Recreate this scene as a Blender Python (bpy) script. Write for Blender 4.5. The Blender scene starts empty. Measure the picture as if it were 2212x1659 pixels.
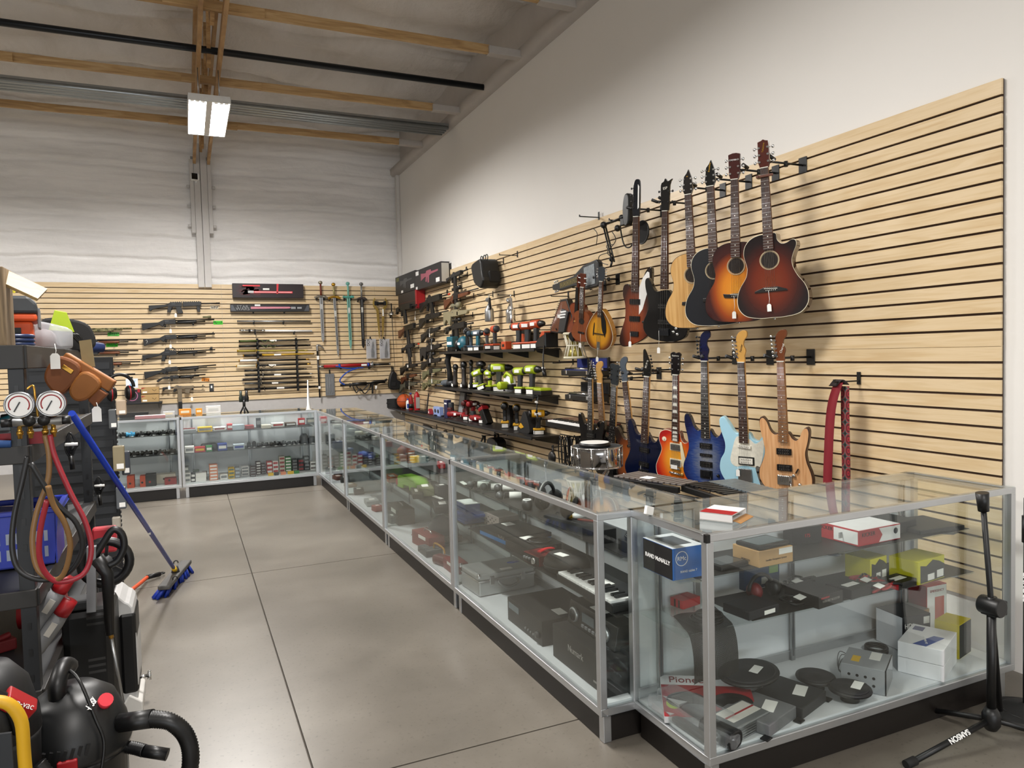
import bpy, bmesh, math, random
from mathutils import Vector, Matrix, noise
S=bpy.context.scene
COL=S.collection
R=random.Random(7)
PI=math.pi
rad=math.radians
# camera
FPX, PCX, PCY=1572.52, 1106.0, 829.5
CR=Vector((0.91233561, -0.40862721, -0.02583687))
CU=Vector((0.04089729, 0.02816028, 0.99876644))
CF=Vector((0.40739557, 0.91226685, -0.04240337))
EYE=Vector((0, 0, 1.5403))
cd=bpy.data.cameras.new('camera');cam=bpy.data.objects.new('camera', cd);COL.objects.link(cam)
cd.sensor_fit='HORIZONTAL';cd.sensor_width=36.0;cd.lens=FPX*36.0/2212.0
cd.clip_start=0.05;cd.clip_end=100
cam.matrix_world=Matrix(((CR.x, CU.x, -CF.x, EYE.x), (CR.y, CU.y, -CF.y, EYE.y), (CR.z, CU.z, -CF.z, EYE.z), (0, 0, 0, 1)))
S.camera=cam
# world, lamps, exposure
wd=bpy.data.worlds.new('world');S.world=wd;wd.use_nodes=True
wd.node_tree.nodes['Background'].inputs[0].default_value=(1.0, 0.97, 0.94, 1)
wd.node_tree.nodes['Background'].inputs[1].default_value=0.16
S.view_settings.view_transform='Standard';S.view_settings.look='None'
S.view_settings.exposure=0.22;S.view_settings.gamma=1.0;S.view_settings.use_curve_mapping=False
S.cycles.max_bounces=10;S.cycles.transparent_max_bounces=40
S.cycles.glossy_bounces=4;S.cycles.caustics_reflective=False;S.cycles.caustics_refractive=False
S.cycles.use_denoising=True
S.cycles.sample_clamp_indirect=6.0
LIGHT_Z=4.2
def lamp(x, y, p, z=LIGHT_Z):
 l=bpy.data.lights.new('high_bay_lamp', 'AREA');l.shape='RECTANGLE';l.size=0.36;l.size_y=1.18
 l.energy=p;l.color=(1.0, 0.965, 0.925);l.spread=rad(172)
 o=bpy.data.objects.new('high_bay_lamp', l);COL.objects.link(o);o.location=(x, y, z-0.012)
 return o
LAMPS=[(0.33, 8.75, 185), (0.33, 3.2, 150), (0.33, -2.2, 165), (-4.3, 8.75, 200), (-4.3, 3.2, 150), (-4.3, -2.2, 120)]
for lx, ly, lp in LAMPS:
 lamp(lx, ly, lp)
l=bpy.data.lights.new('storefront_daylight', 'AREA');l.shape='RECTANGLE';l.size=9.0;l.size_y=3.2;l.energy=480;l.color=(0.90, 0.95, 1.0)
o=bpy.data.objects.new('storefront_daylight', l);COL.objects.link(o);o.location=(-2.0, -7.9, 1.9);o.rotation_euler=(PI/2+0.42, 0, 0)
# where a pixel of the photograph lies in the room
XW, YW=3.44, 12.3245
def ray(px, py):
 return CR*((px-PCX)/FPX)-CU*((py-PCY)/FPX)+CF
def onX(px, py, x):
 d=ray(px, py);return EYE+d*(x/d.x)
def onY(px, py, y):
 d=ray(px, py);return EYE+d*(y/d.y)
def onZ(px, py, z):
 d=ray(px, py);return EYE+d*((z-EYE.z)/d.z)
def W(px, py, d=0.0):return onX(px, py, XW-d)
def B(px, py, d=0.0):return onY(px, py, YW-d)
# materials
_M={}
def lin(c):
 c/=255.0
 return c/12.92 if c<=0.04045 else((c+0.055)/1.055)**2.4
def rgb(h):
 return(lin(int(h[0:2], 16)), lin(int(h[2:4], 16)), lin(int(h[4:6], 16)), 1.0)
def newmat(name):
 m=bpy.data.materials.new(name);m.use_nodes=True;nt=m.node_tree
 return m, nt, nt.nodes['Principled BSDF'], nt.nodes.new, nt.links.new
def mt(h, r=0.5, metal=0.0, nz=0.08, sc=18.0, bump=0.0, coat=0.0):
 """plain surface of colour h with a little procedural unevenness"""
 k=(h, r, metal, nz, sc, bump, coat)
 if k in _M:return _M[k]
 m, nt, b, N, L=newmat('mat_'+h)
 tc=N('ShaderNodeTexCoord');n=N('ShaderNodeTexNoise');n.inputs['Scale'].default_value=sc;n.inputs['Detail'].default_value=3
 L(tc.outputs['Object'], n.inputs['Vector'])
 mx=N('ShaderNodeMix');mx.data_type='RGBA';c=rgb(h)
 mx.inputs['A'].default_value=tuple(v*(1-nz)for v in c[:3])+(1, )
 mx.inputs['B'].default_value=tuple(min(1, v*(1+nz))for v in c[:3])+(1, )
 L(n.outputs['Fac'], mx.inputs['Factor']);L(mx.outputs['Result'], b.inputs['Base Color'])
 b.inputs['Roughness'].default_value=r;b.inputs['Metallic'].default_value=metal
 if coat:b.inputs['Coat Weight'].default_value=coat;b.inputs['Coat Roughness'].default_value=0.06
 if bump:
  bp=N('ShaderNodeBump');bp.inputs['Strength'].default_value=bump;bp.inputs['Distance'].default_value=0.01
  L(n.outputs['Fac'], bp.inputs['Height']);L(bp.outputs['Normal'], b.inputs['Normal'])
 _M[k]=m
 return m
def ramp(N, stops):
 r=N('ShaderNodeValToRGB');e=r.color_ramp.elements
 while len(e)<len(stops):e.new(0.5)
 for i, (p, h)in enumerate(stops):e[i].position=p;e[i].color=rgb(h)
 return r
def wood(name, scale, stops, r=0.5, coat=0.0, det=6, dist=1.2):
 """grain: noise squeezed by scale (object coordinates)"""
 m, nt, b, N, L=newmat(name)
 tc=N('ShaderNodeTexCoord');mp=N('ShaderNodeMapping');mp.inputs['Scale'].default_value=scale
 n=N('ShaderNodeTexNoise');n.inputs['Scale'].default_value=1.0;n.inputs['Detail'].default_value=det;n.inputs['Distortion'].default_value=dist
 rp=ramp(N, stops)
 L(tc.outputs['Object'], mp.inputs['Vector']);L(mp.outputs['Vector'], n.inputs['Vector']);L(n.outputs['Fac'], rp.inputs['Fac'])
 L(rp.outputs['Color'], b.inputs['Base Color']);b.inputs['Roughness'].default_value=r
 if coat:b.inputs['Coat Weight'].default_value=coat;b.inputs['Coat Roughness'].default_value=0.05
 return m
def burst(name, cen, rx, rz, stops, r=0.12, grain=None):
 """instrument finish: colour runs from the middle of the top to its edge (object x, z)"""
 m, nt, b, N, L=newmat(name)
 tc=N('ShaderNodeTexCoord');mp=N('ShaderNodeMapping')
 mp.inputs['Location'].default_value=(-cen[0]/rx, 0, -cen[1]/rz);mp.inputs['Scale'].default_value=(1/rx, 0, 1/rz)
 g=N('ShaderNodeTexGradient');g.gradient_type='QUADRATIC_SPHERE'
 ln=N('ShaderNodeVectorMath');ln.operation='LENGTH'
 rp=ramp(N, stops)
 L(tc.outputs['Object'], mp.inputs['Vector']);L(mp.outputs['Vector'], ln.inputs[0])
 if grain:
  nn=N('ShaderNodeTexNoise');m2=N('ShaderNodeMapping');m2.inputs['Scale'].default_value=grain[:3];nn.inputs['Scale'].default_value=1
  nn.inputs['Detail'].default_value=3;nn.inputs['Distortion'].default_value=0.6
  L(tc.outputs['Object'], m2.inputs['Vector']);L(m2.outputs['Vector'], nn.inputs['Vector'])
  ma=N('ShaderNodeMath');ma.operation='MULTIPLY_ADD';ma.inputs[1].default_value=grain[3]
  ad=N('ShaderNodeMath');ad.operation='ADD';ad.inputs[1].default_value=-grain[3]*0.5
  L(nn.outputs['Fac'], ma.inputs[0]);L(ln.outputs['Value'], ma.inputs[2]);L(ma.outputs[0], ad.inputs[0]);L(ad.outputs[0], rp.inputs['Fac'])
 else:
  L(ln.outputs['Value'], rp.inputs['Fac'])
 nt.nodes.remove(g)
 L(rp.outputs['Color'], b.inputs['Base Color']);b.inputs['Roughness'].default_value=r
 b.inputs['Coat Weight'].default_value=0.6;b.inputs['Coat Roughness'].default_value=0.04
 return m
def glass(name, tint, base=0.0):
 m=bpy.data.materials.new(name);m.use_nodes=True;nt=m.node_tree;N, L=nt.nodes.new, nt.links.new
 nt.nodes.remove(nt.nodes['Principled BSDF']);out=nt.nodes['Material Output']
 tr=N('ShaderNodeBsdfTransparent');tr.inputs[0].default_value=tint
 gl=N('ShaderNodeBsdfGlossy');gl.inputs['Roughness'].default_value=0.0;gl.inputs[0].default_value=(0.95, 0.97, 0.97, 1)
 fr=N('ShaderNodeFresnel');ge=N('ShaderNodeNewGeometry');io=N('ShaderNodeMath');io.operation='MULTIPLY_ADD'
 io.inputs[1].default_value=1/1.5-1.5;io.inputs[2].default_value=1.5;L(ge.outputs['Backfacing'], io.inputs[0]);L(io.outputs[0], fr.inputs['IOR'])
 mx=N('ShaderNodeMixShader');L(fr.outputs[0], mx.inputs[0]);L(tr.outputs[0], mx.inputs[1]);L(gl.outputs[0], mx.inputs[2])
 if base:
  df=N('ShaderNodeBsdfDiffuse');df.inputs[0].default_value=(0.8, 0.82, 0.85, 1)
  m2=N('ShaderNodeMixShader');m2.inputs[0].default_value=base
  L(mx.outputs[0], m2.inputs[1]);L(df.outputs[0], m2.inputs[2]);L(m2.outputs[0], out.inputs[0])
 else:
  L(mx.outputs[0], out.inputs[0])
 return m
def emit(name, col, s):
 m=bpy.data.materials.new(name);m.use_nodes=True;nt=m.node_tree
 b=nt.nodes['Principled BSDF'];b.inputs['Base Color'].default_value=(0.9, 0.9, 0.9, 1)
 b.inputs['Emission Color'].default_value=col;b.inputs['Emission Strength'].default_value=s
 return m
GLASS=glass('pane_glass', (0.955, 0.975, 0.968, 1));CLEAR=glass('clear_plastic', (0.95, 0.95, 0.95, 1), 0.10);FILM=glass('plastic_film', (0.93, 0.93, 0.94, 1), 0.33)
BLK=mt('0c0c0d', 0.42);BLKG=mt('0d0d0f', 0.12, coat=0.5);BLKM=mt('111010', 0.75);GUN=mt('101112', 0.45);GUNM=mt('26272a', 0.38, 0.5)
CHR=mt('d6d6d6', 0.16, 1.0);STEEL=mt('a9abad', 0.34, 1.0);ALU=mt('c2c4c6', 0.36, 0.85, nz=0.03);WHT=mt('f2f2f0', 0.55, nz=0.03);GRY=mt('77787a', 0.5);DKG=mt('2c2d2f', 0.55)
GOLD=mt('c79a3a', 0.28, 0.9);RED=mt('9c131b', 0.42);ORG=mt('e0571b', 0.45);LIME=mt('a3bb1c', 0.45);YEL=mt('eec11d', 0.42);TEAL=mt('0f6f7c', 0.42);BLUE=mt('1747a8', 0.45)
TAGM=mt('f4f3ee', 0.7, nz=0.03);BRASS=mt('b58a3c', 0.3, 0.9)
# mesh building
def crm(pts, n=6, closed=True):
 """smooth curve through the points"""
 out=[];k=len(pts)
 for i in range(k if closed else k-1):
  if closed:p=[pts[(i+j-1)%k]for j in range(4)]
  else:p=[pts[max(0, min(k-1, i+j-1))]for j in range(4)]
  for s in range(n):
   t=s/n
   out.append(tuple(0.5*(2*p[1][a]+(p[2][a]-p[0][a])*t+(2*p[0][a]-5*p[1][a]+4*p[2][a]-p[3][a])*t*t+(3*p[1][a]-p[0][a]-3*p[2][a]+p[3][a])*t**3)for a in range(len(p[0]))))
 if not closed:out.append(tuple(pts[-1]))
 return out
class M:
 def __init__(s):s.v=[];s.f=[];s.mi=[];s.sm=[]
 def _add(s, vs, fs, m, sm):
  b=len(s.v);s.v+=[tuple(v)for v in vs];s.f+=[tuple(i+b for i in f)for f in fs];s.mi+=[m]*len(fs);s.sm+=[sm]*len(fs)
  return s
 def box(s, x0, x1, y0, y1, z0, z1, m=0):
  vs=[(x0, y0, z0), (x1, y0, z0), (x1, y1, z0), (x0, y1, z0), (x0, y0, z1), (x1, y0, z1), (x1, y1, z1), (x0, y1, z1)]
  return s._add(vs, [(0, 3, 2, 1), (4, 5, 6, 7), (0, 1, 5, 4), (1, 2, 6, 5), (2, 3, 7, 6), (3, 0, 4, 7)], m, False)
 def bx(s, c, sz, rot=(0, 0, 0), m=0):
  """box by centre, size and rotation"""
  Q=Matrix.Rotation(rot[2], 3, 'Z')@Matrix.Rotation(rot[1], 3, 'Y')@Matrix.Rotation(rot[0], 3, 'X');c=Vector(c)
  t=M().box(-sz[0]/2, sz[0]/2, -sz[1]/2, sz[1]/2, -sz[2]/2, sz[2]/2)
  return s._add([c+Q@Vector(v)for v in t.v], t.f, m, False)
 def beam(s, p0, p1, w, h, m=0, up=(0, 0, 1)):
  """square bar from p0 to p1, w wide and h high"""
  p0, p1=Vector(p0), Vector(p1);d=(p1-p0).normalized();u=Vector(up)
  if abs(d.dot(u))>0.98:u=Vector((0, 1, 0))
  a=d.cross(u).normalized()*w/2;b=a.cross(d).normalized()*h/2
  vs=[p+x*a+z*b for p in(p0, p1)for x, z in((-1, -1), (1, -1), (1, 1), (-1, 1))]
  return s._add(vs, [(0, 1, 2, 3), (7, 6, 5, 4), (0, 4, 5, 1), (1, 5, 6, 2), (2, 6, 7, 3), (3, 7, 4, 0)], m, False)
 def tube(s, pts, r, n=8, m=0, closed=False, caps=True):
  pts=[Vector(p)for p in pts];k=len(pts);rs=r if isinstance(r, (list, tuple))else[r]*k
  vs=[];fs=[];prev=None
  for i, p in enumerate(pts):
   if closed:d=pts[(i+1)%k]-pts[i-1]
   else:d=pts[min(k-1, i+1)]-pts[max(0, i-1)]
   d=d.normalized()if d.length>1e-9 else Vector((0, 0, 1))
   if prev is None:
    a=d.cross(Vector((0, 0, 1)))
    if a.length<0.05:a=d.cross(Vector((1, 0, 0)))
   else:
    a=prev-d*prev.dot(d)
    if a.length<1e-6:a=d.cross(Vector((1, 0.3, 0)))
   a.normalize();prev=a;b=d.cross(a)
   vs+=[p+(a*math.cos(2*PI*j/n)+b*math.sin(2*PI*j/n))*rs[i]for j in range(n)]
  for i in range(k if closed else k-1):
   i2=(i+1)%k
   fs+=[(i*n+j, i*n+(j+1)%n, i2*n+(j+1)%n, i2*n+j)for j in range(n)]
  s._add(vs, fs, m, True)
  if caps and not closed:
   b=len(s.v)-len(vs);s.f+=[tuple(b+j for j in range(n-1, -1, -1)), tuple(b+(k-1)*n+j for j in range(n))];s.mi+=[m, m];s.sm+=[False, False]
  return s
 def cyl(s, p0, p1, r0, r1=None, n=14, m=0):return s.tube([p0, p1], [r0, r0 if r1 is None else r1], n, m)
 def lathe(s, prof, c=(0, 0, 0), ax='z', n=24, m=0, sx=1.0, sy=1.0):
  """prof: (radius, height) from the bottom up, turned about the axis through c"""
  vs=[];fs=[];k=len(prof)
  for r, h in prof:
   for j in range(n):
    a=2*PI*j/n;x, y=r*math.cos(a)*sx, r*math.sin(a)*sy
    q=(x, y, h)if ax=='z' else(x, -h, y)if ax=='y' else(h, x, y)
    vs.append((q[0]+c[0], q[1]+c[1], q[2]+c[2]))
  for i in range(k-1):
   fs+=[(i*n+j, i*n+(j+1)%n, (i+1)*n+(j+1)%n, (i+1)*n+j)for j in range(n)]
  fs+=[tuple(range(n-1, -1, -1)), tuple((k-1)*n+j for j in range(n))]
  return s._add(vs, fs, m, True)
 def ball(s, c, r, n=12, m=0):
  r=r if isinstance(r, tuple)else(r, r, r);k=max(5, n//2+1)
  vs=[];fs=[]
  for i in range(k):
   t=-PI/2+PI*(i+0.02)/(k-0.96)
   for j in range(n):
    a=2*PI*j/n
    vs.append((c[0]+r[0]*math.cos(t)*math.cos(a), c[1]+r[1]*math.cos(t)*math.sin(a), c[2]+r[2]*math.sin(t)))
  for i in range(k-1):
   fs+=[(i*n+j, i*n+(j+1)%n, (i+1)*n+(j+1)%n, (i+1)*n+j)for j in range(n)]
  fs+=[tuple(range(n-1, -1, -1)), tuple((k-1)*n+j for j in range(n))]
  return s._add(vs, fs, m, True)
 def prism(s, ol, y0, y1, m=0, mf=None, ms=None):
  """outline (x, z) given depth from y0 (front) to y1 (back); mf: material of the front face, ms: of the sides"""
  ar=sum(ol[i][0]*ol[(i+1)%len(ol)][1]-ol[(i+1)%len(ol)][0]*ol[i][1]for i in range(len(ol)))
  if ar<0:ol=ol[::-1]
  k=len(ol);vs=[(x, y0, z)for x, z in ol]+[(x, y1, z)for x, z in ol]
  s._add(vs, [tuple(range(k))], m if mf is None else mf, False)
  b=len(s.v)-2*k;s.f.append(tuple(b+k+i for i in range(k-1, -1, -1)));s.mi.append(m);s.sm.append(False)
  for i in range(k):
   j=(i+1)%k;s.f.append((b+i, b+k+i, b+k+j, b+j));s.mi.append(m if ms is None else ms);s.sm.append(False)
  return s
 def plate(s, ol, z0, z1, m=0):
  """outline (x, y) given height from z0 to z1"""
  t=M().prism(ol, -z1, -z0);return s._add([(x, z, -y)for x, y, z in t.v], [f[::-1]for f in t.f][:]if False else t.f, m, False)._fix(len(t.f))
 def _fix(s, k):return s
 def torus(s, c, R0, r, ax='y', n=24, q=8, m=0, a0=0, a1=2*PI):
  full=abs(a1-a0-2*PI)<1e-6;k=n if full else n+1;pts=[]
  for i in range(k):
   a=a0+(a1-a0)*i/n;x, z=R0*math.cos(a), R0*math.sin(a)
   pts.append((c[0]+x, c[1], c[2]+z)if ax=='y' else(c[0]+x, c[1]+z, c[2])if ax=='z' else(c[0], c[1]+x, c[2]+z))
  return s.tube(pts, r, q, m, closed=full)
 def put(s, name, mats, parent=None, bev=0.0, loc=None, rot=None, seg=2, smooth=None):
  me=bpy.data.meshes.new(name);me.from_pydata(s.v, [], s.f)
  mats=mats if isinstance(mats, (list, tuple))else[mats]
  for x in mats:me.materials.append(x)
  me.polygons.foreach_set('material_index', s.mi)
  me.polygons.foreach_set('use_smooth', s.sm)
  me.validate();me.update()
  o=bpy.data.objects.new(name, me);COL.objects.link(o)
  if parent is not None:o.parent=parent
  if loc is not None:o.location=loc
  if rot is not None:o.rotation_euler=rot
  if bev:
   bm=bmesh.new();bm.from_mesh(me)
   bmesh.ops.remove_doubles(bm, verts=bm.verts, dist=1e-6)
   es=[e for e in bm.edges if len(e.link_faces)==2 and e.calc_face_angle(0)>0.6]
   bmesh.ops.bevel(bm, geom=es, offset=bev, offset_type='OFFSET', segments=seg, profile=0.5, affect='EDGES', clamp_overlap=True)
   bm.to_mesh(me);bm.free()
  return o
def T(name, label, cat, loc=(0, 0, 0), rz=0.0, group=None, ry=0.0, rx=0.0):
 o=bpy.data.objects.new(name, None);COL.objects.link(o);o.empty_display_size=0.1
 o.location=loc;o.rotation_euler=(rx, ry, rz)
 return tag(o, label, cat, group)
def tag(o, label, cat, group=None, kind=None):
 o['label']=label;o['category']=cat
 if group:o['group']=group
 if kind:o['kind']=kind
 return o
def struct(o, label=None):
 o['kind']='structure'
 if label:o['label']=label
 return o
def txt(parent, s, loc, size, mat, rot=(PI/2, 0, 0), align='CENTER', name='lettering', bold=0.0, shear=0.0, sx=1.0):
 c=bpy.data.curves.new(name, 'FONT');c.body=s;c.size=size;c.align_x=align;c.align_y='CENTER';c.extrude=0.0004;c.offset=bold;c.shear=shear
 c.materials.append(mat);o=bpy.data.objects.new(name, c);COL.objects.link(o);o.parent=parent;o.location=loc;o.rotation_euler=rot;o.scale=(sx, 1, 1)
 return o
def span(p0, p1, rz):
 """length and rise of a thing hung from p0 to p1 on a wall whose local x is turned by rz"""
 d=p1-p0;u=d.x*math.cos(rz)+d.y*math.sin(rz)
 return d.length, -math.atan2(d.z, u)
RW=-PI/2
ORD=['first', 'second', 'third', 'fourth', 'fifth', 'sixth', 'seventh', 'eighth', 'ninth', 'tenth', 'eleventh', 'twelfth', 'thirteenth', 'fourteenth', 'fifteenth', 'sixteenth', 'seventeenth', 'eighteenth', 'nineteenth', 'twentieth', 'twenty-first', 'twenty-second']
# the room
def slat_mat(name, scale):
 m=wood(name, scale, [(0.25, 'cfb185'), (0.45, 'd9c097'), (0.62, 'e0c9a4'), (0.8, 'd3b88c')], r=0.34, det=5, dist=1.6)
 nt=m.node_tree;b=nt.nodes['Principled BSDF'];b.inputs['Specular IOR Level'].default_value=0.45
 return m
SLAT_R=slat_mat('maple_slat_right', (1, 1.7, 26));SLAT_B=slat_mat('maple_slat_back', (1.7, 1, 26));MDF=mt('3d2a1d', 0.8)
def floor_mat():
 m, nt, b, N, L=newmat('polished_concrete')
 tc=N('ShaderNodeTexCoord')
 n1=N('ShaderNodeTexNoise');n1.inputs['Scale'].default_value=0.9;n1.inputs['Detail'].default_value=8;n1.inputs['Roughness'].default_value=0.6
 n2=N('ShaderNodeTexNoise');n2.inputs['Scale'].default_value=55;n2.inputs['Detail'].default_value=4
 L(tc.outputs['Object'], n1.inputs['Vector']);L(tc.outputs['Object'], n2.inputs['Vector'])
 rp=ramp(N, [(0.3, '5d5850'), (0.5, '6c665d'), (0.7, '7b756b')]);L(n1.outputs['Fac'], rp.inputs['Fac'])
 r2=ramp(N, [(0.28, '6f675d'), (0.40, 'ffffff')]);L(n2.outputs['Fac'], r2.inputs['Fac'])
 mx=N('ShaderNodeMix');mx.data_type='RGBA';mx.blend_type='MULTIPLY';mx.inputs['Factor'].default_value=0.35
 L(rp.outputs['Color'], mx.inputs['A']);L(r2.outputs['Color'], mx.inputs['B']);L(mx.outputs['Result'], b.inputs['Base Color'])
 mr=N('ShaderNodeMapRange');mr.inputs['To Min'].default_value=0.22;mr.inputs['To Max'].default_value=0.46
 L(n1.outputs['Fac'], mr.inputs['Value']);L(mr.outputs['Result'], b.inputs['Roughness'])
 return m
def floor():
 m=M()
 xs=[-9.5, 0.372, 5.2];ys=[-8, -0.4, 2.63, 5.53, 8.62, 13.2];g=0.004
 for i in range(2):
  for j in range(5):
   m.box(xs[i]+g, xs[i+1]-g, ys[j]+g, ys[j+1]-g, -0.12, 0.0)
 m.box(-9.5, 5.2, -8, 13.2, -0.14, -0.012, 1)
 struct(m.put('floor', [floor_mat(), mt('4a443c', 0.9)]))
floor()
def slat_panel(along, c0, c1, z0, z1, label, off=0.0):
 """one slatwall sheet: boards between dark T-grooves"""
 m=M();n=int(round((z1-z0)/0.0762));e=0.0012
 for k in range(n):
  a, b=z0+k*0.0762, z0+(k+1)*0.0762
  lo, hi=a+(0.006 if k else 0), b-(0.006 if k<n-1 else 0)
  if along=='y':m.box(XW+off, XW+0.012, c0+e, c1-e, lo, hi)
  else:m.box(c0+e, c1-e, YW+off, YW+0.012, lo, hi)
 if along=='y':m.box(XW+0.012, XW+0.019, c0+e, c1-e, z0, z1, 1)
 else:m.box(c0+e, c1-e, YW+0.012, YW+0.019, z0, z1, 1)
 o=m.put('slatwall', [SLAT_R if along=='y' else SLAT_B, MDF])
 tag(o, label, 'slatwall', 'maple slatwall panels')
ZT=2.7336;ZM=ZT-16*0.0762;ZB=ZT-32*0.0762
cuts=[2.15, 4.65, 7.205, 9.75, 12.322]
who=['behind the acoustic guitars, open at its right end', 'behind the basses and mandolin', 'behind the spray guns and power tools', 'behind the replica rifles, next to the corner']
who2=['behind the pale blue guitar and red strap', 'behind the snare drum and left electric guitars', 'behind the lower power tool shelves', 'above and below the shelf with the basketball']
for i in range(4):
 slat_panel('y', cuts[i], cuts[i+1], ZM, ZT, 'upper maple slatwall on the right wall '+who[i])
 slat_panel('y', cuts[i], cuts[i+1], ZB, ZM-0.001, 'lower maple slatwall on the right wall '+who2[i], 0.003)
bc=[-4.44, -2.0, 0.55, 2.98, 3.4385];ZBB=ZT-24*0.0762
bw=['left of the long guns behind the racks', 'behind the column of black shotguns', 'behind the sword collection', 'narrow strip beside the corner of the room']
for i in range(4):
 slat_panel('x', bc[i], bc[i+1], ZBB, ZT, 'maple slatwall panel on the back wall '+bw[i])
PAINT=mt('e9e6e1', 0.7, nz=0.015, sc=3);FOAMC='c9c5c2'
struct(M().box(XW+0.024, XW+0.12, -8, 13.2, 0, 4.64).put('wall_right', PAINT))
struct(M().box(XW+0.10, XW+0.25, -8, 13.2, 4.62, 6.0).put('wall_right_upper', mt('c4bfba', 0.9, bump=0.4, sc=5)))
struct(M().box(-9.5, 5.2, -8.1, -8, 0, 6).put('wall_front', mt('c9c5bd', 0.8)))
struct(M().box(-9.6, -9.5, -8, 13.2, 0, 6).put('wall_left', mt('c2beb6', 0.8)))
def foam(name, wob, lines, seed, u0, u1, z0, z1, step, plane):
 """sprayed insulation: lumpy skin with sagging horizontal lifts"""
 m=M();nu=int((u1-u0)/step);nz_=int((z1-z0)/step);vs=[];fs=[]
 for j in range(nz_+1):
  for i in range(nu+1):
   u, v=u0+(u1-u0)*i/nu, z0+(z1-z0)*j/nz_
   h=noise.noise(Vector((u*0.8+seed, v*2.2, seed)))*wob+noise.noise(Vector((u*7, v*11, seed)))*wob*0.16
   w=noise.noise(Vector((u*0.7, seed, 3.1)))*0.07+noise.noise(Vector((u*4, seed, v)))*0.02
   for q, a in lines:
    t=v+w-q
    h+=a*(math.exp(-(t-0.03)**2/0.0032)-2.2*math.exp(-(t+0.012)**2/0.0009))
   vs.append(plane(u, v, h))
 for j in range(nz_):
  for i in range(nu):
   a=j*(nu+1)+i;fs.append((a, a+1, a+nu+2, a+nu+1))
 m._add(vs, fs, 0, True);return m
def skin(name, lo, hi, scale, strength, dist):
 m, nt, b, N, L=newmat(name);tc=N('ShaderNodeTexCoord');mp=N('ShaderNodeMapping');mp.inputs['Scale'].default_value=scale
 n=N('ShaderNodeTexNoise');n.inputs['Scale'].default_value=1;n.inputs['Detail'].default_value=7;n.inputs['Roughness'].default_value=.62;n.inputs['Distortion'].default_value=.5
 n2=N('ShaderNodeTexNoise');n2.inputs['Scale'].default_value=16;ad=N('ShaderNodeMath');ad.operation='MULTIPLY_ADD';ad.inputs[1].default_value=.25
 L(tc.outputs['Object'], mp.inputs['Vector']);L(mp.outputs['Vector'], n.inputs['Vector']);L(tc.outputs['Object'], n2.inputs['Vector']);L(n2.outputs['Fac'], ad.inputs[0]);L(n.outputs['Fac'], ad.inputs[2])
 rp=ramp(N, [(.3, lo), (.6, hi)]);L(n.outputs['Fac'], rp.inputs['Fac']);L(rp.outputs['Color'], b.inputs['Base Color']);b.inputs['Roughness'].default_value=.88
 bp=N('ShaderNodeBump');bp.inputs['Strength'].default_value=strength;bp.inputs['Distance'].default_value=dist;L(ad.outputs[0], bp.inputs['Height']);L(bp.outputs['Normal'], b.inputs['Normal']);return m
FOAM=skin('spray_foam', 'e6e4e2', 'f6f4f2', (.8, 1, 6), .55, .05)
lines=[(2.86, .018), (3.12, .024), (3.46, .016), (3.74, .012), (3.98, .020), (4.28, .010), (4.5, .020), (4.83, .014), (5.05, .016)]
struct(foam('wall_back', 0.05, lines, 1.7, -7.0, XW+0.1, 2.5, 5.6, 0.022, lambda u, v, h:(u, YW+0.11-h, v)).put('wall_back', FOAM))
struct(M().box(-9.5, 5.2, YW+0.024, YW+0.10, 0, 2.72).put('wall_back_lower', mt('b9b7b6', 0.75)))
def ceilp(u, v, h):return(u, v, 5.36-h*1.6)
struct(foam('ceiling', 0.09, [(10.63, .03), (8.97, .03), (7.13, .03), (5.94, .03)], 4.2, -7.0, XW+0.16, 1.0, 12.5, 0.07, ceilp).put('ceiling', skin('roof_liner', 'd2cdc7', 'e2deda', (2.2, .9, 1), .45, .07)))
struct(M().box(-9.5, 5.2, -8, 13.2, 5.62, 5.7).put('ceiling_deck', mt('aaa49c', 0.9)))
m=M();pts=90
for j in range(pts):
 y0, y1=-2+14.6*j/pts, -2+14.6*(j+1)/pts
ol=[]
vs=[];fs=[]
for j in range(pts+1):
 y=-2+14.5*j/pts;w=noise.noise(Vector((y*1.7, 2, 5)))*0.012
 prof=[(XW+0.11, 4.632), (XW-0.055+w, 4.636+w*.4), (XW-0.085+w, 4.675+w), (XW-0.09, 4.76+w), (XW-0.03, 4.79), (XW+0.11, 4.79)]
 vs+=[(x, y, z)for x, z in prof]
for j in range(pts):
 for i in range(5):fs.append((j*6+i, (j+1)*6+i, (j+1)*6+i+1, j*6+i+1))
struct(m._add(vs, fs, 0, True).put('trim_1', mt('b9b3ad', 0.8, nz=0.12, sc=4, bump=0.5)))
struct(M().box(XW-0.03, XW+0.02, 12.27, 12.37, 2.74, 4.64).put('trim_2', mt('d9d6d2', 0.7)))
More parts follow.
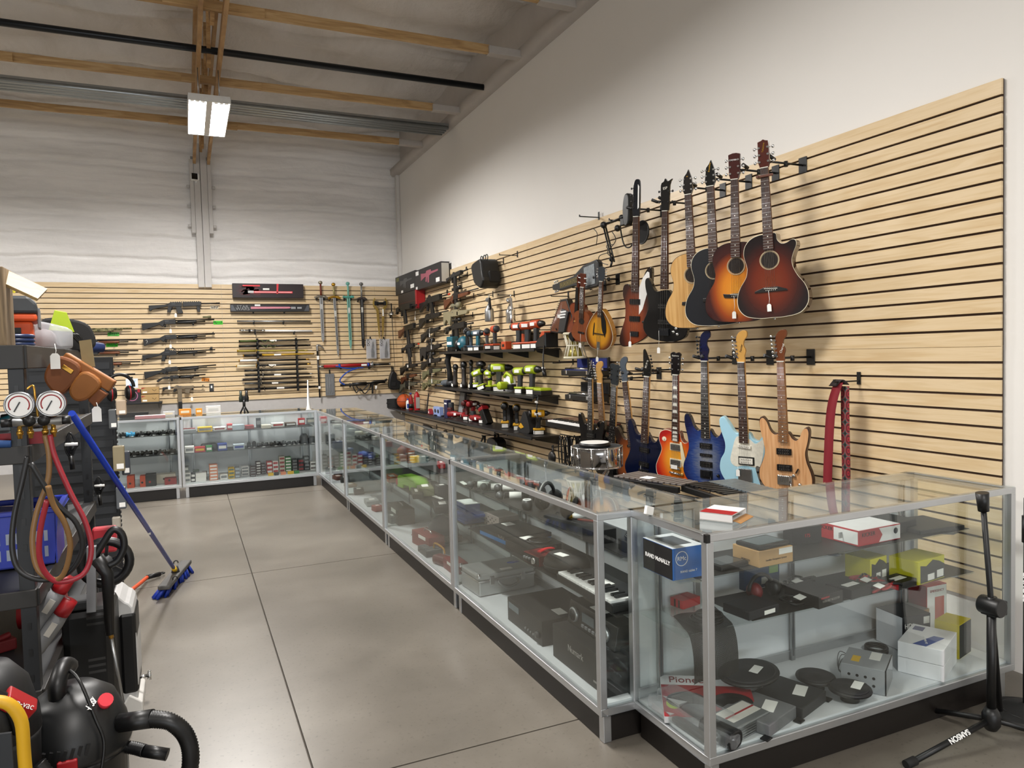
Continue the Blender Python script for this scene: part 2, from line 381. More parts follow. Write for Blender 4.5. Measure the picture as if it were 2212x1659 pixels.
# roof timbers
PINE=wood('pine_timber', (2.2, 9, 30), [(0.3, '97754e'), (0.5, 'b3905f'), (0.7, 'c5a67a')], r=0.6)
PINEY=wood('pine_timber_y', (9, 2.2, 30), [(0.3, '8f6b45'), (0.5, 'ab8657'), (0.7, 'bf9d6e')], r=0.6)
for y, nm in((10.60, 'nearest the back wall'), (9.0, 'just behind the steel rails'), (7.12, 'crossing the truss in front of the black pipe'), (5.93, 'near the top edge of the view, short of the ledge'), (4.95, 'at the top edge right of the truss')):
 xl=-4.6 if y>6 else 0.9 if y>5.5 else 1.5
 r=T('ceiling_joist', 'long pine ceiling joist '+nm, 'joist', (xl, y, 4.66), 0, 'pine joists under the roof')
 M().box(0, 3.02-xl, -0.02, 0.02, 0, 0.09).put('board', PINE, r, 0.002)
 M().box(3.0-xl, XW-0.02-xl, -0.05, 0.05, -0.005, 0.075).put('painted_end', mt('b4aea8', 0.8), r, 0.006)
for i, (x, y, nm)in enumerate([(0.34, 10.6, 'behind the light'), (0.5, 8.96, 'above the light'), (0.36, 7.08, 'across the truss'), (-1.9, 8.96, 'at the left edge')]):
 tag(M().box(-0.42, 0.42, -0.062, -0.022, -0.045, 0.03).put('splice_board', PINE, None, 0.002, loc=(x, y, 4.68)), 'short pine splice board on the joist '+nm, 'board')
tag(M().cyl((-4.6, 8.12, 4.70), (XW-0.05, 8.12, 4.70), 0.035, n=16).put('sprinkler_pipe', mt('15181c', 0.35, 0.4)), 'long black steel pipe crossing under the ceiling', 'pipe')
for k, nm in((0, 'upper'), (1, 'lower')):
 m=M();zb=4.6-k*0.004;yb=9.42+k*0.17
 for j in range(3):m.tube([(-4.6, yb+0.05*j, zb+0.012*(j%2)), (XW-0.08, yb+0.05*j, zb+0.012*(j%2))], 0.026, 10)
 m.box(-4.6, XW-0.08, yb-0.02, yb+0.12, zb+0.02, zb+0.05)
 tag(m.put('galvanised_rail', mt('9ea3a5', 0.3, 0.9)), f'{nm} shiny ribbed galvanised rail running behind the hanging light', 'rail')
r=T('roof_truss', 'pine roof truss running from the back post over the aisle', 'truss', (0, 0, 4.56))
for x in(0.24, 0.44):
 M().box(x-0.02, x+0.02, 2.0, 12.24, 0, 0.092).put('bottom_chord', PINEY, r, 0.002)
 M().box(x-0.02, x+0.02, 2.0, 12.24, 0.62, 0.71).put('top_chord', PINEY, r, 0.002)
for k in range(9):
 y=3.0+k*1.05
 M().beam((0.34, y, 0.05), (0.34, y+0.5, 0.64), 0.09, 0.038, up=(1, 0, 0)).put('web', PINEY, r)
 M().beam((0.34, y+0.55, 0.64), (0.34, y+1.02, 0.05), 0.09, 0.038, up=(1, 0, 0)).put('web', PINEY, r)
PW=mt('cbc8c5', 0.65, nz=0.06)
r=T('steel_post', 'white painted post with side channels in the middle of the back wall', 'post', (0.32, YW-0.04, 2.68))
M().box(-0.095, -0.005, -0.02, 0.12, 0, 2.2).box(0.0, 0.095, -0.03, 0.12, 0, 2.2).put('post_board', PW, r, 0.004)
for s in(-1, 1):
 M().box(s*0.125-0.028, s*0.125+0.028, -0.035, 0.12, 0.83, 1.95).put('channel', PW, r, 0.004)
 for z in(0.95, 1.25, 1.55):M().bx((s*0.18, 0.05, z), (0.05, 0.04, 0.045)).put('bolt', PW, r, 0.01)
 M().bx((s*0.11, -0.01, 1.97), (0.05, 0.04, 0.05)).put('chord_shoe', mt('8f8f8f', 0.5, 0.5), r, 0.003)
c=B(422, 381, 0.16)
r=T('security_camera', 'small white security camera with black face on the back post', 'camera', c, rad(12))
M().box(-0.05, 0.06, 0.0, 0.1, -0.05, 0.05).put('housing', WHT, r, 0.015);M().box(-0.055, 0.03, -0.012, 0.0, -0.045, 0.045).put('lens_face', BLKG, r, 0.004)
M().cyl((0.03, 0.08, 0.05), (0.03, 0.11, -0.09), 0.012).put('bracket', WHT, r)
r=T('high_bay_light', 'bright two-panel white light hanging below the roof truss', 'ceiling light', (0.33, 8.76, LIGHT_Z))
M().box(-0.2, 0.2, -0.62, 0.62, 0.02, 0.06).box(-0.205, -0.195, -0.62, 0.62, -0.01, 0.04).box(0.195, 0.205, -0.62, 0.62, -0.01, 0.04).box(-0.03, 0.03, -0.6, 0.6, -0.008, 0.03).box(-0.2, 0.2, -0.625, -0.6, -0.01, 0.04).box(-0.2, 0.2, 0.6, 0.625, -0.01, 0.04).put('housing', mt('dededc', 0.5), r, 0.003)
for s in(-1, 1):
 M().box(s*0.113-0.08, s*0.113+0.08, -0.58, 0.58, -0.006, 0.02).put('lit_panel', emit('lit_panel', (1, 0.98, 0.95, 1), 60), r)
 M().cyl((s*0.1, 0.5, 0.05), (s*0.1, 0.5, 0.38), 0.006, n=6).cyl((s*0.1, -0.5, 0.05), (s*0.1, -0.5, 0.38), 0.006, n=6).put('hanger', STEEL, r)
for s in(-1, 1):
 for k in range(3):
  M().prism([(-0.02, -0.008), (0.02, -0.008), (0, 0.02)], -0.59, -0.56).put('end_reflector', WHT, r, loc=(s*0.113+(k-1)*0.05, 0, 0))
  # glass showcases
CASE_H, CASE_D=0.919, 0.485
WPAN=mt('e4e7ea', 0.5, nz=0.02);KICK=mt('17120f', 0.45);MAT=mt('181716', 0.5);SLOT=mt('8b8d8f', 0.4, 0.7)
def showcase(L, label, loc, rz, s1, s2, mats=True, posts=(), ends=(True, True)):
 """aluminium framed full-vision case; s1, s2: (height, front y) of the two shelves; local front is -y"""
 r=T('showcase', label, 'display case', loc, rz, 'glass display cases');D, H, t=CASE_D, CASE_H, 0.03
 f=M()
 for x in(0, L-t):
  for y in(0, D-t):f.box(x, x+t, y, y+t, 0.15, H-0.028)
 for x in posts:f.box(x-0.012, x+0.012, 0, 0.02, 0.15, H-0.028)
 for z0, z1 in((0.122, 0.152), (H-0.03, H-0.004)):
  f.box(0, L, 0, t, z0, z1).box(0, L, D-t, D, z0, z1).box(0, t, t, D-t, z0, z1).box(L-t, L, t, D-t, z0, z1)
 f.put('frame', ALU, r, 0.0025)
 m=M()
 for x in(0.002, L-0.002):
  for y in(0.002, D-0.002):m.bx((x, y, H-0.016), (0.012, 0.012, 0.026))
 M().box(-0.002, 0.014, -0.002, 0.014, H-0.031, H-0.003).put('corner_cap', BLK, r)
 M().box(0.03, L-0.03, 0.03, D-0.03, 0.002, 0.122).put('kick_base', KICK, r)
 for x in(0.026, L-0.062):
  M().box(x, x+0.036, 0.026, 0.062, 0.0, 0.122).put('foot', ALU, r, 0.003)
 M().box(0.02, L-0.02, 0.02, D-0.02, 0.14, 0.16).put('deck', WPAN, r)
 M().box(0.02, L/2+0.01, D-0.022, D-0.016, 0.16, H-0.03).put('sliding_door', WPAN, r)
 M().box(L/2-0.01, L-0.02, D-0.013, D-0.007, 0.16, H-0.03).put('sliding_door', WPAN, r)
 M().box(0.02, L-0.02, D-0.035, D-0.022, 0.152, 0.2).put('door_track', ALU, r, 0.002)
 M().box(0.003, L-0.003, 0.003, D-0.003, H-0.006, H).put('top_pane', GLASS, r)
 M().box(0.02, L-0.02, 0.010, 0.015, 0.152, H-0.03).put('front_pane', GLASS, r)
 for k, x in enumerate((0.010, L-0.015)):
  if ends[k]:M().box(x, x+0.005, 0.03, D-0.03, 0.152, H-0.03).put('end_pane', GLASS, r)
 for x in(0.12, L/2, L-0.12):
  M().box(x-0.011, x+0.011, D-0.045, D-0.037, 0.16, H-0.03).box(x-0.004, x+0.004, D-0.0455, D-0.045, 0.18, H-0.05, 1).put('shelf_standard', [STEEL, mt('55565a', 0.6)], r)
 for z, yf in(s1, s2):
  M().box(0.025, L-0.025, yf, D-0.05, z-0.007, z-0.001).put('glass_shelf', GLASS, r)
  if mats:M().box(0.03 if mats is True else mats if z<0.6 else 0.10, L-0.03, yf+0.002, D-0.052, z-0.001, z+0.0005).put('shelf_mat', MAT, r)
  for x in(0.12, L/2, L-0.12):
   M().prism([(0, 0), (0.32-yf*.3, 0), (0.30-yf*.3, -0.012), (0.02, -0.045), (0, -0.05)], -0.002, 0.002).put('shelf_bracket', CHR, r, loc=(x, D-0.045, z-0.008), rot=(0, 0, -PI/2))
 return r
XF=1.4086
RUN=[(9.000, 7.352, 'far end, touching the back row'), (7.346, 5.788, 'holding the lime green case'), (5.782, 4.108, 'holding the red toolbox'), (4.102, 2.391, 'holding the silver briefcase and keyboard')]
UP, MID, DK=(0.70, 0.19), (0.497, 0.095), 0.16
for y1, y0, w in RUN:
 showcase(y1-y0, 'glass display case in the long row along the aisle, '+w, (XF, y1, 0), RW, UP, MID, True, (0.82, )if y1>8.9 else())
RX, RY, RL=1.5626, 1.9384, 1.64
showcase(RL, 'nearest glass display case with blue and black box, car speakers on its deck', (RX, RY, 0), 0, (0.702, 0.18), (0.512, 0.16), 0.34)
BY=8.955
showcase(1.50, 'glass display case in the back row stacked with ammunition cartons', (-0.088, BY, 0), 0, (0.715, 0.13), (0.50, 0.05))
showcase(1.50, 'glass display case in the back row holding rifle scopes, behind the broom', (-1.596, BY, 0), 0, (0.715, 0.13), (0.50, 0.05))
# plain goods
def on_shelf(px, py, z):
 return onZ(px, py, z)
def carton(label, cat, loc, size, col, rz=0.0, front=None, top=None, side=None, sticker=None, group=None, name='carton', text=None, tcol='f0f0f0', r=0.55, bev=0.0015, tsz=None, edge=None):
 """box standing at loc (centre of its base); front/top/side: colour of that face; sticker (face, u, v, w, h)"""
 w, d, h=size;o=M().box(-w/2, w/2, -d/2, d/2, 0, h).put(name, mt(col, r), None, bev, loc=loc, rot=(0, 0, rz))
 tag(o, label, cat, group)
 e=0.0006
 if front:M().box(-w/2+.002, w/2-.002, -d/2-e, -d/2+.001, .002, h-.002).put('front_panel', mt(front, r), o)
 if top:M().box(-w/2+.002, w/2-.002, -d/2+.002, d/2-.002, h-.001, h+e).put('top_panel', mt(top, r), o)
 if side:M().box(-w/2-e, -w/2+.001, -d/2+.002, d/2-.002, .002, h-.002).put('side_panel', mt(side, r), o)
 if sticker:
  fc, u, v, sw, sh=sticker
  if fc=='f':M().box(u-sw/2, u+sw/2, -d/2-2*e, -d/2, v-sh/2, v+sh/2).put('price_sticker', TAGM, o)
  elif fc=='t':M().box(u-sw/2, u+sw/2, v-sh/2, v+sh/2, h, h+2*e).put('price_sticker', TAGM, o)
  else:M().box(-w/2-2*e, -w/2, u-sw/2, u+sw/2, v-sh/2, v+sh/2).put('price_sticker', TAGM, o)
 if text:txt(o, text, (0, -d/2-2.5*e, h/2), tsz or min(h*0.5, w*1.5/max(1, len(text))), mt(tcol, 0.5))
 return o
def barcode(parent, c, w, h, rot=(PI/2, 0, 0)):
 m=M();rr=random.Random(int(w*1e5));x=-w/2
 while x<w/2-0.001:
  a=rr.choice((0.0006, 0.001, 0.0016));m.box(x, x+a, -0.0003, 0.0003, -h/2, h/2);x+=a+rr.choice((0.0008, 0.0012, 0.002))
 m.put('barcode', BLK, parent, loc=c)
 # guitars
ROSE=wood('rosewood', (60, 60, 5), [(0.3, '2b1a14'), (0.7, '47291c')], r=0.45);EBONY=mt('191514', 0.4)
MAPLE=wood('maple_neck', (40, 40, 4), [(0.3, 'b98a4c'), (0.7, 'd6aa6a')], r=0.35);RMAP=wood('roasted_maple', (40, 40, 4), [(0.3, '7a4f2c'), (0.7, '9a6b40')], r=0.35);MAHO=wood('mahogany', (30, 30, 4), [(0.3, '4a2216'), (0.7, '6b3320')], r=0.35)
PEARL=mt('e9e6da', 0.25);WIRE=mt('cfcfcf', 0.3, 1.0);BINDM=mt('e8dfc4', 0.45)
def sx(half):
 return half+[(-x, z)for x, z in reversed(half)]
def neck(r, z_nut, z_end, w0, w1, y, fb, back, frets=20, dots='dot', string_to=None, ns=6, str_y=None):
 """neck running down from the nut; y: front of the body top"""
 ol=[(-w0/2, z_nut), (w0/2, z_nut), (w1/2, z_end), (-w1/2, z_end)]
 M().prism(ol, y-0.008, y+0.014).put('neck', back, r, 0.004)
 m=M().prism(ol, y-0.013, y-0.0075)
 Ls=(z_nut-(string_to if string_to is not None else z_end-0.2));dm={3:1, 5:1, 7:1, 9:1, 12:2, 15:1, 17:1, 19:1, 21:1, 24:2}
 for k in range(1, frets+1):
  z=z_nut-Ls*(1-2**(-k/12));zp=z_nut-Ls*(1-2**(-(k-1)/12));w=w0+(w1-w0)*(z_nut-z)/(z_nut-z_end)
  if z<z_end:break
  m.box(-w/2, w/2, y-0.0142, y-0.0125, z-0.0009, z+0.0009, 1)
  if k in dm and dots:
   c=(z+zp)/2
   if dots=='block':m.prism([(-w*.36, c-.010), (w*.36, c-.010), (w*.30, c+.010), (-w*.30, c+.010)], y-0.0136, y-0.0128, 2)
   elif dm[k]==2:m.cyl((-w/4, y-.0136, c), (-w/4, y-.0125, c), .0032, m=2, n=8).cyl((w/4, y-.0136, c), (w/4, y-.0125, c), .0032, m=2, n=8)
   else:m.cyl((0, y-.0136, c), (0, y-.0125, c), .0034, m=2, n=8)
 m.put('fretboard', [fb, WIRE, PEARL], r)
 M().box(-w0/2, w0/2, y-0.016, y-0.004, z_nut-0.002, z_nut+0.003).put('nut', PEARL, r)
 if string_to is not None:
  m=M();s0, s1=w0*0.8, w1*0.92
  for k in range(ns):
   t=k/(ns-1)-0.5
   m.tube([(t*s0, y-0.0165, z_nut+0.002), (t*s1, (str_y if str_y is not None else y-0.018), string_to)], 0.0006 if ns>4 else 0.001, 4)
  m.put('strings', WIRE, r)
def price_tag(r, z0, z1, y, x=0.0):
 q=T('price_tag', 'x', 'x');del q['label'];del q['category'];q.parent=r;q.location=(x, y, 0)
 M().tube([(0, 0, z0), (0.004, -0.002, (z0+z1)/2), (0, 0, z1+.02)], 0.0012, 5).put('string', TAGM, q)
 M().prism([(-.012, z1-.022), (.012, z1-.022), (.012, z1+.014), (.006, z1+.022), (-.006, z1+.022), (-.012, z1+.014)], -0.001, 0.0).put('tag_card', TAGM, q)
def pegs(r, pos, rr=0.006, side=None, mat=None, long=0.022):
 for k, (x, z, sd)in enumerate(pos):
  m=M().cyl((x, -0.006, z), (x, 0.006, z), rr*.75, n=8).cyl((x, 0.004, z), (x+sd*long, 0.006, z), 0.0022, n=6).ball((x+sd*(long+.006), 0.006, z), (0.008, 0.004, 0.0095), 8)
  m.put('tuning_peg', mat or CHR, r)
def hang(name, label, cat, p_top, p_bot, rz, group=None, rx=0.0):
 """empty at the bottom of a hanging instrument, tipped so that its top meets p_top"""
 d=p_top-p_bot;u=d.x*math.cos(rz)+d.y*math.sin(rz);fw=-(-d.x*math.sin(rz)+d.y*math.cos(rz))
 o=T(name, label, cat, p_bot, rz, group, ry=math.atan2(u, d.z), rx=math.atan2(fw, d.z))
 return o, d.length
ACO=[(0.0, .488), (.055, .487), (.105, .468), (.138, .430), (.147, .378), (.134, .320), (.131, .290), (.142, .245), (.180, .185), (.198, .125), (.192, .065), (.150, .018), (.075, .001)]
def acoustic(label, ptop, pbot, rz, topm, sidem, ol=None, soundhole=.345, bridge='moustache', binding=BINDM, head='taper', headm=None, logo=None, fb=ROSE, tagz=None, guard=None, capo=False, headtext=.014):
 r, L=hang('acoustic_guitar', label, 'guitar', ptop, pbot, rz, 'hanging acoustic guitars');s=L/1.03;k=M
 pts=ol or sx(ACO);out=[(x*s, z*s)for x, z in crm(pts, 6)]
 T0=-0.105*s
 k().prism(out, T0+.003, 0).put('body_sides', sidem, r, 0.003)
 inn=[(x*.985, (z-.25*s)*.988+.25*s)for x, z in out]
 k().prism(out, T0+.001, T0+.0035).put('binding', binding, r)
 k().prism(inn, T0, T0+.003).put('soundboard', topm, r)
 c=(0, T0-.0006, soundhole*s);n=32
 k().cyl((0, T0-.0008, c[2]), (0, T0+.001, c[2]), .047*s, n=32).put('soundhole', mt('1a100a', 0.8), r)
 k().torus(c, .054*s, .0028*s, 'y', 36, 6).torus(c, .049*s, .0012, 'y', 36, 6).put('rosette', mt('b9a888', 0.4), r)
 zb=.165*s
 if bridge=='moustache':ob=[(-.02, .012), (.02, .012), (.045, .008), (.082, .012), (.075, -.012), (.04, -.014), (0, -.016), (-.04, -.014), (-.075, -.012), (-.082, .012), (-.045, .008)]
 elif bridge=='wedge':ob=[(-.04, .014), (.04, .014), (.09, -.004), (.094, -.014), (.04, -.014), (-.04, -.014), (-.094, -.014), (-.09, -.004)]
 else:ob=[(-.075, .010), (.075, .010), (.078, -.012), (-.078, -.012)]
 k().prism([(x*s, zb+z*s)for x, z in ob], T0-.008, T0).put('bridge', EBONY, r, .0015)
 k().bx((0, T0-.0095, zb+.006*s), (.075*s, .003, .003), (0, rad(3), 0)).put('saddle', PEARL, r)
 m=k()
 for j in range(6):m.ball(((j-2.5)*.0105*s, T0-.0095, zb-.004*s), .0028, 6)
 m.put('bridge_pins', PEARL, r)
 if guard:k().prism([(x*s, z*s)for x, z in crm([(.03, .30), (.055, .34), (.075, .33), (.10, .27), (.085, .235), (.05, .25)], 4)], T0-.001, T0).put('pickguard', guard, r)
 zn=L-.165*s
 neck(r, zn, .398*s, .043*s, .056*s, T0-.002, fb, MAHO, 20, 'dot', zb+.006, 6, T0-.011)
 hd={'taper':[(-.024, 0), (.024, 0), (.032, .03), (.031, .15), (.012, .155), (0, .162), (-.012, .155), (-.031, .15), (-.032, .03)], 'slant':[(-.022, 0), (.022, 0), (.034, .03), (.028, .105), (.010, .16), (-.004, .135), (-.022, .115), (-.034, .03)], 'flat':[(-.024, 0), (.024, 0), (.033, .03), (.036, .148), (.012, .155), (-.012, .155), (-.036, .148), (-.033, .03)]}[head]
 k().prism([(x*s, zn+z*s)for x, z in hd], T0-.010, T0+.008).put('headstock', headm or MAHO, r, .002)
 pg=[(sd*.024*s, zn+(.035+.04*i)*s*(.86 if head=='slant' else 1), sd)for sd in(-1, 1)for i in range(3)]
 q=[(x, z, sd)for x, z, sd in pg]
 for x, z, sd in q:
  k().cyl((x, T0-.016, z), (x, T0-.008, z), .006, n=10).cyl((x, T0, z), (x+sd*.022, T0, z), .0024, n=6).ball((x+sd*.028, T0, z), (.009, .004, .010), 8).put('tuning_peg', CHR, r)
 if logo:txt(r, logo, (0, T0-.0112, zn+.115*s), headtext, GOLD if head!='flat' else WHT, rot=(PI/2, 0 if head=='flat' else rad(-80), 0))
 if tagz:price_tag(r, zb-.005, tagz*s, T0-.014, -.012)
 if capo:k().box(-.045*s, .05*s, T0-.024, T0-.016, zn-.055*s, zn-.040*s).box(-.045*s, -.03*s, T0-.03, T0+.02, zn-.056*s, zn-.04*s).put('capo', mt('5a3120', 0.4), r, .003)
 k().ball((0, T0/2, -.006), .008, 8).put('strap_button', CHR, r)
 return r
OFF=0.30
gz=rad(-57)
def at_acoustic(px0, py0, px1, py1, dt=.27, db=.22):return W(px0, py0, dt), W(px1, py1, db)
NAT=wood('spruce_top', (70, 1, 3), [(0.3, 'b98a4e'), (0.5, 'c99d60'), (0.7, 'd5ab6e')], r=0.25, coat=0.3, dist=0.2)
cut=[(0.0, .488), (.040, .488), (.048, .450), (.070, .425), (.100, .425), (.130, .440), (.150, .432), (.152, .405), (.135, .365), (.124, .325), (.128, .285), (.150, .235), (.188, .18), (.205, .125), (.198, .065), (.155, .018), (.075, .001), (0, 0)]
left=[(-x, z)for x, z in reversed(ACO[1:])]
BURST_R=burst('red_burst', (0, .205), .245, .30, [(0.0, '7a3216'), (0.35, '6a2410'), (0.62, '3c1410'), (0.8, '1b0f12'), (1.0, '120c10')])
BURST_Y=burst('tobacco_burst', (0, .20), .22, .30, [(0.0, 'e79a2b'), (0.36, 'd5801d'), (0.6, '96400f'), (0.78, '3f1210'), (1.0, '2a0c0f')])
a, b=at_acoustic(1658, 308, 1678, 686)
acoustic('glossy dark red-brown sunburst cutaway acoustic guitar nearest the end of the rack', a, b, gz, BURST_R, mt('3a1510', 0.15, coat=.6), cut+left, .335, 'wedge', logo='Takamine', headm=mt('4a1d14', .2, coat=.5), tagz=.06, capo=True)
a, b=at_acoustic(1597, 333, 1602, 694)
acoustic('orange sunburst acoustic guitar with round flat-topped headstock, second from the front', a, b, gz, BURST_Y, mt('48140f', 0.15, coat=.6), None, .345, 'moustache', binding=mt('1c1210', .3), head='flat', headm=mt('3d1512', .2, coat=.5), logo='YAMAHA', tagz=.045)
a, b=at_acoustic(1544, 350, 1558, 702)
acoustic('black topped acoustic guitar between the sunburst and natural ones', a, b, gz, mt('1b1d22', 0.3, nz=.5, sc=300), MAHO, None, .345, 'plain', head='slant', headm=mt('0f0f10', .15, coat=.5), logo='Breedlove')
a, b=at_acoustic(1496, 370, 1512, 707)
acoustic('natural blond wood acoustic guitar, rearmost of the four acoustics', a, b, gz, NAT, wood('walnut_side', (4, 4, 40), [(0.3, '5b3a22'), (0.7, '7a5230')], r=.3), None, .345, 'plain', binding=mt('2c1c14', .4), head='slant', headm=mt('17110f', .15, coat=.5), logo='b')
def pickup(r, x, z, y, w=.085, h=.036, cover=None, ring=None, poles=6, rot=0.0, name='pickup'):
 m=M()
 if ring:m.bx((x, y-.002, z), (w+.016, .005, h+.016), (0, rot, 0), 1)
 m.bx((x, y-.006, z), (w, .010, h), (0, rot, 0), 0)
 for i in range(poles):
  u=(i-(poles-1)/2)*w*.13
  for v in((h*.25, -h*.25)if h>.03 else(0, )):m.cyl((x+u, y-.013, z+v-u*math.sin(rot)), (x+u, y-.010, z+v-u*math.sin(rot)), .0025, n=6, m=2)
 m.put(name, [cover or BLK, ring or BLK, CHR], r)
def trem(r, z, y, m_=None, w=.085):
 """locking tremolo bridge with arm"""
 mm=m_ or GUNM;q=M().box(-w/2, w/2, y-.012, y, z-.045, z+.012)
 for i in range(6):q.box((i-2.5)*.0108-.0045, (i-2.5)*.0108+.0045, y-.024, y-.012, z-.03, z+.012)
 q.put('tremolo_bridge', mm, r, .0012)
 M().tube([(w*.42, y-.016, z-.02), (w*.5, y-.03, z-.05), (w*.42, y-.035, z-.17)], .003, 6).put('tremolo_arm', mm, r)
def knob(r, x, z, y, m_=None, rr=.010, h=.014):M().lathe([(rr, 0), (rr, h*.7), (rr*.85, h)], (x, y, z), 'y', 14).put('knob', m_ or CHR, r)
S_BODY=[(.000, .395), (.030, .392), (.050, .362), (.075, .350), (.098, .372), (.118, .418), (.140, .430), (.152, .405), (.145, .345), (.128, .275), (.135, .215), (.158, .150), (.166, .095), (.150, .045), (.100, .012), (.030, 0), (-.050, .006), (-.120, .030), (-.160, .085), (-.163, .145), (-.140, .205), (-.124, .265), (-.130, .330), (-.148, .410), (-.150, .465), (-.132, .485), (-.108, .462), (-.085, .405), (-.058, .382), (-.030, .390)]
LP_BODY=[(0, .40), (.030, .40), (.045, .345), (.075, .325), (.110, .345), (.138, .362), (.150, .345), (.140, .300), (.125, .265), (.128, .225), (.152, .165), (.168, .110), (.155, .045), (.100, .008), (0, -.002), (-.100, .008), (-.155, .045), (-.168, .110), (-.152, .165), (-.125, .230), (-.122, .270), (-.142, .330), (-.132, .385), (-.085, .410), (-.03, .402)]
JAG_BODY=[(.0, .40), (.030, .398), (.052, .362), (.085, .352), (.115, .385), (.148, .412), (.165, .385), (.152, .310), (.140, .245), (.155, .175), (.176, .110), (.162, .035), (.105, -.004), (.030, .010), (-.06, .045), (-.130, .085), (-.165, .150), (-.160, .215), (-.132, .270), (-.128, .330), (-.152, .410), (-.158, .470), (-.132, .492), (-.098, .455), (-.060, .398), (-.03, .396)]
BB_BODY=[(0, .33), (.026, .33), (.045, .30), (.07, .31), (.092, .36), (.115, .375), (.128, .345), (.120, .275), (.105, .225), (.118, .165), (.150, .10), (.152, .04), (.115, .006), (.04, -.004), (-.05, .004), (-.125, .035), (-.148, .095), (-.125, .165), (-.108, .225), (-.118, .30), (-.135, .385), (-.130, .425), (-.108, .42), (-.085, .355), (-.055, .325), (-.026, .33)]
def electric(label, ptop, pbot, rz, ol, topm, sidem, head, headm, back, fb, group='hanging electric guitars', dots='dot', frets=22, bind=None, ns=6, scale=1.0, thick=.043, body_top=.395, hl=.17, lo=None, name='electric_guitar', pegm=None, headrot=0, bridge_z=.13):
 """body, neck, headstock and strings; returns (root, scale, front y, nut z)"""
 r, L=hang(name, label, 'guitar', ptop, pbot, rz, group);s=L/scale
 out=[(x*s, z*s)for x, z in crm(ol, 5)]
 M().prism(out, -thick+.001, 0, 0).put('body', sidem, r, .006)
 y=-thick
 if bind:M().prism([(x*.99, z*.994+.001)for x, z in out], y-.0002, y+.004).put('binding', bind, r)
 M().prism([(x*.965, (z-.2*s)*.972+.2*s)for x, z in out], y-.001, y+.003).put('body_top', topm, r)
 zn=L-hl*s
 neck(r, zn, body_top*s-.06*s, .042*s if ns>4 else .040*s, .056*s, y-.004, fb, back, frets, dots, bridge_z*s, ns, y-.016)
 h=[(x*s, zn+z*s)for x, z in head]
 M().prism(crm(h, 3), y-.010, y+.006).put('headstock', [headm, back], r, .002)
 if lo:txt(r, lo[0], (lo[1]*s, y-.0115, zn+lo[2]*s), lo[3], lo[4], rot=(PI/2, rad(lo[5]), 0))
 return r, s, y, zn
def inline(r, s, y, zn, n=6, x0=-.020, x1=-.030, z0=.03, z1=.15, sd=-1, m_=None):
 for i in range(n):
  t=i/(n-1);x, z=(x0+(x1-x0)*t)*s, zn+(z0+(z1-z0)*t)*s
  M().cyl((x, y-.016, z), (x, y-.008, z), .0055, n=10).cyl((x, y, z), (x+sd*.02, y, z), .0022, n=6).ball((x+sd*.026, y, z), (.008, .004, .009), 8).put('tuning_peg', m_ or CHR, r)
H_POINT=[(-.021, 0), (.021, 0), (.028, .03), (.024, .085), (-.018, .18), (-.034, .19), (-.036, .15), (-.030, .05)]
H_STRAT=[(-.021, 0), (.021, 0), (.022, .035), (.030, .07), (.018, .10), (.022, .13), (.040, .155), (.038, .185), (.012, .19), (-.020, .165), (-.032, .10), (-.030, .03)]
H_33=[(-.022, 0), (.022, 0), (.034, .035), (.036, .12), (.042, .15), (.022, .165), (.0, .158), (-.022, .165), (-.042, .15), (-.036, .12), (-.034, .035)]
H_BASS=[(-.021, 0), (.021, 0), (.030, .04), (.034, .17), (.052, .21), (.018, .195), (-.002, .215), (-.012, .195), (-.034, .17), (-.030, .04)]
H_TB=[(-.02, 0), (.02, 0), (.026, .04), (.028, .14), (.024, .235), (.004, .25), (-.014, .24), (-.026, .19), (-.024, .10), (-.030, .04)]
ez=rad(-64)
def lowg(px0, py0, px1, py1, dt=.27, db=.2):return W(px0, py0, dt), W(px1, py1, db)
a, b=lowg(1691, 718, 1703, 1066)
r, s, y, zn=electric('natural flamed maple electric guitar with black pickups, rightmost of the lower row', a, b, ez, S_BODY, wood('flame_maple', (90, 1, 5), [(0.3, 'c08a5a'), (0.5, 'd3a070'), (0.7, 'dcae80')], r=.3, dist=.4), mt('3c2116', .3), H_STRAT, mt('6a3a20', .25), RMAP, RMAP)
inline(r, s, y, zn);pickup(r, 0, .275*s, y);pickup(r, 0, .175*s, y);trem(r, .115*s, y, CHR);knob(r, .055*s, .13*s, y);knob(r, .09*s, .075*s, y)
M().bx((.075*s, y-.006, .16*s), (.006, .012, .03), (0, .5, 0)).put('selector_switch', BLK, r);txt(r, 'Charvel', (.012, y-.0115, zn+.075), .018, PEARL, rot=(PI/2, rad(-70), 0))
a, b=lowg(1606, 720, 1618, 1069)
PB=mt('a9d6e8', .18, coat=.5, nz=.02)
r, s, y, zn=electric('light blue electric guitar with pearl pickguard and maple headstock', a, b, ez, JAG_BODY, PB, PB, H_STRAT, mt('c7974f', .3), MAPLE, ROSE, lo=('Fender', .004, .085, .018, mt('3a2a1a', .5), -78))
inline(r, s, y, zn)
M().prism([(x*s, z*s)for x, z in crm([(-.03, .375), (.03, .362), (.07, .335), (.118, .365), (.118, .30), (.105, .235), (.085, .19), (.0, .195), (-.06, .185), (-.092, .22), (-.075, .30), (-.055, .36)], 4)], y-.003, y).put('pickguard', mt('e4e1d2', .3, nz=.2, sc=60), r)
pickup(r, 0, .315*s, y-.003, .085, .018, PEARL, None, 6, rad(6));pickup(r, .01*s, .225*s, y-.003, .085, .036, PEARL, BLK)
M().prism([(-.04*s, .175*s), (.04*s, .175*s), (.045*s, .10*s), (.02*s, .085*s), (-.02*s, .085*s), (-.045*s, .10*s)], y-.010, y).put('bridge_plate', STEEL, r, .002)
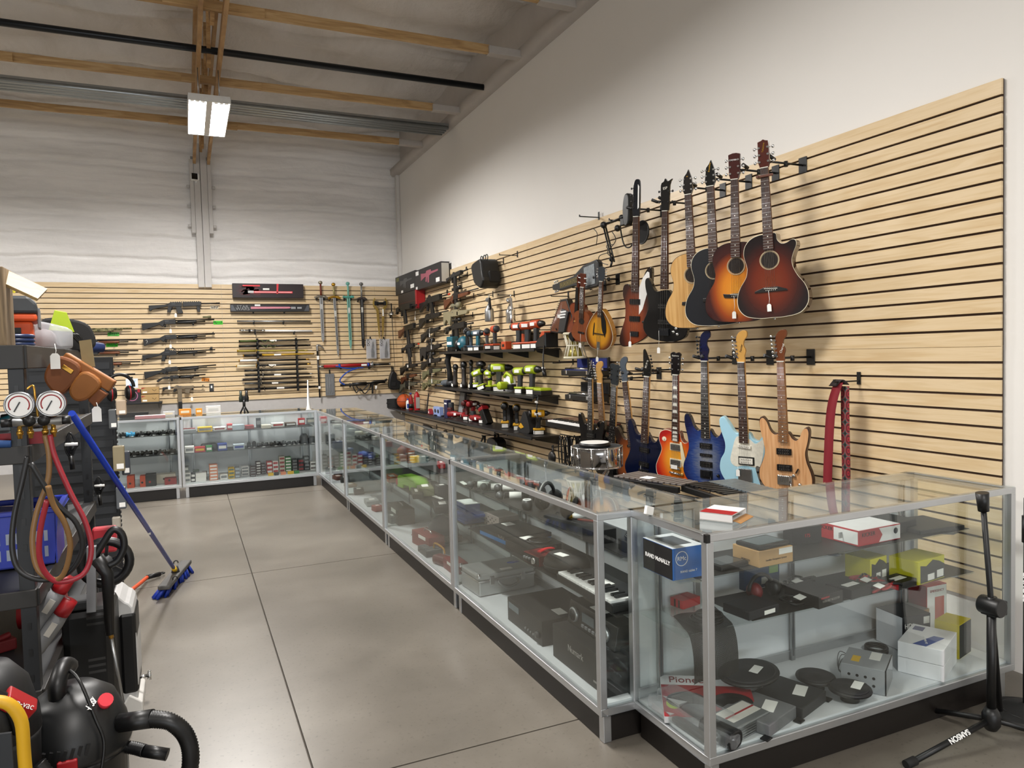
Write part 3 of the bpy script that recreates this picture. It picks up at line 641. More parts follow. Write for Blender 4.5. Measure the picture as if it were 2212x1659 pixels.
M().prism([(x*s, z*s)for x, z in crm([(.065, .185), (.095, .185), (.125, .07), (.115, .045), (.10, .06)], 4)], y-.003, y).put('control_plate', CHR, r)
knob(r, .082*s, .165*s, y, BLK);knob(r, .1*s, .115*s, y, BLK);price_tag(r, .19*s, .15*s, y-.02, -.04*s)
a, b=lowg(1528, 720, 1533, 1053)
BLB=burst('blue_burst', (0, .2), .2, .32, [(0.0, '8f9298'), (0.3, '5f6a86'), (0.55, '24407f'), (0.8, '16245e'), (1.0, '0c1438')], grain=(20, 1, 160, .55))
r, s, y, zn=electric('dark blue to grey flamed electric guitar with matching pointed headstock', a, b, ez, S_BODY, BLB, mt('0f1526', .2, coat=.4), H_STRAT[:], BLB, MAPLE, EBONY, frets=24)
inline(r, s, y, zn, 6, m_=GUNM);pickup(r, 0, .285*s, y);pickup(r, 0, .225*s, y, .085, .018);pickup(r, 0, .165*s, y);trem(r, .115*s, y);knob(r, .08*s, .10*s, y, BLK);knob(r, .1*s, .06*s, y, BLK)
a, b=lowg(1468, 757, 1467, 1041)
LPB=burst('cherry_burst', (0, .18), .19, .26, [(0.0, 'f0b03a'), (0.35, 'ee9a2a'), (0.6, 'e2591c'), (0.8, 'b81f18'), (1.0, '9c1616')])
r, s, y, zn=electric('cherry sunburst single cutaway electric guitar with cream pickguard', a, b, ez, LP_BODY, LPB, mt('6e1414', .2, coat=.4), H_33, mt('120d0d', .15, coat=.4), mt('7a2018', .3), ROSE, dots='block', bind=BINDM, lo=('Epiphone', 0, .14, .014, PEARL, 0), thick=.05)
for sd in(-1, 1):inline(r, s, y, zn, 3, sd*.024, sd*.026, .04, .12, sd)
pickup(r, 0, .285*s, y, .075, .04, STEEL, BINDM);pickup(r, 0, .165*s, y, .075, .04, STEEL, BINDM)
M().prism([(x*s, z*s)for x, z in[(.035, .33), (.05, .33), (.10, .13), (.085, .115), (.055, .15), (.042, .25)]], y-.010, y-.006).put('pickguard', mt('efe3bd', .35), r, .001)
M().bx((0, y-.012, .125*s), (.08*s, .012, .014*s), (0, rad(4), 0)).put('bridge', CHR, r, .002);M().cyl((-.045*s, y-.012, .088*s), (.045*s, y-.012, .082*s), .008).put('stop_tailpiece', CHR, r)
for x, z in((.055, .085), (.1, .085), (.075, .045), (.115, .04)):knob(r, x*s, z*s, y, mt('d9b46a', .3, .4), .011)
M().cyl((-.095*s, y-.004, .335*s), (-.095*s, y, .335*s), .017).put('switch_plate', BINDM, r);M().cyl((-.095*s, y-.022, .335*s), (-.095*s, y-.004, .335*s), .004).put('toggle_switch', BINDM, r)
M().box(-.03, .02, y-.02, y-.018, .12*s, .15*s).put('price_tag', TAGM, r)
a, b=lowg(1407, 760, 1396, 1046)
NAVY=mt('0c1430', .12, coat=.6)
r, s, y, zn=electric('glossy dark navy electric guitar behind the bell kit', a, b, ez, S_BODY, NAVY, NAVY, H_POINT, mt('121212', .15, coat=.4), MAPLE, ROSE, lo=('BC.Rich', -.004, .09, .02, PEARL, -75))
inline(r, s, y, zn, 6, .022, -.005, .03, .15, 1, BLK);pickup(r, 0, .28*s, y);pickup(r, 0, .17*s, y);trem(r, .12*s, y);knob(r, .07*s, .11*s, y);knob(r, .09*s, .07*s, y);price_tag(r, .16*s, .06*s, y-.02, -.02)
a, b=lowg(1352, 776, 1382, 1052)
SBB=burst('brown_burst', (0, .2), .2, .3, [(0.0, 'b5651f'), (0.5, '8a4416'), (0.85, '2a130c'), (1.0, '170b08')])
r, s, y, zn=electric('brown sunburst electric guitar with quilted grey headstock, right of the drum', a, b, ez, S_BODY, SBB, mt('1c0e0a', .2, coat=.4), H_STRAT, mt('4c5560', .2, coat=.4), MAPLE, ROSE, group=None)
inline(r, s, y, zn);pickup(r, 0, .33*s, y, .085, .018);pickup(r, 0, .25*s, y, .085, .018);pickup(r, 0, .17*s, y);trem(r, .12*s, y, CHR);knob(r, -.07*s, .07*s, y);knob(r, -.1*s, .11*s, y)
a, b=lowg(1338, 780, 1326, 1040, .3, .14)
r, s, y, zn=electric('black electric guitar with black-faced headstock and chrome locking nut, behind the snare drum', a, b, ez, S_BODY, BLKG, BLKG, H_33, mt('33383c', .15, coat=.4), MAPLE, EBONY, frets=24)
for sd in(-1, 1):inline(r, s, y, zn, 3, sd*.024, sd*.026, .04, .12, sd, BLK)
M().box(-.026, .026, y-.022, y-.008, zn-.012, zn+.012).put('locking_nut', CHR, r, .003);pickup(r, 0, .28*s, y);trem(r, .12*s, y)
a, b=lowg(1300, 782, 1314, 1020, .26, .1)
MAR=mt('5a101c', .15, coat=.5)
r, s, y, zn=electric('dark maroon electric guitar with pale maple headstock', a, b, ez, S_BODY, MAR, MAR, H_STRAT, mt('cfa05c', .3), MAPLE, mt('7b5a3a', .4))
inline(r, s, y, zn, 6, m_=CHR);pickup(r, 0, .28*s, y, m_=None)if False else pickup(r, 0, .28*s, y);trem(r, .12*s, y, CHR)
a, b=lowg(1283, 778, 1283, 1000, .44, .42)
r, s, y, zn=electric('glossy black electric guitar with spiky silver-streaked headstock, leftmost of the lower row', a, b, ez, S_BODY, BLKG, BLKG, H_POINT, mt('15171a', .15, coat=.4), MAPLE, EBONY, frets=24)
inline(r, s, y, zn, 6, .022, -.005, .03, .15, 1);M().bx((.0, y-.012, zn+.09), (.008, .004, .12), (0, .25, 0)).put('silver_streak', CHR, r);pickup(r, 0, .28*s, y);trem(r, .12*s, y)
a, b=W(1445, 391, .27), W(1441, 737, .2)
r, s, y, zn=electric('glossy black bass guitar with forked headstock, beside the natural acoustic', a, b, ez, [(x*1.05, z*.92)for x, z in S_BODY], BLKG, BLKG, H_BASS, mt('0f0f10', .15, coat=.4), MAHO, ROSE, None, 'dot', 22, None, 4, 1.10, body_top=.43, hl=.2, lo=('ESP', 0, .15, .024, PEARL, -10), name='bass_guitar', bridge_z=.08)
for sd in(-1, 1):inline(r, s, y, zn, 2, sd*.024, sd*.026, .06, .13, sd, BLK)
pickup(r, 0, .25*s, y, .095, .035, BLK, None, 8);pickup(r, 0, .14*s, y, .095, .035, BLK, None, 8);M().box(-.04, .04, y-.016, y, .045*s, .095*s).put('bridge', GUNM, r, .002)
for x, z in((.07, .13), (.095, .10), (.075, .075), (.105, .06)):knob(r, x*s, z*s, y, CHR, .011)
price_tag(r, .08*s, -.06*s, y-.02, -.035)
a, b=W(1383, 393, .27), W(1377, 748, .22)
TBB=burst('tobacco_bass', (0, .2), .16, .4, [(0.0, 'a04a20'), (0.45, '7a3214'), (0.75, '331208'), (1.0, '140806')])
TBO=[(-.02, .40), (.02, .41), (.05, .47), (.085, .545), (.115, .56), (.125, .52), (.118, .38), (.112, .25), (.128, .16), (.118, .10), (.05, .045), (-.04, .005), (-.10, -.004), (-.128, .03), (-.118, .10), (-.085, .20), (-.085, .30), (-.105, .37), (-.098, .43), (-.06, .44)]
r, s, y, zn=electric('brown sunburst bass guitar with large white pickguard and long dark headstock', a, b, ez, TBO, TBB, mt('120a08', .15, coat=.5), H_TB, mt('15181f', .15, coat=.4), MAHO, ROSE, None, 'dot', 20, None, 4, 1.14, body_top=.45, hl=.235, name='bass_guitar', bridge_z=.09)
inline(r, s, y, zn, 4, -.02, -.02, .06, .19, -1, BLK)
M().prism([(x*s, z*s)for x, z in[(.03, .42), (.06, .49), (.092, .53), (.108, .525), (.112, .48), (.10, .40), (.06, .27), (.032, .23)]], y-.003, y).put('pickguard', mt('f1f0ec', .25), r)
M().prism([(x*s, zn+z*s)for x, z in[(.012, .05), (.022, .06), (.022, .2), (.012, .215)]], y-.0125, y-.010).put('headstock_stripe', mt('f1f0ec', .25), r)
pickup(r, 0, .32*s, y, .09, .04, BLK, None, 0);pickup(r, 0, .20*s, y, .09, .04, BLK, None, 0);M().box(-.035, .035, y-.016, y, .075*s, .11*s).put('bridge', GUNM, r, .002)
for x, z in((.07, .18), (.09, .14)):knob(r, x*s, z*s, y, BLK)
price_tag(r, .1*s, .02*s, y-.02, -.03)
# hanger arms
def hanger_arm(px, py, reach, label, plate=(.062, .095), yoke=True, dz=0.0, sw=.0):
 p=W(px, py, 0)
 r=T('guitar_hanger', label, 'hanger', p, RW, 'guitar hangers')
 M().box(-plate[0]/2, plate[0]/2, -.006, 0, -plate[1]/2, plate[1]/2).put('wall_plate', BLK, r, .002)
 M().cyl((0, -.004, 0), (sw, -reach, dz), .0065, n=8).put('arm', BLK, r);M().cyl((sw*.55, -reach*.55, dz*.5-.02), (sw*.55, -reach*.55, dz*.5+.012), .012, n=10).put('clamp_screw', BLK, r)
 if yoke:
  for s_ in(-1, 1):
   M().tube([(sw, -reach, dz), (sw+s_*.036, -reach-.012, dz+.004), (sw+s_*.044, -reach-.055, dz+.018)], [.007, .011, .011], 8).put('padded_fork', BLK, r)
for px, py, n_ in[(1735, 357, 'behind the red-brown acoustic guitar, at the end of the upper rack'), (1676, 374, 'behind the headstock of the orange sunburst acoustic'), (1618, 393, 'to the right of the black acoustic headstock'), (1562, 411, 'to the right of the natural acoustic headstock'), (1490, 440, 'holding the black bass'), (1432, 455, 'holding the white-guarded bass'), (1752, 771, 'holding the natural maple electric guitar'), (1664, 772, 'holding the light blue electric guitar'), (1589, 772, 'holding the blue flamed electric guitar'), (1456, 798, 'behind the cherry sunburst headstock'), (1424, 806, 'to the right of the navy guitar'), (1397, 815, 'beside the grey quilted headstock'), (1332, 818, 'between the maroon guitar and the black-faced headstock')]:
 hanger_arm(px, py, .25 if py<500 else .27, 'black forked guitar hanger '+n_)
hanger_arm(1335, 603, .17, 'black hanger with wall plate holding the yellow mandolin');hanger_arm(1306, 617, .17, 'black hanger plate behind the mandolin neck')
# long guns and replicas
_hk={}
def hook(p, rz, reach, label, up=.05, tip=.015):
 """slatwall hook: a lip in the groove, a bar out of the wall and a turned-up tip"""
 k=round(reach, 3)
 if k not in _hk:
  o=M().box(-.012, .012, -.004, 0, -.02, up).beam((0, 0, 0), (0, -reach, 0), .012, .008).beam((0, -reach, -.004), (0, -reach, tip), .012, .006, up=(0, 1, 0)).put('slatwall_hook', BLK)
  _hk[k]=o
 else:
  o=_hk[k].copy();COL.objects.link(o)
 o.location=p;o.rotation_euler=(0, 0, rz)
 return tag(o, label, 'hook', 'slatwall display hooks')
WALNUT=wood('gun_walnut', (9, 30, 30), [(0.3, '4a2414'), (0.7, '74401f')], r=.4);OLIVE=mt('6b6a4c', .6);TAN=mt('8d8468', .6)
def camo():
 m, nt, b, N, L=newmat('camouflage');tc=N('ShaderNodeTexCoord');n=N('ShaderNodeTexNoise');n.inputs['Scale'].default_value=22;n.inputs['Detail'].default_value=2
 rp=ramp(N, [(.38, '3b3a26'), (.48, '6b6a45'), (.56, '8e865f'), (.66, '4d4a2f')]);L(tc.outputs['Object'], n.inputs['Vector']);L(n.outputs['Fac'], rp.inputs['Fac']);L(rp.outputs['Color'], b.inputs['Base Color']);b.inputs['Roughness'].default_value=.65
 return m
CAMO=camo();TIP=mt('e2421a', .45)
ST={'solid':[(0, -.003), (0, -.105), (.012, -.11), (.235, -.035), (.265, -.06), (.285, -.065), (.30, -.03), (.32, .02), (.27, .02), (.22, .0)], 'skel':[(0, 0), (0, -.085), (.03, -.085), (.05, -.06), (.22, -.03), (.26, -.02), (.28, .02), (.22, .005)], 'ar':[(0, .012), (.0, -.075), (.025, -.08), (.06, -.045), (.15, -.03), (.15, -.005), (.26, -.005), (.26, .022), (.10, .022)], 'bird':[(0, -.05), (.03, -.085), (.07, -.06), (.13, -.02), (.24, -.035), (.26, .03), (.18, .03), (.08, .0)], 'bull':[(0, .03), (0, -.12), (.02, -.125), (.10, -.06), (.14, -.075), (.17, -.11), (.22, -.12), (.25, -.03), (.28, -.02), (.28, .02), (.20, .03)]}
def gun(kind, label, short, p1, p2, rz, cs=GUN, cb=GUN, scope=None, tip=None, mag=None, grip=None, fore=None, hooks=True, wallp=None, sight=False, rail=False, cat='rifle', name='replica_rifle', group='replica long guns on the walls', sticker=False):
 L, ry=span(p1, p2, rz);r=T(name, label, cat, p1, rz, group, ry=ry);k=M
 q=lambda ol:[(x*L, z*L)for x, z in ol]
 stock=ST.get(kind, ST['solid']);t=.021
 k().prism(q(stock), -t, t).put('stock', cs, r, .006)
 if kind=='skel2':pass
 rx0, rx1, rz0, rz1=.25, .46, -.03, .038
 if kind in('ar', 'bull'):rx0, rx1, rz0, rz1=.24, .48, -.032, .04
 k().prism(q([(rx0, rz0+.01), (rx0+.02, rz0), (rx1, rz0), (rx1, rz1-.008), (rx1-.02, rz1), (rx0+.05, rz1), (rx0, .015)]), -.019, .019).box(rx0*L+.06, rx0*L+.12, -.0195, .0, .006, .022, 1).put('receiver', [cb, mt('4b4d50', .4, .6)], r, .003)
 k().tube([(.30*L, 0, -.03*L), (.305*L, 0, -.06*L), (.35*L, 0, -.062*L), (.365*L, 0, -.03*L)], .003, 6).put('trigger_guard', cb, r)
 fz=.004
 fo=fore or 'pump'
 if fo=='pump':
  k().cyl((.46*L, 0, .018*L), (1.0*L, 0, .012*L), .0105, .0095).put('barrel', cb, r)
  k().cyl((.46*L, 0, -.010*L), (.87*L, 0, -.010*L), .0095).put('magazine_tube', cb, r)
  m=k().lathe([(.017, 0), (.021, .01), (.021, .26*L), (.017, .27*L)], (.48*L, 0, -.010*L), 'x', 14)
  m.put('forend', cs if cs in(WALNUT, CAMO, OLIVE)else cb, r)
 elif fo=='stocked':
  k().prism(q([(.44, -.03), (.74, -.018), (.76, .0), (.75, .012), (.44, .02)]), -.019, .019).put('forend', cs, r, .006)
  k().cyl((.44*L, 0, .020*L), (1.0*L, 0, .014*L), .0095, .008).put('barrel', cb, r)
 else:
  k().prism(q([(.47, -.03), (.73, -.024), (.735, .03), (.73, .038), (.47, .038)]), -.024, .024).put('handguard', cb if fo=='rail' else cs, r, .004)
  k().cyl((.72*L, 0, .010*L), (1.0*L, 0, .008*L), .009, .009).cyl((.95*L, 0, .008*L), (1.0*L, 0, .008*L), .012).put('barrel', cb, r)
 if kind=='ar' or grip:
  k().prism(q([(.265, -.02), (.315, -.025), (.295, -.115), (.245, -.11)]), -.015, .015).put('grip', grip or cs, r, .004)
 if mag:
  w, h, a=mag
  ol=[(.40-w/2, -.02), (.40+w/2, -.02), (.40+w/2+a*.5, -h*.55), (.40+w/2+a, -h), (.40-w/2+a, -h-.008), (.40-w/2+a*.45, -h*.55)]
  k().prism(q(ol), -.014, .014).put('magazine', cb, r, .003)
 if rail:
  m=k()
  for i in range(14):m.box((.30+i*.03)*L, (.316+i*.03)*L, -.010, .010, .036*L, .048*L)
  m.put('top_rail', cb, r)
 if sight:
  k().prism(q([(.30, .03), (.31, .06), (.36, .062), (.39, .036)]), -.008, .008).put('rear_sight', cb, r, .002)
  k().prism(q([(.92, .02), (.935, .058), (.965, .058), (.965, .02)]), -.006, .006).put('front_sight', cb, r, .002)
 if scope:
  sm, rr=scope;z=.085*L
  k().lathe([(rr*.9, 0), (rr*.9, .05), (rr*.55, .08), (rr*.55, .17), (rr*.75, .19), (rr*1.25, .23), (rr*1.25, .30)], (.27*L, 0, z), 'x', 16).put('scope', sm, r)
  for x in(.34, .42):k().box(x*L-.008, x*L+.008, -.012, .012, .03*L, z).put('scope_mount', cb, r)
  k().cyl((.39*L, 0, z), (.39*L, 0, z+.03), .011).put('turret', sm, r)
 if tip:k().cyl((.985*L, 0, .008*L), (1.02*L, 0, .008*L), .013).put('muzzle_tip', tip, r)
 if sticker:k().box(.36*L, .42*L, -.0205, -.0195, -.02, .02).put('price_sticker', TAGM, r)
 if hooks:
  for xf, w in((.31, 'left'), (.70, 'right')):
   P=p1+(p2-p1)*xf;out=Vector((math.sin(rz), -math.cos(rz), 0));wall=P-out*(P.x*0)
   if rz==0:P=Vector((P.x, YW, P.z));dd=YW-p1.y
   else:P=Vector((XW, P.y, P.z));dd=XW-p1.x
   P.z-=L*(.045 if xf<.5 else .034)+.006
   hook(P, rz, dd+.028, f'{w} black slatwall hook under the {short}')
 return r, L
def hang_tag(label, p, rz, drop=.09, group='white price tags on strings'):
 """price tag on a string; p: the knot"""
 r=T('price_tag', label, 'tag', p, rz, group)
 M().tube([(0, 0, 0), (.004, -.004, -drop*.5), (0, -.006, -drop)], .0012, 5).put('string', TAGM, r)
 M().prism([(-.016, -drop-.045), (.016, -drop-.045), (.016, -drop+.004), (.008, -drop+.014), (-.008, -drop+.014), (-.016, -drop+.004)], -.007, -.006).put('tag_card', TAGM, r)
 return r
def Bp(a, b, d=.07):return B(a[0], a[1], d), B(b[0], b[1], d)
def Wp(a, b, d=.07):return W(a[0], a[1], d), W(b[0], b[1], d)
BG=mt('0f1011', .42)
a, b=Bp((321, 660), (475, 656));r, L=gun('skel', 'black shotgun with drum magazine and railed top, highest of the black column', 'drum magazine shotgun', a, b, 0, BG, BG, mag=(.075, .13, .03), grip=BG, fore='rail', rail=True, cat='shotgun', name='shotgun')
M().prism([(.66*L, -.03*L), (.71*L, -.03*L), (.71*L, -.12*L), (.67*L, -.12*L)], -.014, .014).put('foregrip', BG, r, .004)
a, b=Bp((306, 698), (463, 692));r, L=gun('solid', 'black pump shotgun with weapon light near its muzzle, second in the column', 'shotgun with weapon light', a, b, 0, BG, BG, cat='shotgun', name='shotgun')
M().lathe([(.014, 0), (.014, .06), (.019, .08), (.019, .12)], (.84*L, 0, .055*L), 'x', 14).put('weapon_light', OLIVE, r)
a, b=Bp((309, 732), (464, 723));r, L=gun('solid', 'black pump shotgun with scribbled butt and raised front bead, third in the column', 'shotgun with scribbled butt', a, b, 0, BG, BG, cat='shotgun', name='shotgun')
M().prism([(.95*L, .02*L), (.985*L, .05*L), (.99*L, .018*L)], -.006, .006).put('front_bead', BG, r);M().tube([(.03*L, -.0215, -.03*L), (.05*L, -.0215, -.02*L), (.055*L, -.0215, -.05*L), (.04*L, -.0215, -.07*L)], .0016, 5).put('scribble', WHT, r)
a, b=Bp((307, 767), (465, 757));r, L=gun('skel', 'black tactical shotgun with carry handle, top rail and pistol grip, fourth in the column', 'shotgun with carry handle', a, b, 0, BG, BG, grip=BG, rail=True, sight=True, cat='shotgun', name='shotgun')
M().prism([(.30*L, .04*L), (.32*L, .085*L), (.42*L, .085*L), (.46*L, .045*L), (.44*L, .045*L), (.41*L, .07*L), (.33*L, .07*L), (.32*L, .04*L)], -.01, .01).put('carry_handle', BG, r)
a, b=Bp((311, 803), (467, 790));gun('solid', 'plain black pump shotgun, fifth in the column above the short one', 'plain black shotgun', a, b, 0, BG, BG, cat='shotgun', name='shotgun')
a, b=Bp((337, 818), (444, 810));gun('bird', 'short black shotgun with curved birdshead grip beside the orange card', 'birdshead shotgun', a, b, 0, BG, BG, rail=True, cat='shotgun', name='shotgun')
a, b=Bp((351, 838), (443, 836));r, L=gun('ar', 'tan and black compact carbine with long magazine hanging lowest in the column', 'compact carbine', a, b, 0, BG, mt('6f6350', .5), mag=(.10, .36, .0), grip=BG, fore='rail', sight=True, hooks=True)
M().prism([(.52*L, -.03*L), (.66*L, -.03*L), (.62*L, -.16*L), (.52*L, -.14*L)], -.016, .016).put('foregrip', mt('6f6350', .5), r, .004)
M().prism([(.36*L, -.36*L), (.45*L, -.36*L), (.45*L, -.56*L), (.36*L, -.56*L)], -.017, .017).put('pouch', BG, r, .005)
for(mx, my, cs_, lab, sh)in[(285, 711, CAMO, 'camouflage long gun, topmost of the four half hidden by the tool rack', 'camouflage long gun'), (298, 736, WALNUT, 'dark long gun with wooden stock beside the lower left green card', 'long gun by the green card'), (299, 759, WALNUT, 'dark long gun below the two green cards, third of the four', 'third half hidden long gun'), (303, 783, WALNUT, 'dark long gun just above the earmuffs, lowest of the four', 'long gun above the earmuffs')]:
 a, b=Bp((mx-165, my+4), (mx, my));gun('solid', lab, sh, a, b, 0, cs_, CAMO if cs_ is CAMO else BG, cat='rifle', name='long_gun', group='half hidden long guns on the back wall')
a, b=Bp((-130, 614), (43, 612));gun('solid', 'dark long gun above the yellow card, only its barrel showing past the board', 'long gun above the yellow card', a, b, 0, WALNUT, BG, name='long_gun', group='half hidden long guns on the back wall')
def card(px, py, w, h, col, label, lines=2, d=.006, ink='202020', tilt=0.0):
 p=B(px, py, d);o=M().box(-w/2, w/2, -.001, 0, -h/2, h/2).put('price_card', mt(col, .7), None, loc=p, rot=(0, tilt, 0));tag(o, label, 'price card', 'bright hand-written price cards')
 m=M();rr=random.Random(px)
 for i in range(lines):
  x=-w*.38
  while x<w*.36:
   a=rr.uniform(.008, .02);m.box(x, x+a, -.0018, -.001, h*(.18-.36*i)-.008, h*(.18-.36*i)+rr.uniform(-.002, .008));x+=a+.006
 m.put('handwriting', mt(ink, .7), o)
 return o
card(471, 697, .135, .055, '3fd02c', 'bright green price card at the muzzle of the second black shotgun')
card(245, 722, .15, .052, '45b53f', 'green price card under the camouflage long gun barrel');card(242, 745, .15, .055, '3fd02c', 'bright green price card, lower of the pair beside the long guns')
card(444, 820, .11, .05, 'e58a1f', 'orange price card at the end of the birdshead shotgun', tilt=.1);card(463, 664, .12, .045, 'c9c0ad', 'cream lined price card under the drum magazine shotgun muzzle');card(22, 628, .12, .06, 'efe03a', 'yellow price card beside the old wooden board')
o=M().box(-.032, .032, -.012, 0, -.06, .06).put('blister_pack', DKG, None, .003, loc=B(457, 837, .004));tag(o, 'small grey carded pack hanging right of the compact carbine', 'pack');M().box(-.01, .01, -.013, -.012, -.01, .03).put('print', WHT, o)
for i, (x, y, w)in enumerate([(379, 669, 'drum magazine shotgun'), (368, 703, 'second black shotgun'), (368, 736, 'shotgun with scribbled butt'), (366, 770, 'carry handle shotgun'), (365, 825, 'birdshead shotgun'), (414, 850, 'compact carbine')]):
 hang_tag('white price tag on a string below the '+w, B(x, y, .10), 0, .07)
R_=[('ar', (857, 668), (900, 660), GUN, 'black short carbine in front of the red-ended case', 'black short carbine', dict(mag=(.12, .22, .06), grip=GUN, fore='rail')), ('ak', (908, 655), (970, 637), GUN, 'black folding stock replica rifle with red muzzle, right of the red-ended case', 'folding stock rifle', dict(tip=TIP, mag=(.09, .2, .07), grip=GUN, fore='rail', sight=True)), ('skel', (966, 602), (1010, 583), GUN, 'black submachine gun replica with very long magazine near the top edge', 'long magazine submachine gun', dict(mag=(.10, .62, .0), grip=GUN, fore='rail', sight=True)), ('solid', (961, 648), (1033, 626), WALNUT, 'brown wooden stocked rifle with scope under the submachine gun', 'brown scoped rifle', dict(scope=(BLK, .020), fore='stocked')), ('bull', (960, 680), (1030, 671), TAN, 'tan sniper replica with big drab scope', 'tan sniper replica', dict(scope=(mt('7d7860', .5), .032), fore='stocked', cb=TAN)), ('solid', (907, 690), (968, 674), GUN, 'dark shotgun with slim barrel left of the tan sniper replica', 'dark slim shotgun', dict(fore='stocked')), ('solid', (862, 714), (909, 700), WALNUT, 'black rifle with wooden butt and long straight magazine near the corner', 'wooden butt rifle', dict(mag=(.10, .38, .09), grip=GUN, fore='rail')), ('solid', (911, 722), (964, 704), GUN, 'plain dark rifle with raised comb in the middle of the replicas', 'plain dark rifle', dict(fore='stocked')), ('ar', (964, 710), (1022, 699), GUN, 'black carbine with printed magazine just above the teal tools', 'carbine with printed magazine', dict(mag=(.11, .30, .02), grip=GUN, fore='rail', rail=True, scope=(BLK, .018))), ('skel', (869, 752), (904, 744), GUN, 'black submachine gun replica with curved magazine and orange muzzle', 'orange muzzle submachine gun', dict(tip=TIP, mag=(.11, .36, .08), grip=GUN, fore='rail')), ('bull', (909, 758), (968, 742), GUN, 'dark thumbhole rifle with scope left of the top tool shelf', 'thumbhole scoped rifle', dict(scope=(BLK, .024), fore='stocked')), ('solid', (912, 782), (966, 775), GUN, 'dark scoped rifle with red ring at its muzzle below the top tool shelf', 'red ring rifle', dict(scope=(BLK, .020), tip=TIP, fore='stocked')), ('solid', (866, 793), (913, 787), GUN, 'dark carbine with white sticker beside the hanging backpack', 'stickered carbine', dict(fore='stocked', tip=TIP, sticker=True)), ('solid', (914, 803), (967, 797), OLIVE, 'olive green bolt action rifle above the camouflage one', 'olive rifle', dict(fore='stocked')), ('solid', (868, 815), (910, 808), WALNUT, 'short brown wooden carbine, the lowest but one next to the corner', 'short brown carbine', dict(fore='stocked')), ('solid', (914, 826), (966, 824), CAMO, 'green camouflage rifle, lowest of the replicas above the cap', 'green camouflage rifle', dict(fore='stocked', cb=OLIVE)), ('solid', (863, 830), (913, 828), mt('5a5748', .6), 'grey-brown camouflage rifle above the plastic bottle', 'grey-brown rifle', dict(fore='stocked'))]
for i, (kd, p, q_, cs_, lab, sh, kw)in enumerate(R_):
 a, b=Wp(p, q_, .09 if kd!='ar' or i else .19);cb_=kw.pop('cb', GUN);gun(kd, lab, sh, a, b, RW, cs_, cb_, hooks=i>0, **kw)
for x, y, w in((897, 672, 'black short carbine'), (1024, 655, 'brown scoped rifle')if False else(928, 707, 'dark slim shotgun'), (932, 733, 'plain dark rifle'), (929, 762, 'thumbhole scoped rifle'), (933, 806, 'olive rifle'), (884, 822, 'short brown carbine'), (985, 735, 'carbine with printed magazine')):
 hang_tag('white price tag on a string under the '+w, W(x, y, .14), RW, .10)
def wallbox(name, label, cat, pts, h0, h1, d0, d1, col, rz=RW):
 """carton held against the wall between two pixels of its lower front edge; h0, h1: heights"""
 a, b=W(pts[0][0], pts[0][1], d1), W(pts[1][0], pts[1][1], d1)
 y1, y0=a.y, b.y;z=(a.z+b.z)/2
 r=T(name, label, cat, (XW-d0, y1, z), rz)
 m=M().box(0, y1-y0, -(d1-d0), 0, 0, h0).put('box', mt(col, .5), r, .003)
 return r, y1-y0, h0, -(d1-d0)
def riflepic(r, x0, x1, z, y, m_):
 w=x1-x0
 M().prism([(x0+a*w, z+b*w)for a, b in[(0, -.05), (0, .08), (.3, .06), (.34, .10), (.6, .10), (.62, .06), (1, .06), (1, .03), (.62, .02), (.5, 0), (.48, -.12), (.4, -.12), (.4, -.01), (.34, -.1), (.28, -.09), (.3, 0), (.2, -.01)]], y-.001, y).put('printed_rifle', m_, r)
r, w, h, y=wallbox('boxed_replica', 'black carton with a grey printed rifle at the corner end of the right wall', 'box', ((855, 637), (897, 627)), .30, 0, .01, .14, '1d1c1d')
riflepic(r, .25*w, .85*w, .16, y, mt('5a5a5a', .6));M().box(.05*w, .2*w, y-.001, y, .22, .28).put('emblem', mt('6b6b3a', .6), r);M().box(.78*w, .95*w, y-.001, y, .04, .10).put('printed_lines', WHT, r);M().box(.3*w, .4*w, y-.001, y, .01, .05).put('price_sticker', TAGM, r)
r, w, h, y=wallbox('boxed_replica', 'black carton with a pink printed rifle and pale end above the submachine gun', 'box', ((897, 627), (953, 612)), .30, 0, .01, .14, '232022')
riflepic(r, .25*w, .9*w, .16, y, mt('a05a68', .6));M().box(.04*w, .16*w, y-.001, y, .22, .28).box(.03*w, .1*w, y-.001, y, .01, .05).box(.82*w, .95*w, y-.001, y, .03, .09).put('printed_lines', WHT, r);M().box(w-.001, w+.0015, y+.01, -.01, .02, .28).put('end_label', mt('b9b6ae', .6), r)
r, w, h, y=wallbox('rifle_case', 'dark flat case with bright red end hanging beside the folding stock rifle', 'case', ((861, 671), (898, 671)), .29, 0, .01, .15, '2a2422')
M().box(w-.001, w+.06, y-.004, .0, .0, h).put('end_cover', RED, r, .006);M().box(0, w, y-.0012, y, .13, .136).put('piping', mt('6a3a30', .6), r)
p=W(1062, 588, .06);r=T('hanging_bag', 'black boxy bag hanging from a hook near the top edge of the slatwall', 'bag', p, RW)
M().prism(crm([(-.17, .09), (.0, .13), (.13, .13), (.17, .0), (.20, -.12), (.12, -.20), (.03, -.18), (-.09, -.12), (-.14, -.02)], 3), -.20, .03).put('pouch', BLK, r, .02);M().prism([(.14, -.02), (.21, .0), (.21, -.13), (.13, -.17)], -.12, .03).put('side_pocket', BLKM, r, .02)
for x in(-.06, .03, .1):M().torus((x, -.10, .16), .035, .006, 'y', 16, 6).put('clip', mt('3a3f3c', .5), r)
for px, py in((1088, 566), (1118, 552)):hook(W(px, py, 0), RW, .22, 'long black hook by the hanging bag, '+('holding it' if px<1100 else 'empty'))
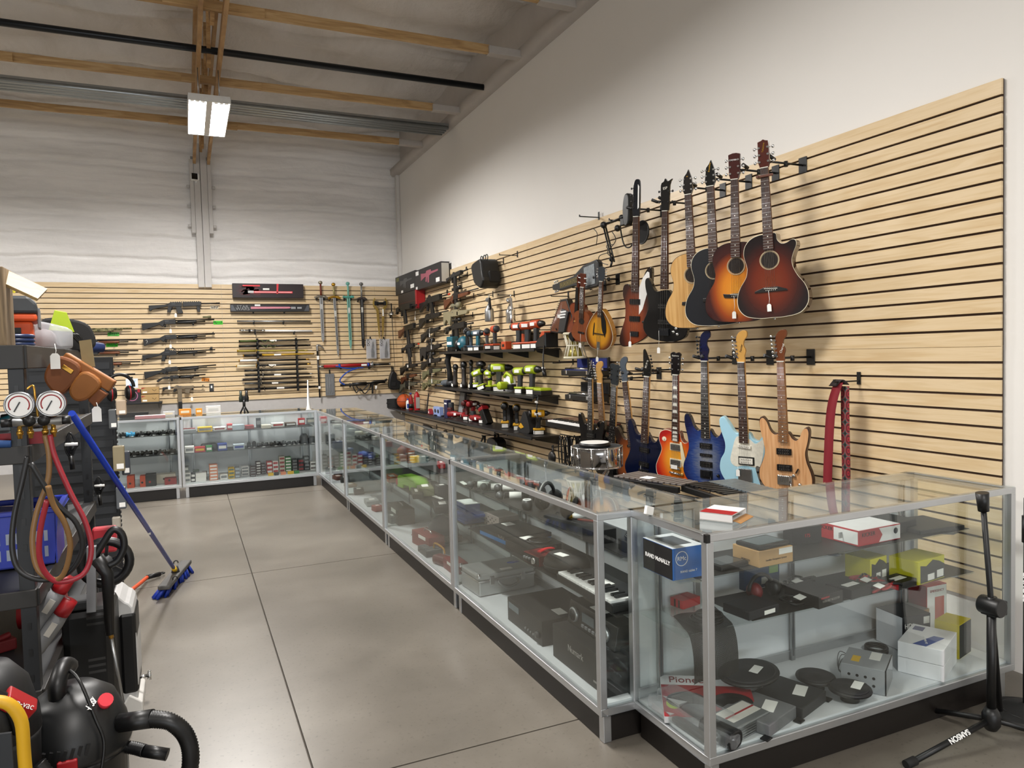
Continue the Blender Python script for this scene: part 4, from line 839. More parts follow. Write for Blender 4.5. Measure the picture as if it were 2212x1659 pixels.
for px, py, w, hx in((1056, 640, 'left of the two, duller, below the bag', 1065), (1102, 640, 'right of the two, with a shinier cup', 1111)):
 p=W(px, py, .13);r=T('spray_gun', 'silver paint spray gun with metal cup, '+w, 'spray gun', p, RW-.2, 'silver spray guns')
 cm=STEEL if px<1080 else CHR;k=M
 k().lathe([(.052, 0), (.055, .006), (.055, .12), (.05, .15), (.032, .165), (.032, .185), (.02, .19), (.02, .21)], (0, 0, -.30), 'z', 24).put('cup', cm, r)
 k().cyl((-.085, 0, -.035), (.03, 0, -.035), .018).cyl((-.10, 0, -.035), (-.085, 0, -.035), .026).cyl((0, 0, -.09), (0, 0, -.04), .012).put('gun_body', cm, r, .002)
 k().prism([(.0, -.02), (.05, -.02), (.085, -.15), (.05, -.16)], -.012, .012).put('handle', cm if px>1080 else GUNM, r, .005);k().tube([(-.02, 0, -.05), (.0, 0, -.09), (.012, 0, -.13)], .004, 6).put('trigger', CHR, r)
 k().torus((.01, 0, 0), .02, .004, 'y', 14, 6).put('hanging_loop', CHR, r);k().bx((.055, -.02, -.13), (.02, .001, .04)).put('price_tag', TAGM, r)
 q_=W(hx, py, 0);hook(Vector((XW, q_.y, q_.z+.012)), RW, .2, 'black hook holding the '+('duller' if px<1080 else 'shinier')+' silver spray gun')
 # tool shelves on the right wall
def wallshelf(y1, y0, z, depth, label, lip=.03):
 r=T('slatwall_shelf', label, 'shelf', (XW, y1, z), RW, 'black slatwall shelves');L=y1-y0
 M().box(0, L, -depth, -.004, -.018, 0).box(0, L, -depth-.004, -depth+.012, -lip, .0).put('board', mt('141313', .42), r, .004)
 n=max(2, int(L/.6)+1)
 for i in range(n):
  x=.04+(L-.08)*i/(n-1)
  M().prism([(0, 0), (depth*.85, 0), (depth*.8, -.02), (.03, -.075), (0, -.08)], -.004, .004).put('bracket', BLK, r, loc=(x, -.002, -.018), rot=(0, 0, -PI/2))
 return r
wallshelf(9.42, 6.48, 1.58, .30, 'top black shelf carrying orange and teal power tools')
wallshelf(9.66, 6.52, 1.105, .30, 'middle black shelf carrying lime green power tools')
wallshelf(9.19, 6.52, .697, .33, 'lowest black shelf carrying red and yellow power tools')
wallshelf(12.28, 9.20, .668, .30, 'black corner shelf carrying the basketball and odds and ends')
def spt(px, py, z, d=.17):
 q=W(px, py, d);return Vector((q.x, q.y, z))
def drill(label, px, py, z, yaw, c1, c2, kind='drill', batt=True, tagw=True, group='cordless power tools', s=1.0, tilt=0.0, cat='power tool'):
 """pistol-grip tool standing on its battery; the nose points along local +x"""
 p=spt(px, py, z);r=T('cordless_'+kind, label, cat, p, yaw, group, ry=tilt);k=M;q=lambda ol:[(x*s, zz*s)for x, zz in ol]
 zb=0.0
 if batt:
  k().box(-.045*s, .06*s, -.036*s, .036*s, 0, .045*s).put('battery', BLK, r, .006*s)
  k().box(-.052*s, .066*s, -.040*s, .040*s, .045*s, .064*s).put('battery_foot', c1, r, .006*s);zb=.06
 else:k().box(-.03*s, .04*s, -.03*s, .03*s, 0, .03*s).put('foot', c2, r, .006);zb=.02
 k().prism(q([(-.032, zb), (.022, zb), (.026, zb+.05), (.030, .185), (-.025, .185), (-.022, zb+.05)]), -.019*s, .019*s).put('handle', c2, r, .011*s, seg=3)
 k().bx((.036*s, 0, .16*s), (.014*s, .012*s, .03*s)).put('trigger', BLK, r, .003)
 k().lathe([(.026, 0), (.036, .008), (.038, .045), (.038, .125), (.033, .14)], (-.075*s, 0, .215*s), 'x', 18, sx=1).put('motor_housing', c1, r)if False else k().lathe([(.026*s, 0), (.037*s, .008*s), (.039*s, .045*s), (.039*s, .125*s), (.033*s, .14*s)], (-.075*s, 0, .215*s), 'x', 18).put('motor_housing', c1, r)
 k().lathe([(.020*s, 0), (.030*s, .006*s), (.038*s, .03*s)], (-.098*s, 0, .215*s), 'x', 18).put('rear_cap', c2, r)
 if kind=='drill':
  k().lathe([(.030*s, 0), (.030*s, .03*s), (.024*s, .05*s), (.022*s, .06*s), (.010*s, .072*s)], (.065*s, 0, .215*s), 'x', 16).put('chuck', BLK, r)
 else:
  k().lathe([(.031*s, 0), (.026*s, .03*s), (.015*s, .045*s), (.010*s, .06*s)], (.065*s, 0, .215*s), 'x', 16).put('nose', GUNM, r)
 k().box(-.04*s, .03*s, -.0405*s, -.038*s, .20*s, .23*s).put('name_plate', WHT if c1 is not WHT else BLK, r, .001)
 if tagw and batt:k().box(-.04*s, .05*s, -.0375*s, -.036*s, .004*s, .04*s).box(-.0475*s, -.045*s, -.03*s, .03*s, .004*s, .04*s).put('price_sticker', TAGM, r)
 return r
SF=rad(-150)
O_=mt('bd4a22', .45);DG=mt('2b2d30', .5);TL=mt('1c5b6b', .45)
s1=1.582
r=T('battery_radio', 'teal and black square battery tool at the left end of the top shelf', 'power tool', spt(978, 758, s1), RW+.3, 'cordless power tools');M().box(-.06, .06, -.05, .05, 0, .06).put('battery', BLK, r, .008);M().box(-.065, .065, -.055, .055, .06, .2).put('body', TL, r, .012);M().box(-.05, .05, -.056, -.055, .09, .13).put('name_plate', WHT, r);M().cyl((0, 0, .2), (0, 0, .23), .03).put('knob', BLK, r)
r=T('cordless_vacuum', 'rounded teal palm tool with black front on the top shelf', 'power tool', spt(1002, 758, s1), RW+.2, 'cordless power tools');M().ball((0, 0, .10), (.10, .075, .095), 16).put('body', TL, r);M().lathe([(.05, 0), (.085, .01), (.088, .04), (.06, .06)], (-.10, 0, .085), 'x', 18).put('nozzle', BLK, r);M().box(.02, .11, -.06, .06, 0, .05).put('battery', BLK, r, .01);M().box(-.03, .03, -.078, -.074, .08, .11).put('name_plate', WHT, r)
drill('dark blue impact driver with grey nose, left of the orange tools', 1018, 757, s1, RW+2.5, mt('24425c', .45), mt('1f3340', .5), 'driver', tagw=True)
r=drill('black and silver angle grinder-like driver behind the teal palm tool', 1010, 752, s1, RW-.4, DG, BLK, 'driver', s=1.15);M().ball((0, 0, .265), (.05, .04, .04), 12).put('chrome_cap', CHR, r)
drill('grey drill with small orange foot next to the dark blue driver', 1033, 757, s1, RW+.3, mt('56606a', .5), TL, 'drill')
r=drill('orange one-handed saw with white sticker lying against the next drill', 1053, 757, s1, RW+2.8, O_, DG, 'saw', tilt=.25);M().box(.0, .05, -.042, -.04, .08, .13).put('label', TAGM, r)
drill('orange and grey drill with raised rear cap in the middle of the top shelf', 1070, 756, s1, RW+3.0, O_, DG, 'drill', s=1.12)
o=M().box(-.06, .06, -.04, .04, 0, .09).put('battery_pack', O_, None, .008, loc=spt(1094, 752, s1), rot=(0, 0, RW));tag(o, 'plain orange battery block standing behind the drills on the top shelf', 'battery');M().box(-.03, .03, -.0415, -.04, .03, .06).put('name_plate', BLK, o)
drill('orange and grey drill left of the leaning pair near the charger', 1121, 751, s1, RW+.4, O_, DG, 'drill', s=1.12)
drill('orange impact driver, middle one of the three near the charger', 1140, 750, s1, RW+.5, O_, DG, 'driver', s=1.12)
drill('orange and grey drill nearest the charger', 1159, 749, s1, RW+.1, O_, DG, 'drill', s=1.15)
r=T('tool_bag', 'black and orange tool case open behind the right orange drills', 'case', spt(1128, 744, s1, .09), RW, None);M().box(-.12, .12, 0, .06, 0, .22).put('shell', BLK, r, .012);M().prism([(-.09, .08), (.09, .08), (.09, .16), (-.05, .17)], -.002, 0).put('orange_flash', O_, r)
r=T('battery_charger', 'black and orange battery charger at the right end of the top shelf', 'charger', spt(1185, 748, s1), RW, None);M().prism([(-.12, 0), (.10, 0), (.10, .15), (.04, .16), (-.12, .05)], -.09, .06).put('housing', BLK, r, .012);M().prism([(-.02, .10), (.09, .13), (.09, .16), (.04, .165)], -.094, .064).put('orange_top', O_, r, .004)
M().tube([(.09, -.09, .02), (.12, -.12, -.06), (.13, -.13, -.16), (.16, -.14, -.24)], .008, 8).cyl((.125, -.13, -.19), (.14, -.13, -.2), .016, m=1).cyl((.15, -.135, -.21), (.18, -.14, -.27), .02).put('cord', [BLK, TAGM], r)
s2=1.107;LI=mt('a6b91f', .45);LG=mt('3a3d30', .5)
def stick(name, label, px, py, z, h, rr, col, rz=0, tilt=.0, head=None, cat='power tool'):
 r=T(name, label, cat, spt(px, py, z), rz, 'cordless power tools', ry=tilt);M().lathe([(rr*1.4, 0), (rr*1.4, h*.18), (rr, h*.25), (rr*.95, h*.7), (rr*1.1, h*.8)], (0, 0, 0), 'z', 14).put('body', col, r)
 M().ball((.0, 0, h*.9), head or(rr*1.9, rr*1.3, h*.14), 12).put('head', BLK, r)
 M().box(-rr, rr, -rr*1.45, -rr*1.38, h*.04, h*.15).put('price_sticker', TAGM, r)
 return r
r=T('work_light', 'black hose-like tool leaning at the left end of the lime shelf', 'power tool', spt(975, 838, s2), RW, None);M().tube([(0, 0, .03), (.0, -.02, .2), (.03, -.05, .36), (.05, -.03, .48)], [.05, .035, .035, .045], 10).put('tube_body', BLKM, r);M().ball((-.02, 0, .05), (.09, .06, .05)).put('base', DG, r)
o=M().ball((0, 0, .045), (.10, .08, .05), 14).box(-.13, -.02, -.07, .07, .02, .032).put('baseball_cap', mt('4d5257', .8), None, 0, loc=spt(966, 834, s2), rot=(0, 0, RW+.6));tag(o, 'grey and white cap lying at the left end of the lime shelf', 'cap')
stick('cordless_saw', 'black reciprocating tool with brown grip, second on the lime shelf', 983, 836, s2, .30, .03, mt('2a2522', .5), RW, .15)
stick('cordless_nailer', 'black tool with shiny rounded head standing on the lime shelf', 1003, 836, s2, .33, .032, mt('241f1d', .4), RW, .0, (.055, .045, .05))
stick('cordless_trimmer', 'tall slim black tool behind the first lime tool', 1018, 836, s2, .36, .022, BLKM, RW, .05, (.03, .03, .04))
stick('cordless_sander', 'black tool with a wide flat head next to the first lime tool', 1040, 833, s2, .34, .026, BLKM, RW, 0, (.09, .06, .045))
drill('lime drill with white sticker at the left of the lime tools', 1028, 838, s2, RW+2.6, LI, LG, 'drill', tilt=.5)
drill('lime driver leaning next to the lime drill', 1042, 840, s2, RW+.6, LI, LG, 'driver', tilt=-.3)
r=drill('lime cutting tool standing at the shelf front with black collar', 1059, 844, s2, RW+.2, LI, LI, 'driver', tagw=False, s=.95);M().cyl((0, 0, .12), (0, 0, .15), .03).put('collar', BLK, r)
r=drill('large lime drill with grey gearbox behind the circular saw', 1078, 837, s2, RW+.9, LI, LG, 'drill', s=1.25)
r=T('circular_saw', 'lime cordless circular saw with silver blade guard on the middle shelf', 'power tool', spt(1098, 843, s2), RW+.2, 'cordless power tools');M().cyl((0, .03, .085), (0, .04, .085), .08, n=28).put('blade', STEEL, r);M().lathe([(.09, 0), (.095, .004), (.095, .045)], (0, .045, .09), 'y', 26).put('blade_guard', WHT, r);M().lathe([(.035, 0), (.045, .01), (.045, .11), (.038, .12)], (0, -.01, .075), 'y', 18).put('motor', LI, r);M().tube([(.08, 0, .1), (.06, 0, .18), (-.02, 0, .21), (-.07, 0, .17)], .02, 10).put('handle', LI, r);M().box(-.12, .12, -.07, .06, 0, .006).put('shoe', STEEL, r);M().box(.05, .13, -.05, .02, .03, .09).put('battery', BLK, r, .006)
drill('lime impact driver with round cap right of the circular saw', 1124, 847, s2, RW+.3, LI, DG, 'driver', s=1.1)
drill('lime drill standing upright next to the charger', 1150, 848, s2, RW+.2, LI, DG, 'drill', s=1.2)
r=T('battery_charger', 'lime battery charger with hanging black cord at the right end of the middle shelf', 'charger', spt(1172, 850, s2), RW);M().box(-.09, .09, -.07, .07, 0, .05).put('base', BLK, r, .008);M().box(-.085, .085, -.065, .065, .045, .075).put('cover', LI, r, .01)
m=M()
for i in range(4):m.tube([(.02+i*.008, -.07, .01), (.04+i*.012, -.09, -.03), (.06, -.1, -.10-i*.012), (.075-i*.014, -.1, -.17), (.06+i*.006, -.1, -.11)], .005, 6)
m.cyl((.07, -.1, -.18), (.075, -.1, -.26), .011).cyl((.045, -.1, -.06), (.075, -.1, -.06), .012, m=1);m.put('cord', [BLK, TAGM], r)
s3=.70;RD=mt('861419', .45);RDk=mt('48100f', .5);YL=mt('cf9a17', .45)
def lying(label, px, py, z, yaw, c1, c2, L=.26, group='cordless power tools'):
 r=T('cordless_tool', label, 'power tool', spt(px, py, z), yaw, group)
 M().lathe([(.03, 0), (.042, .02), (.042, L*.5), (.03, L*.6), (.024, L*.9), (.014, L)], (-L/2, 0, .044), 'x', 16).put('body', c1, r);M().prism([(-L*.45, .02), (-L*.2, .02), (-L*.25, .13), (-L*.5, .13)], -.025, .025).put('grip', c2, r, .01);M().box(-L*.02, L*.12, -.045, -.042, .03, .06).put('label', TAGM, r)
 return r
lying('red cordless light lying at the left of the red tools', 985, 903, s3, RW+.6, RD, RDk)
lying('red grease gun-like tool with white sticker beside the tablet', 1003, 906, s3, RW-.4, RD, RDk, .22)
drill('dark red drill standing behind the lying red ones', 1009, 893, s3, RW+2.2, RD, RDk, 'drill');drill('dark red impact driver, second standing red tool', 1022, 895, s3, RW+2.0, RDk, RD, 'driver')
lying('dark grey and red rotary tool lying in the middle of the lowest shelf', 1032, 908, s3, RW+.1, RD, DG, .34)
drill('small dark red drill half hidden behind the rotary tool', 1043, 899, s3, RW+2.0, RDk, BLK, 'drill', s=.9)
r=T('battery_pack', 'black battery with red top leaning up near the yellow tools', 'battery', spt(1056, 912, s3), RW+.3, ry=-.5);M().box(-.04, .04, -.05, .05, 0, .20).put('case', BLK, r, .01);M().box(-.045, .045, -.052, .052, .18, .23).put('red_top', RD, r, .01);M().box(-.042, -.04, -.03, .03, .03, .15).put('price_sticker', TAGM, r)
for lab, px, py, s_, kd in(('yellow and black impact driver, leftmost of the yellow tools', 1091, 918, 1.15, 'driver'), ('yellow and black drill in the middle of the yellow tools', 1117, 925, 1.12, 'drill'), ('yellow and black driver alone at the right end of the lowest shelf', 1163, 928, 1.0, 'driver')):
 drill(lab, px, py, s3, RW+(2.7 if px<1150 else 1.2), YL, BLK, kd, s=s_)
r=T('tool_bag', 'black soft tool bag with yellow trim slumped between the yellow tools', 'bag', spt(1140, 920, s3), RW);M().prism(crm([(-.12, 0), (.14, 0), (.15, .08), (.08, .2), (.02, .22), (-.06, .12), (-.13, .05)], 4), -.06, .07).put('bag_body', BLKM, r, .02);M().prism([(-.1, .06), (-.04, .1), (.03, .06), (-.04, .04)], -.064, -.058).put('yellow_trim', YL, r)
o=M().box(-.06, .06, -.02, .03, 0, .24).put('battery_adapter', BLKM, None, .01, loc=spt(1100, 900, s3, .06), rot=(0, 0, RW));tag(o, 'plain dark block standing behind the yellow impact driver', 'battery')
r=T('tablet_box', 'grey tablet in a dark tray leaning against the wall behind the red tools', 'tablet', spt(994, 897, s3, .10), RW, rx=-.14);M().box(-.11, .11, 0, .02, 0, .36).put('tray', BLK, r, .004);M().box(-.085, .085, -.004, 0, .03, .33).put('screen_film', mt('8d9194', .4), r, .002);M().box(.05, .07, -.006, -.003, .12, .23).put('slot', BLK, r, .002)
s4=.67
def podium(*a, **k):return carton(*a, **k)
podium('navy blue box with white and red bands standing by the grey tablet', 'box', spt(967, 886, s4), (.14, .06, .25), '1e2146', RW, top='d9d9e0', sticker=('f', 0, .2, .1, .02))
o=M().lathe([(.035, 0), (.04, .02), (.04, .2), (.035, .22)], (0, 0, 0), 'z', 14).put('speaker_tube', DG, None, loc=spt(975, 891, s4));tag(o, 'dark grey cylindrical speaker with white tag next to the navy box', 'speaker');M().box(-.018, .018, -.042, -.040, .02, .07).put('price_sticker', TAGM, o)
r=T('game_pad_box', 'pale blue carton with two dark game pad pictures on the corner shelf', 'box', spt(947, 884, s4), RW);M().box(-.14, .14, -.03, .03, 0, .13).put('box', mt('8fa3d6', .5), r, .002)
for x in(-.06, .07):M().ball((x, -.03, .07), (.045, .004, .03), 10).put('printed_pad', DKG, r)
r=T('basketball', 'orange basketball sitting on the corner shelf', 'ball', spt(873, 882, s4));M().ball((0, 0, .12), .12, 24).put('ball', mt('b9501f', .6, bump=.2, sc=120), r);M().torus((0, 0, .12), .1205, .003, 'x', 28, 6).torus((0, 0, .12), .1205, .003, 'z', 28, 6).torus((0, 0, .12), .1205, .003, 'y', 28, 6).put('seams', BLK, r)
r=T('drink_bottle', 'plastic bottle with red drink and blue cap behind the basketball', 'bottle', spt(888, 878, s4));M().lathe([(.036, 0), (.038, .01), (.038, .16), (.03, .20), (.014, .235), (.014, .25)], n=18).put('bottle', mt('8a171b', .2, nz=.1), r);M().cyl((0, 0, .25), (0, 0, .275), .017).put('cap', BLUE, r);M().cyl((0, 0, .03), (0, 0, .10), .0388, n=18).put('sleeve', BLK, r)
r=T('fire_extinguisher', 'red and silver cylinder hanging from a hook at the corner shelf', 'canister', spt(901, 876, s4));M().lathe([(.04, 0), (.045, .02), (.045, .24), (.03, .28), (.015, .30)], n=18).put('cylinder', RED, r);M().box(-.03, .03, -.047, -.044, .05, .22).put('print', mt('9b9b98', .4), r);M().cyl((0, 0, .30), (0, 0, .34), .014).put('valve', CHR, r)
r=T('squeeze_bottle', 'small white bottle with blue cap beside the red drink', 'bottle', spt(881, 880, s4));M().lathe([(.025, 0), (.028, .01), (.028, .12), (.012, .15)], n=14).put('bottle', WHT, r);M().box(-.02, .02, -.0295, -.027, .02, .09).put('label', BLUE, r);M().cyl((0, 0, .15), (0, 0, .175), .013).put('cap', BLUE, r)
r=T('belt_coil', 'wide black belt standing on edge at the far end of the corner shelf', 'belt', spt(862, 876, s4));M().tube(crm([(-.2, 0, .08), (-.05, -.03, .08), (.12, -.02, .08), (.2, .04, .08), (.05, .07, .08), (-.15, .05, .08)], 5), .012, 6).put('loop_core', BLK, r)
m=M();lp=crm([(-.2, 0), (-.05, -.05), (.14, -.03), (.2, .04), (.05, .07), (-.15, .05)], 6)
for i in range(len(lp)):
 a_, b_=lp[i], lp[(i+1)%len(lp)];m._add([(a_[0], a_[1], .0), (b_[0], b_[1], .0), (b_[0], b_[1], .15), (a_[0], a_[1], .15)], [(0, 1, 2, 3)], 0, True)
m.put('band', BLK, r)
for px, py, c_, lab in((847, 877, '8a1c2c', 'small dark red packet at the tip of the corner shelf'), (856, 876, 'c8c8c4', 'small white and black packet beside the dark red one'), (930, 890, '8a1c2c', 'small red and white packet in front of the pale blue carton')):
 o=M().prism([(-.05, 0), (.05, 0), (.03, .06), (-.02, .08)], -.03, .03).put('packet', mt(c_, .5), None, .004, loc=spt(px, py, s4), rot=(0, 0, RW));tag(o, lab, 'packet');M().box(-.02, .02, -.0315, -.03, .015, .045).put('label', TAGM, o)
for i, (px, py, w_)in enumerate([(905, 889, .2), (918, 893, .22), (950, 896, .26)]):
 r=T('knife_sheath', 'flat black sheathed blade lying '+('behind the basketball tag', 'below the upright knife', 'in front of the pale blue carton')[i], 'knife', spt(px, py, s4), RW+.2, 'sheathed blades');M().box(-w_/2, w_/2, -.025, .025, 0, .018).put('sheath', BLKM, r, .006);M().cyl((w_/2, 0, .012), (w_/2+.11, 0, .012), .013).put('grip', BLK, r)
r=T('upright_knife', 'curved black kukri blade standing on the corner shelf', 'knife', spt(920, 884, s4), RW);M().prism(crm([(0, 0), (.05, .0), (.09, .1), (.16, .27), (.15, .30), (.08, .18), (.03, .06)], 4), -.005, .005).put('blade', mt('2b2625', .4, .3), r);M().cyl((-.1, 0, .012), (.03, 0, .012), .016).put('grip', BLK, r)
hang_tag('white price tag hanging off the shelf below the basketball', spt(874, 887, s4+.01)+Vector((-.05, 0, 0)), RW, .05)
r=T('hard_case', 'small dark green hard case hanging below the corner shelf', 'case', W(963, 935, .12), RW);M().box(-.13, .13, -.05, .05, -.2, 0).put('shell', mt('14332c', .45), r, .012);M().tube([(-.05, 0, 0), (-.04, 0, .035), (.04, 0, .035), (.05, 0, 0)], .008, 8).put('handle', BLK, r)
r=T('soft_case', 'blue and black padded bag hanging beside the tool bag straps', 'bag', W(1073, 950, .14), RW);M().prism(crm([(-.14, -.26), (.15, -.26), (.16, -.05), (.10, .02), (-.08, .02), (-.15, -.06)], 4), -.08, .06).put('bag', BLK, r, .02);M().prism(crm([(-.11, -.2), (.06, -.2), (.10, -.1), (-.02, -.05), (-.11, -.1)], 4), -.086, -.078).put('blue_panel', mt('1d64b8', .5), r, .004);M().tube([(-.06, 0, .02), (-.04, 0, .07), (.05, 0, .07), (.06, 0, .02)], .010, 8).put('handle', BLK, r)
r=T('strap_bag', 'black bag with two long loop straps left of the blue padded bag', 'bag', W(1046, 938, .14), RW);M().prism([(-.10, -.3), (.10, -.3), (.08, -.16), (-.08, -.16)], -.04, .04).put('bag', BLK, r, .02)
for s_ in(-1, 1):M().tube([(s_*.02, 0, -.02), (s_*.06, -.02, -.1), (s_*.075, -.02, -.18)], .012, 6).put('strap', BLK, r)
for p_, dz, w in((W(963, 935, .12), .022, 'green hard case'), (W(1046, 938, .14), -.02, 'strap bag'), (W(1073, 950, .14), .055, 'blue padded bag'), (W(930, 925, .1), .0, 'curved bar')):hook(Vector((XW, p_.y, p_.z+dz)), RW, XW-p_.x+.03, 'black slatwall hook holding the '+w)
r=T('pull_bar', 'curved black metal bar showing below the corner shelf', 'bar', W(930, 925, .1), RW);M().tube(crm([(-.35, 0, .02), (-.05, 0, .02), (.05, 0, -.0), (.09, 0, -.10), (.09, 0, -.3)], 5, False), .016, 8).put('bar', BLK, r)
# other instruments on the right wall
a, b=W(1203, 622, .16), W(1288, 592, .16);L, ry=span(a, b, RW)
r=T('lap_steel_guitar', 'black lap steel guitar lying across two hooks above the autoharp', 'guitar', a, RW, None, ry=ry)
M().prism([(0, -.02), (.10, -.035), (.14, -.05), (.42, -.05), (.60, -.115), (L+.10, -.12), (L+.12, -.09), (L+.12, .08), (L+.09, .11), (.60, .10), (.42, .04), (.14, .035), (.10, .03), (0, .03)], -.05, 0).put('body', mt('1a1d21', .4), r, .008)
m=M()
for i in range(26):m.box(.16+i*.016, .1615+i*.016, -.052, -.05, -.03, .02)
for i in range(6):m.cyl((.19+.06*i, -.052, -.005), (.19+.06*i, -.05, -.005), .004, n=6)
m.put('fret_marks', mt('b9a55e', .4), r)
M().prism([(.62, -.09), (L+.06, -.095), (L+.06, .08), (.62, .075)], -.055, -.05).put('plate', mt('8f979c', .35, .5, nz=.5, sc=60), r, .002)
for i in range(3):
 for sd in(-1, 1):M().cyl((.02+i*.03, -.03, .005), (.02+i*.03, -.03, .005+sd*.045), .005, n=8).ball((.02+i*.03, -.03, .005+sd*.05), .009, 8).put('tuning_peg', CHR, r)
for px, py in((1228, 640), (1276, 622)):hook(W(px, py, 0), RW, .19, f'{"left" if px < 1250 else "right"} hook under the lap steel guitar')
p=W(1228, 690, .14);r=T('autoharp', 'trapezoid autoharp with dark chord bars and rows of white buttons', 'autoharp', p, RW, None)
ol=[(-.27, -.11), (-.265, -.07), (-.04, .19), (.08, .19), (.20, -.02), (.20, -.12), (.02, -.14)]
M().prism(ol, -.06, 0).put('body', mt('1c1715', .4), r, .006);M().prism([(x*.9, z*.88)for x, z in ol], -.0615, -.059).put('soundboard', mt('6d3a20', .35, nz=.2), r)
M().prism([(-.06, -.12), (.06, -.12), (.15, .06), (.02, .10)], -.085, -.06).put('chord_bars', mt('26282b', .45), r, .004)
m=M();[m.box(-.01+.018*i+.012*j, .002+.018*i+.012*j, -.092, -.085, .01+.025*j, .025+.025*j)for i in range(6)for j in range(3)];m.put('chord_buttons', WHT, r)
m=M();[m.tube([(-.25+i*.014, -.064, -.09+i*.001), (-.24+i*.018, -.064, -.06+i*.0165)], .0007, 4)for i in range(14)];m.put('strings', WIRE, r)
m=M();[m.cyl((-.26+i*.0145, -.072, -.065+i*.017), (-.26+i*.0145, -.055, -.065+i*.017), .003, n=6)for i in range(16)];m.put('tuning_pins', CHR, r);M().box(-.10, -.05, -.063, -.0615, .02, .05).put('price_sticker', TAGM, r)
for px in(1206, 1243):hook(W(px, 712, 0), RW, .21, f'{"left" if px < 1220 else "right"} hook under the autoharp')
VIO=[(0, .355), (.03, .355), (.07, .335), (.082, .30), (.072, .265), (.055, .235), (.055, .20), (.075, .165), (.098, .11), (.092, .05), (.055, .012), (0, 0)]
a, b=W(1257, 592, .24), W(1251, 735, .16);r, L=hang('violin', 'reddish brown violin with black fingerboard hanging in front of the autoharp', 'violin', a, b, rad(-62));s=L/.60
out=[(x*s, z*s)for x, z in crm(sx(VIO[:-1]+[(0, 0)])[:-1], 4)]
M().prism(out, -.045, 0).put('body', mt('5a2413', .2, coat=.5), r, .004);M().prism([(x*.93, z*.96+.006)for x, z in out], -.048, -.044).put('belly', mt('8a3f1c', .2, coat=.5), r)
M().prism([(-.012*s, .5*s), (.012*s, .5*s), (.02*s, .23*s), (-.02*s, .23*s)], -.066, -.056).put('fingerboard', EBONY, r, .003);M().prism([(-.012*s, .5*s), (.012*s, .5*s), (.014*s, .35*s), (-.014*s, .35*s)], -.056, -.03).put('neck', mt('6b2f18', .3), r, .004)
M().box(-.011*s, .011*s, -.05, -.03, .5*s, .575*s).torus((0, -.04, .585*s), .014*s, .009*s, 'x', 14, 8).put('scroll', mt('5a2413', .25), r);M().prism([(-.022*s, .05*s), (.022*s, .05*s), (.012*s, .15*s), (-.012*s, .15*s)], -.06, -.052).put('tailpiece', EBONY, r);M().box(-.02*s, .02*s, -.07, -.046, .19*s, .195*s).put('bridge', MAPLE, r)
M().prism(crm([(-.07, .03), (-.02, .0), (-.02, .06), (-.06, .08)], 4), -.07, -.045).put('chin_rest', EBONY, r, .004)
for sd in(-1, 1):
 for i in range(2):M().cyl((0, -.04, (.525+.03*i)*s), (sd*.035, -.04, (.525+.03*i)*s), .004).put('tuning_peg', EBONY, r)
 M().prism(crm([(sd*.034*s, .16*s), (sd*.038*s, .17*s), (sd*.032*s, .22*s), (sd*.027*s, .21*s)], 4), -.0486, -.047).put('sound_hole', BLK, r)
UKE=[(0, .26), (.04, .258), (.070, .235), (.075, .205), (.062, .17), (.066, .145), (.092, .10), (.095, .05), (.065, .012), (0, 0)]
a, b=W(1268, 588, .27), W(1263, 734, .2);r, L=hang('ukulele', 'brown wooden ukulele overlapping the violin, price tag below', 'ukulele', a, b, rad(-60));s=L/.57
out=[(x*s, z*s)for x, z in crm(sx(UKE)[:-1], 4)]
UW=mt('8a4a28', .35, nz=.2);M().prism(out, -.06, 0).put('body', mt('74391d', .35, nz=.2), r, .003);M().prism([(x*.97, z*.98+.002)for x, z in out], -.062, -.059).put('soundboard', UW, r);M().cyl((0, -.0635, .175*s), (0, -.06, .175*s), .026*s, n=24).put('soundhole', mt('140c08', .8), r);M().box(-.03*s, .03*s, -.07, -.062, .07*s, .085*s).put('bridge', EBONY, r, .002)
neck(r, .46*s, .2*s, .034*s, .042*s, -.06, ROSE, MAHO, 14, 'dot', .08*s, 4, -.072);M().prism([(-.018*s, .46*s), (.018*s, .46*s), (.028*s, .49*s), (.026*s, .57*s), (-.026*s, .57*s), (-.028*s, .49*s)], -.066, -.052).put('headstock', MAHO, r, .002)
for sd in(-1, 1):
 for i in range(2):M().cyl((sd*.018*s, -.07, (.495+.04*i)*s), (sd*.04*s, -.062, (.495+.04*i)*s), .004).put('tuning_peg', WHT, r)
price_tag(r, .07*s, -.03, -.075)
MAN=[(0, .335), (.02, .335), (.045, .31), (.085, .25), (.118, .17), (.125, .11), (.105, .045), (.06, .008), (0, 0)]
a, b=W(1309, 573, .22), W(1301, 752, .16);r, L=hang('mandolin', 'yellow and brown sunburst teardrop mandolin with black pickguard and white tag', 'mandolin', a, b, rad(-58));s=L/.69
out=[(x*s, z*s)for x, z in crm(sx(MAN)[:-1], 5)]
MB=burst('mandolin_burst', (0, .16), .16, .22, [(0.0, 'e0a52a'), (0.5, 'd28f1f'), (0.72, '6e3a12'), (0.9, '2a160c')])
M().prism(out, -.065, 0).put('body_sides', mt('b07a22', .2, coat=.5), r, .003);M().prism(out, -.067, -.0645).put('binding', BINDM, r);M().prism([(x*.97, (z-.15*s)*.98+.15*s)for x, z in out], -.0695, -.066).put('belly', MB, r)
for sd in(-1, 1):M().prism(crm([(sd*.05*s, .12*s), (sd*.058*s, .13*s), (sd*.05*s, .22*s), (sd*.043*s, .21*s)], 4), -.0705, -.069).put('sound_hole', BLK, r)
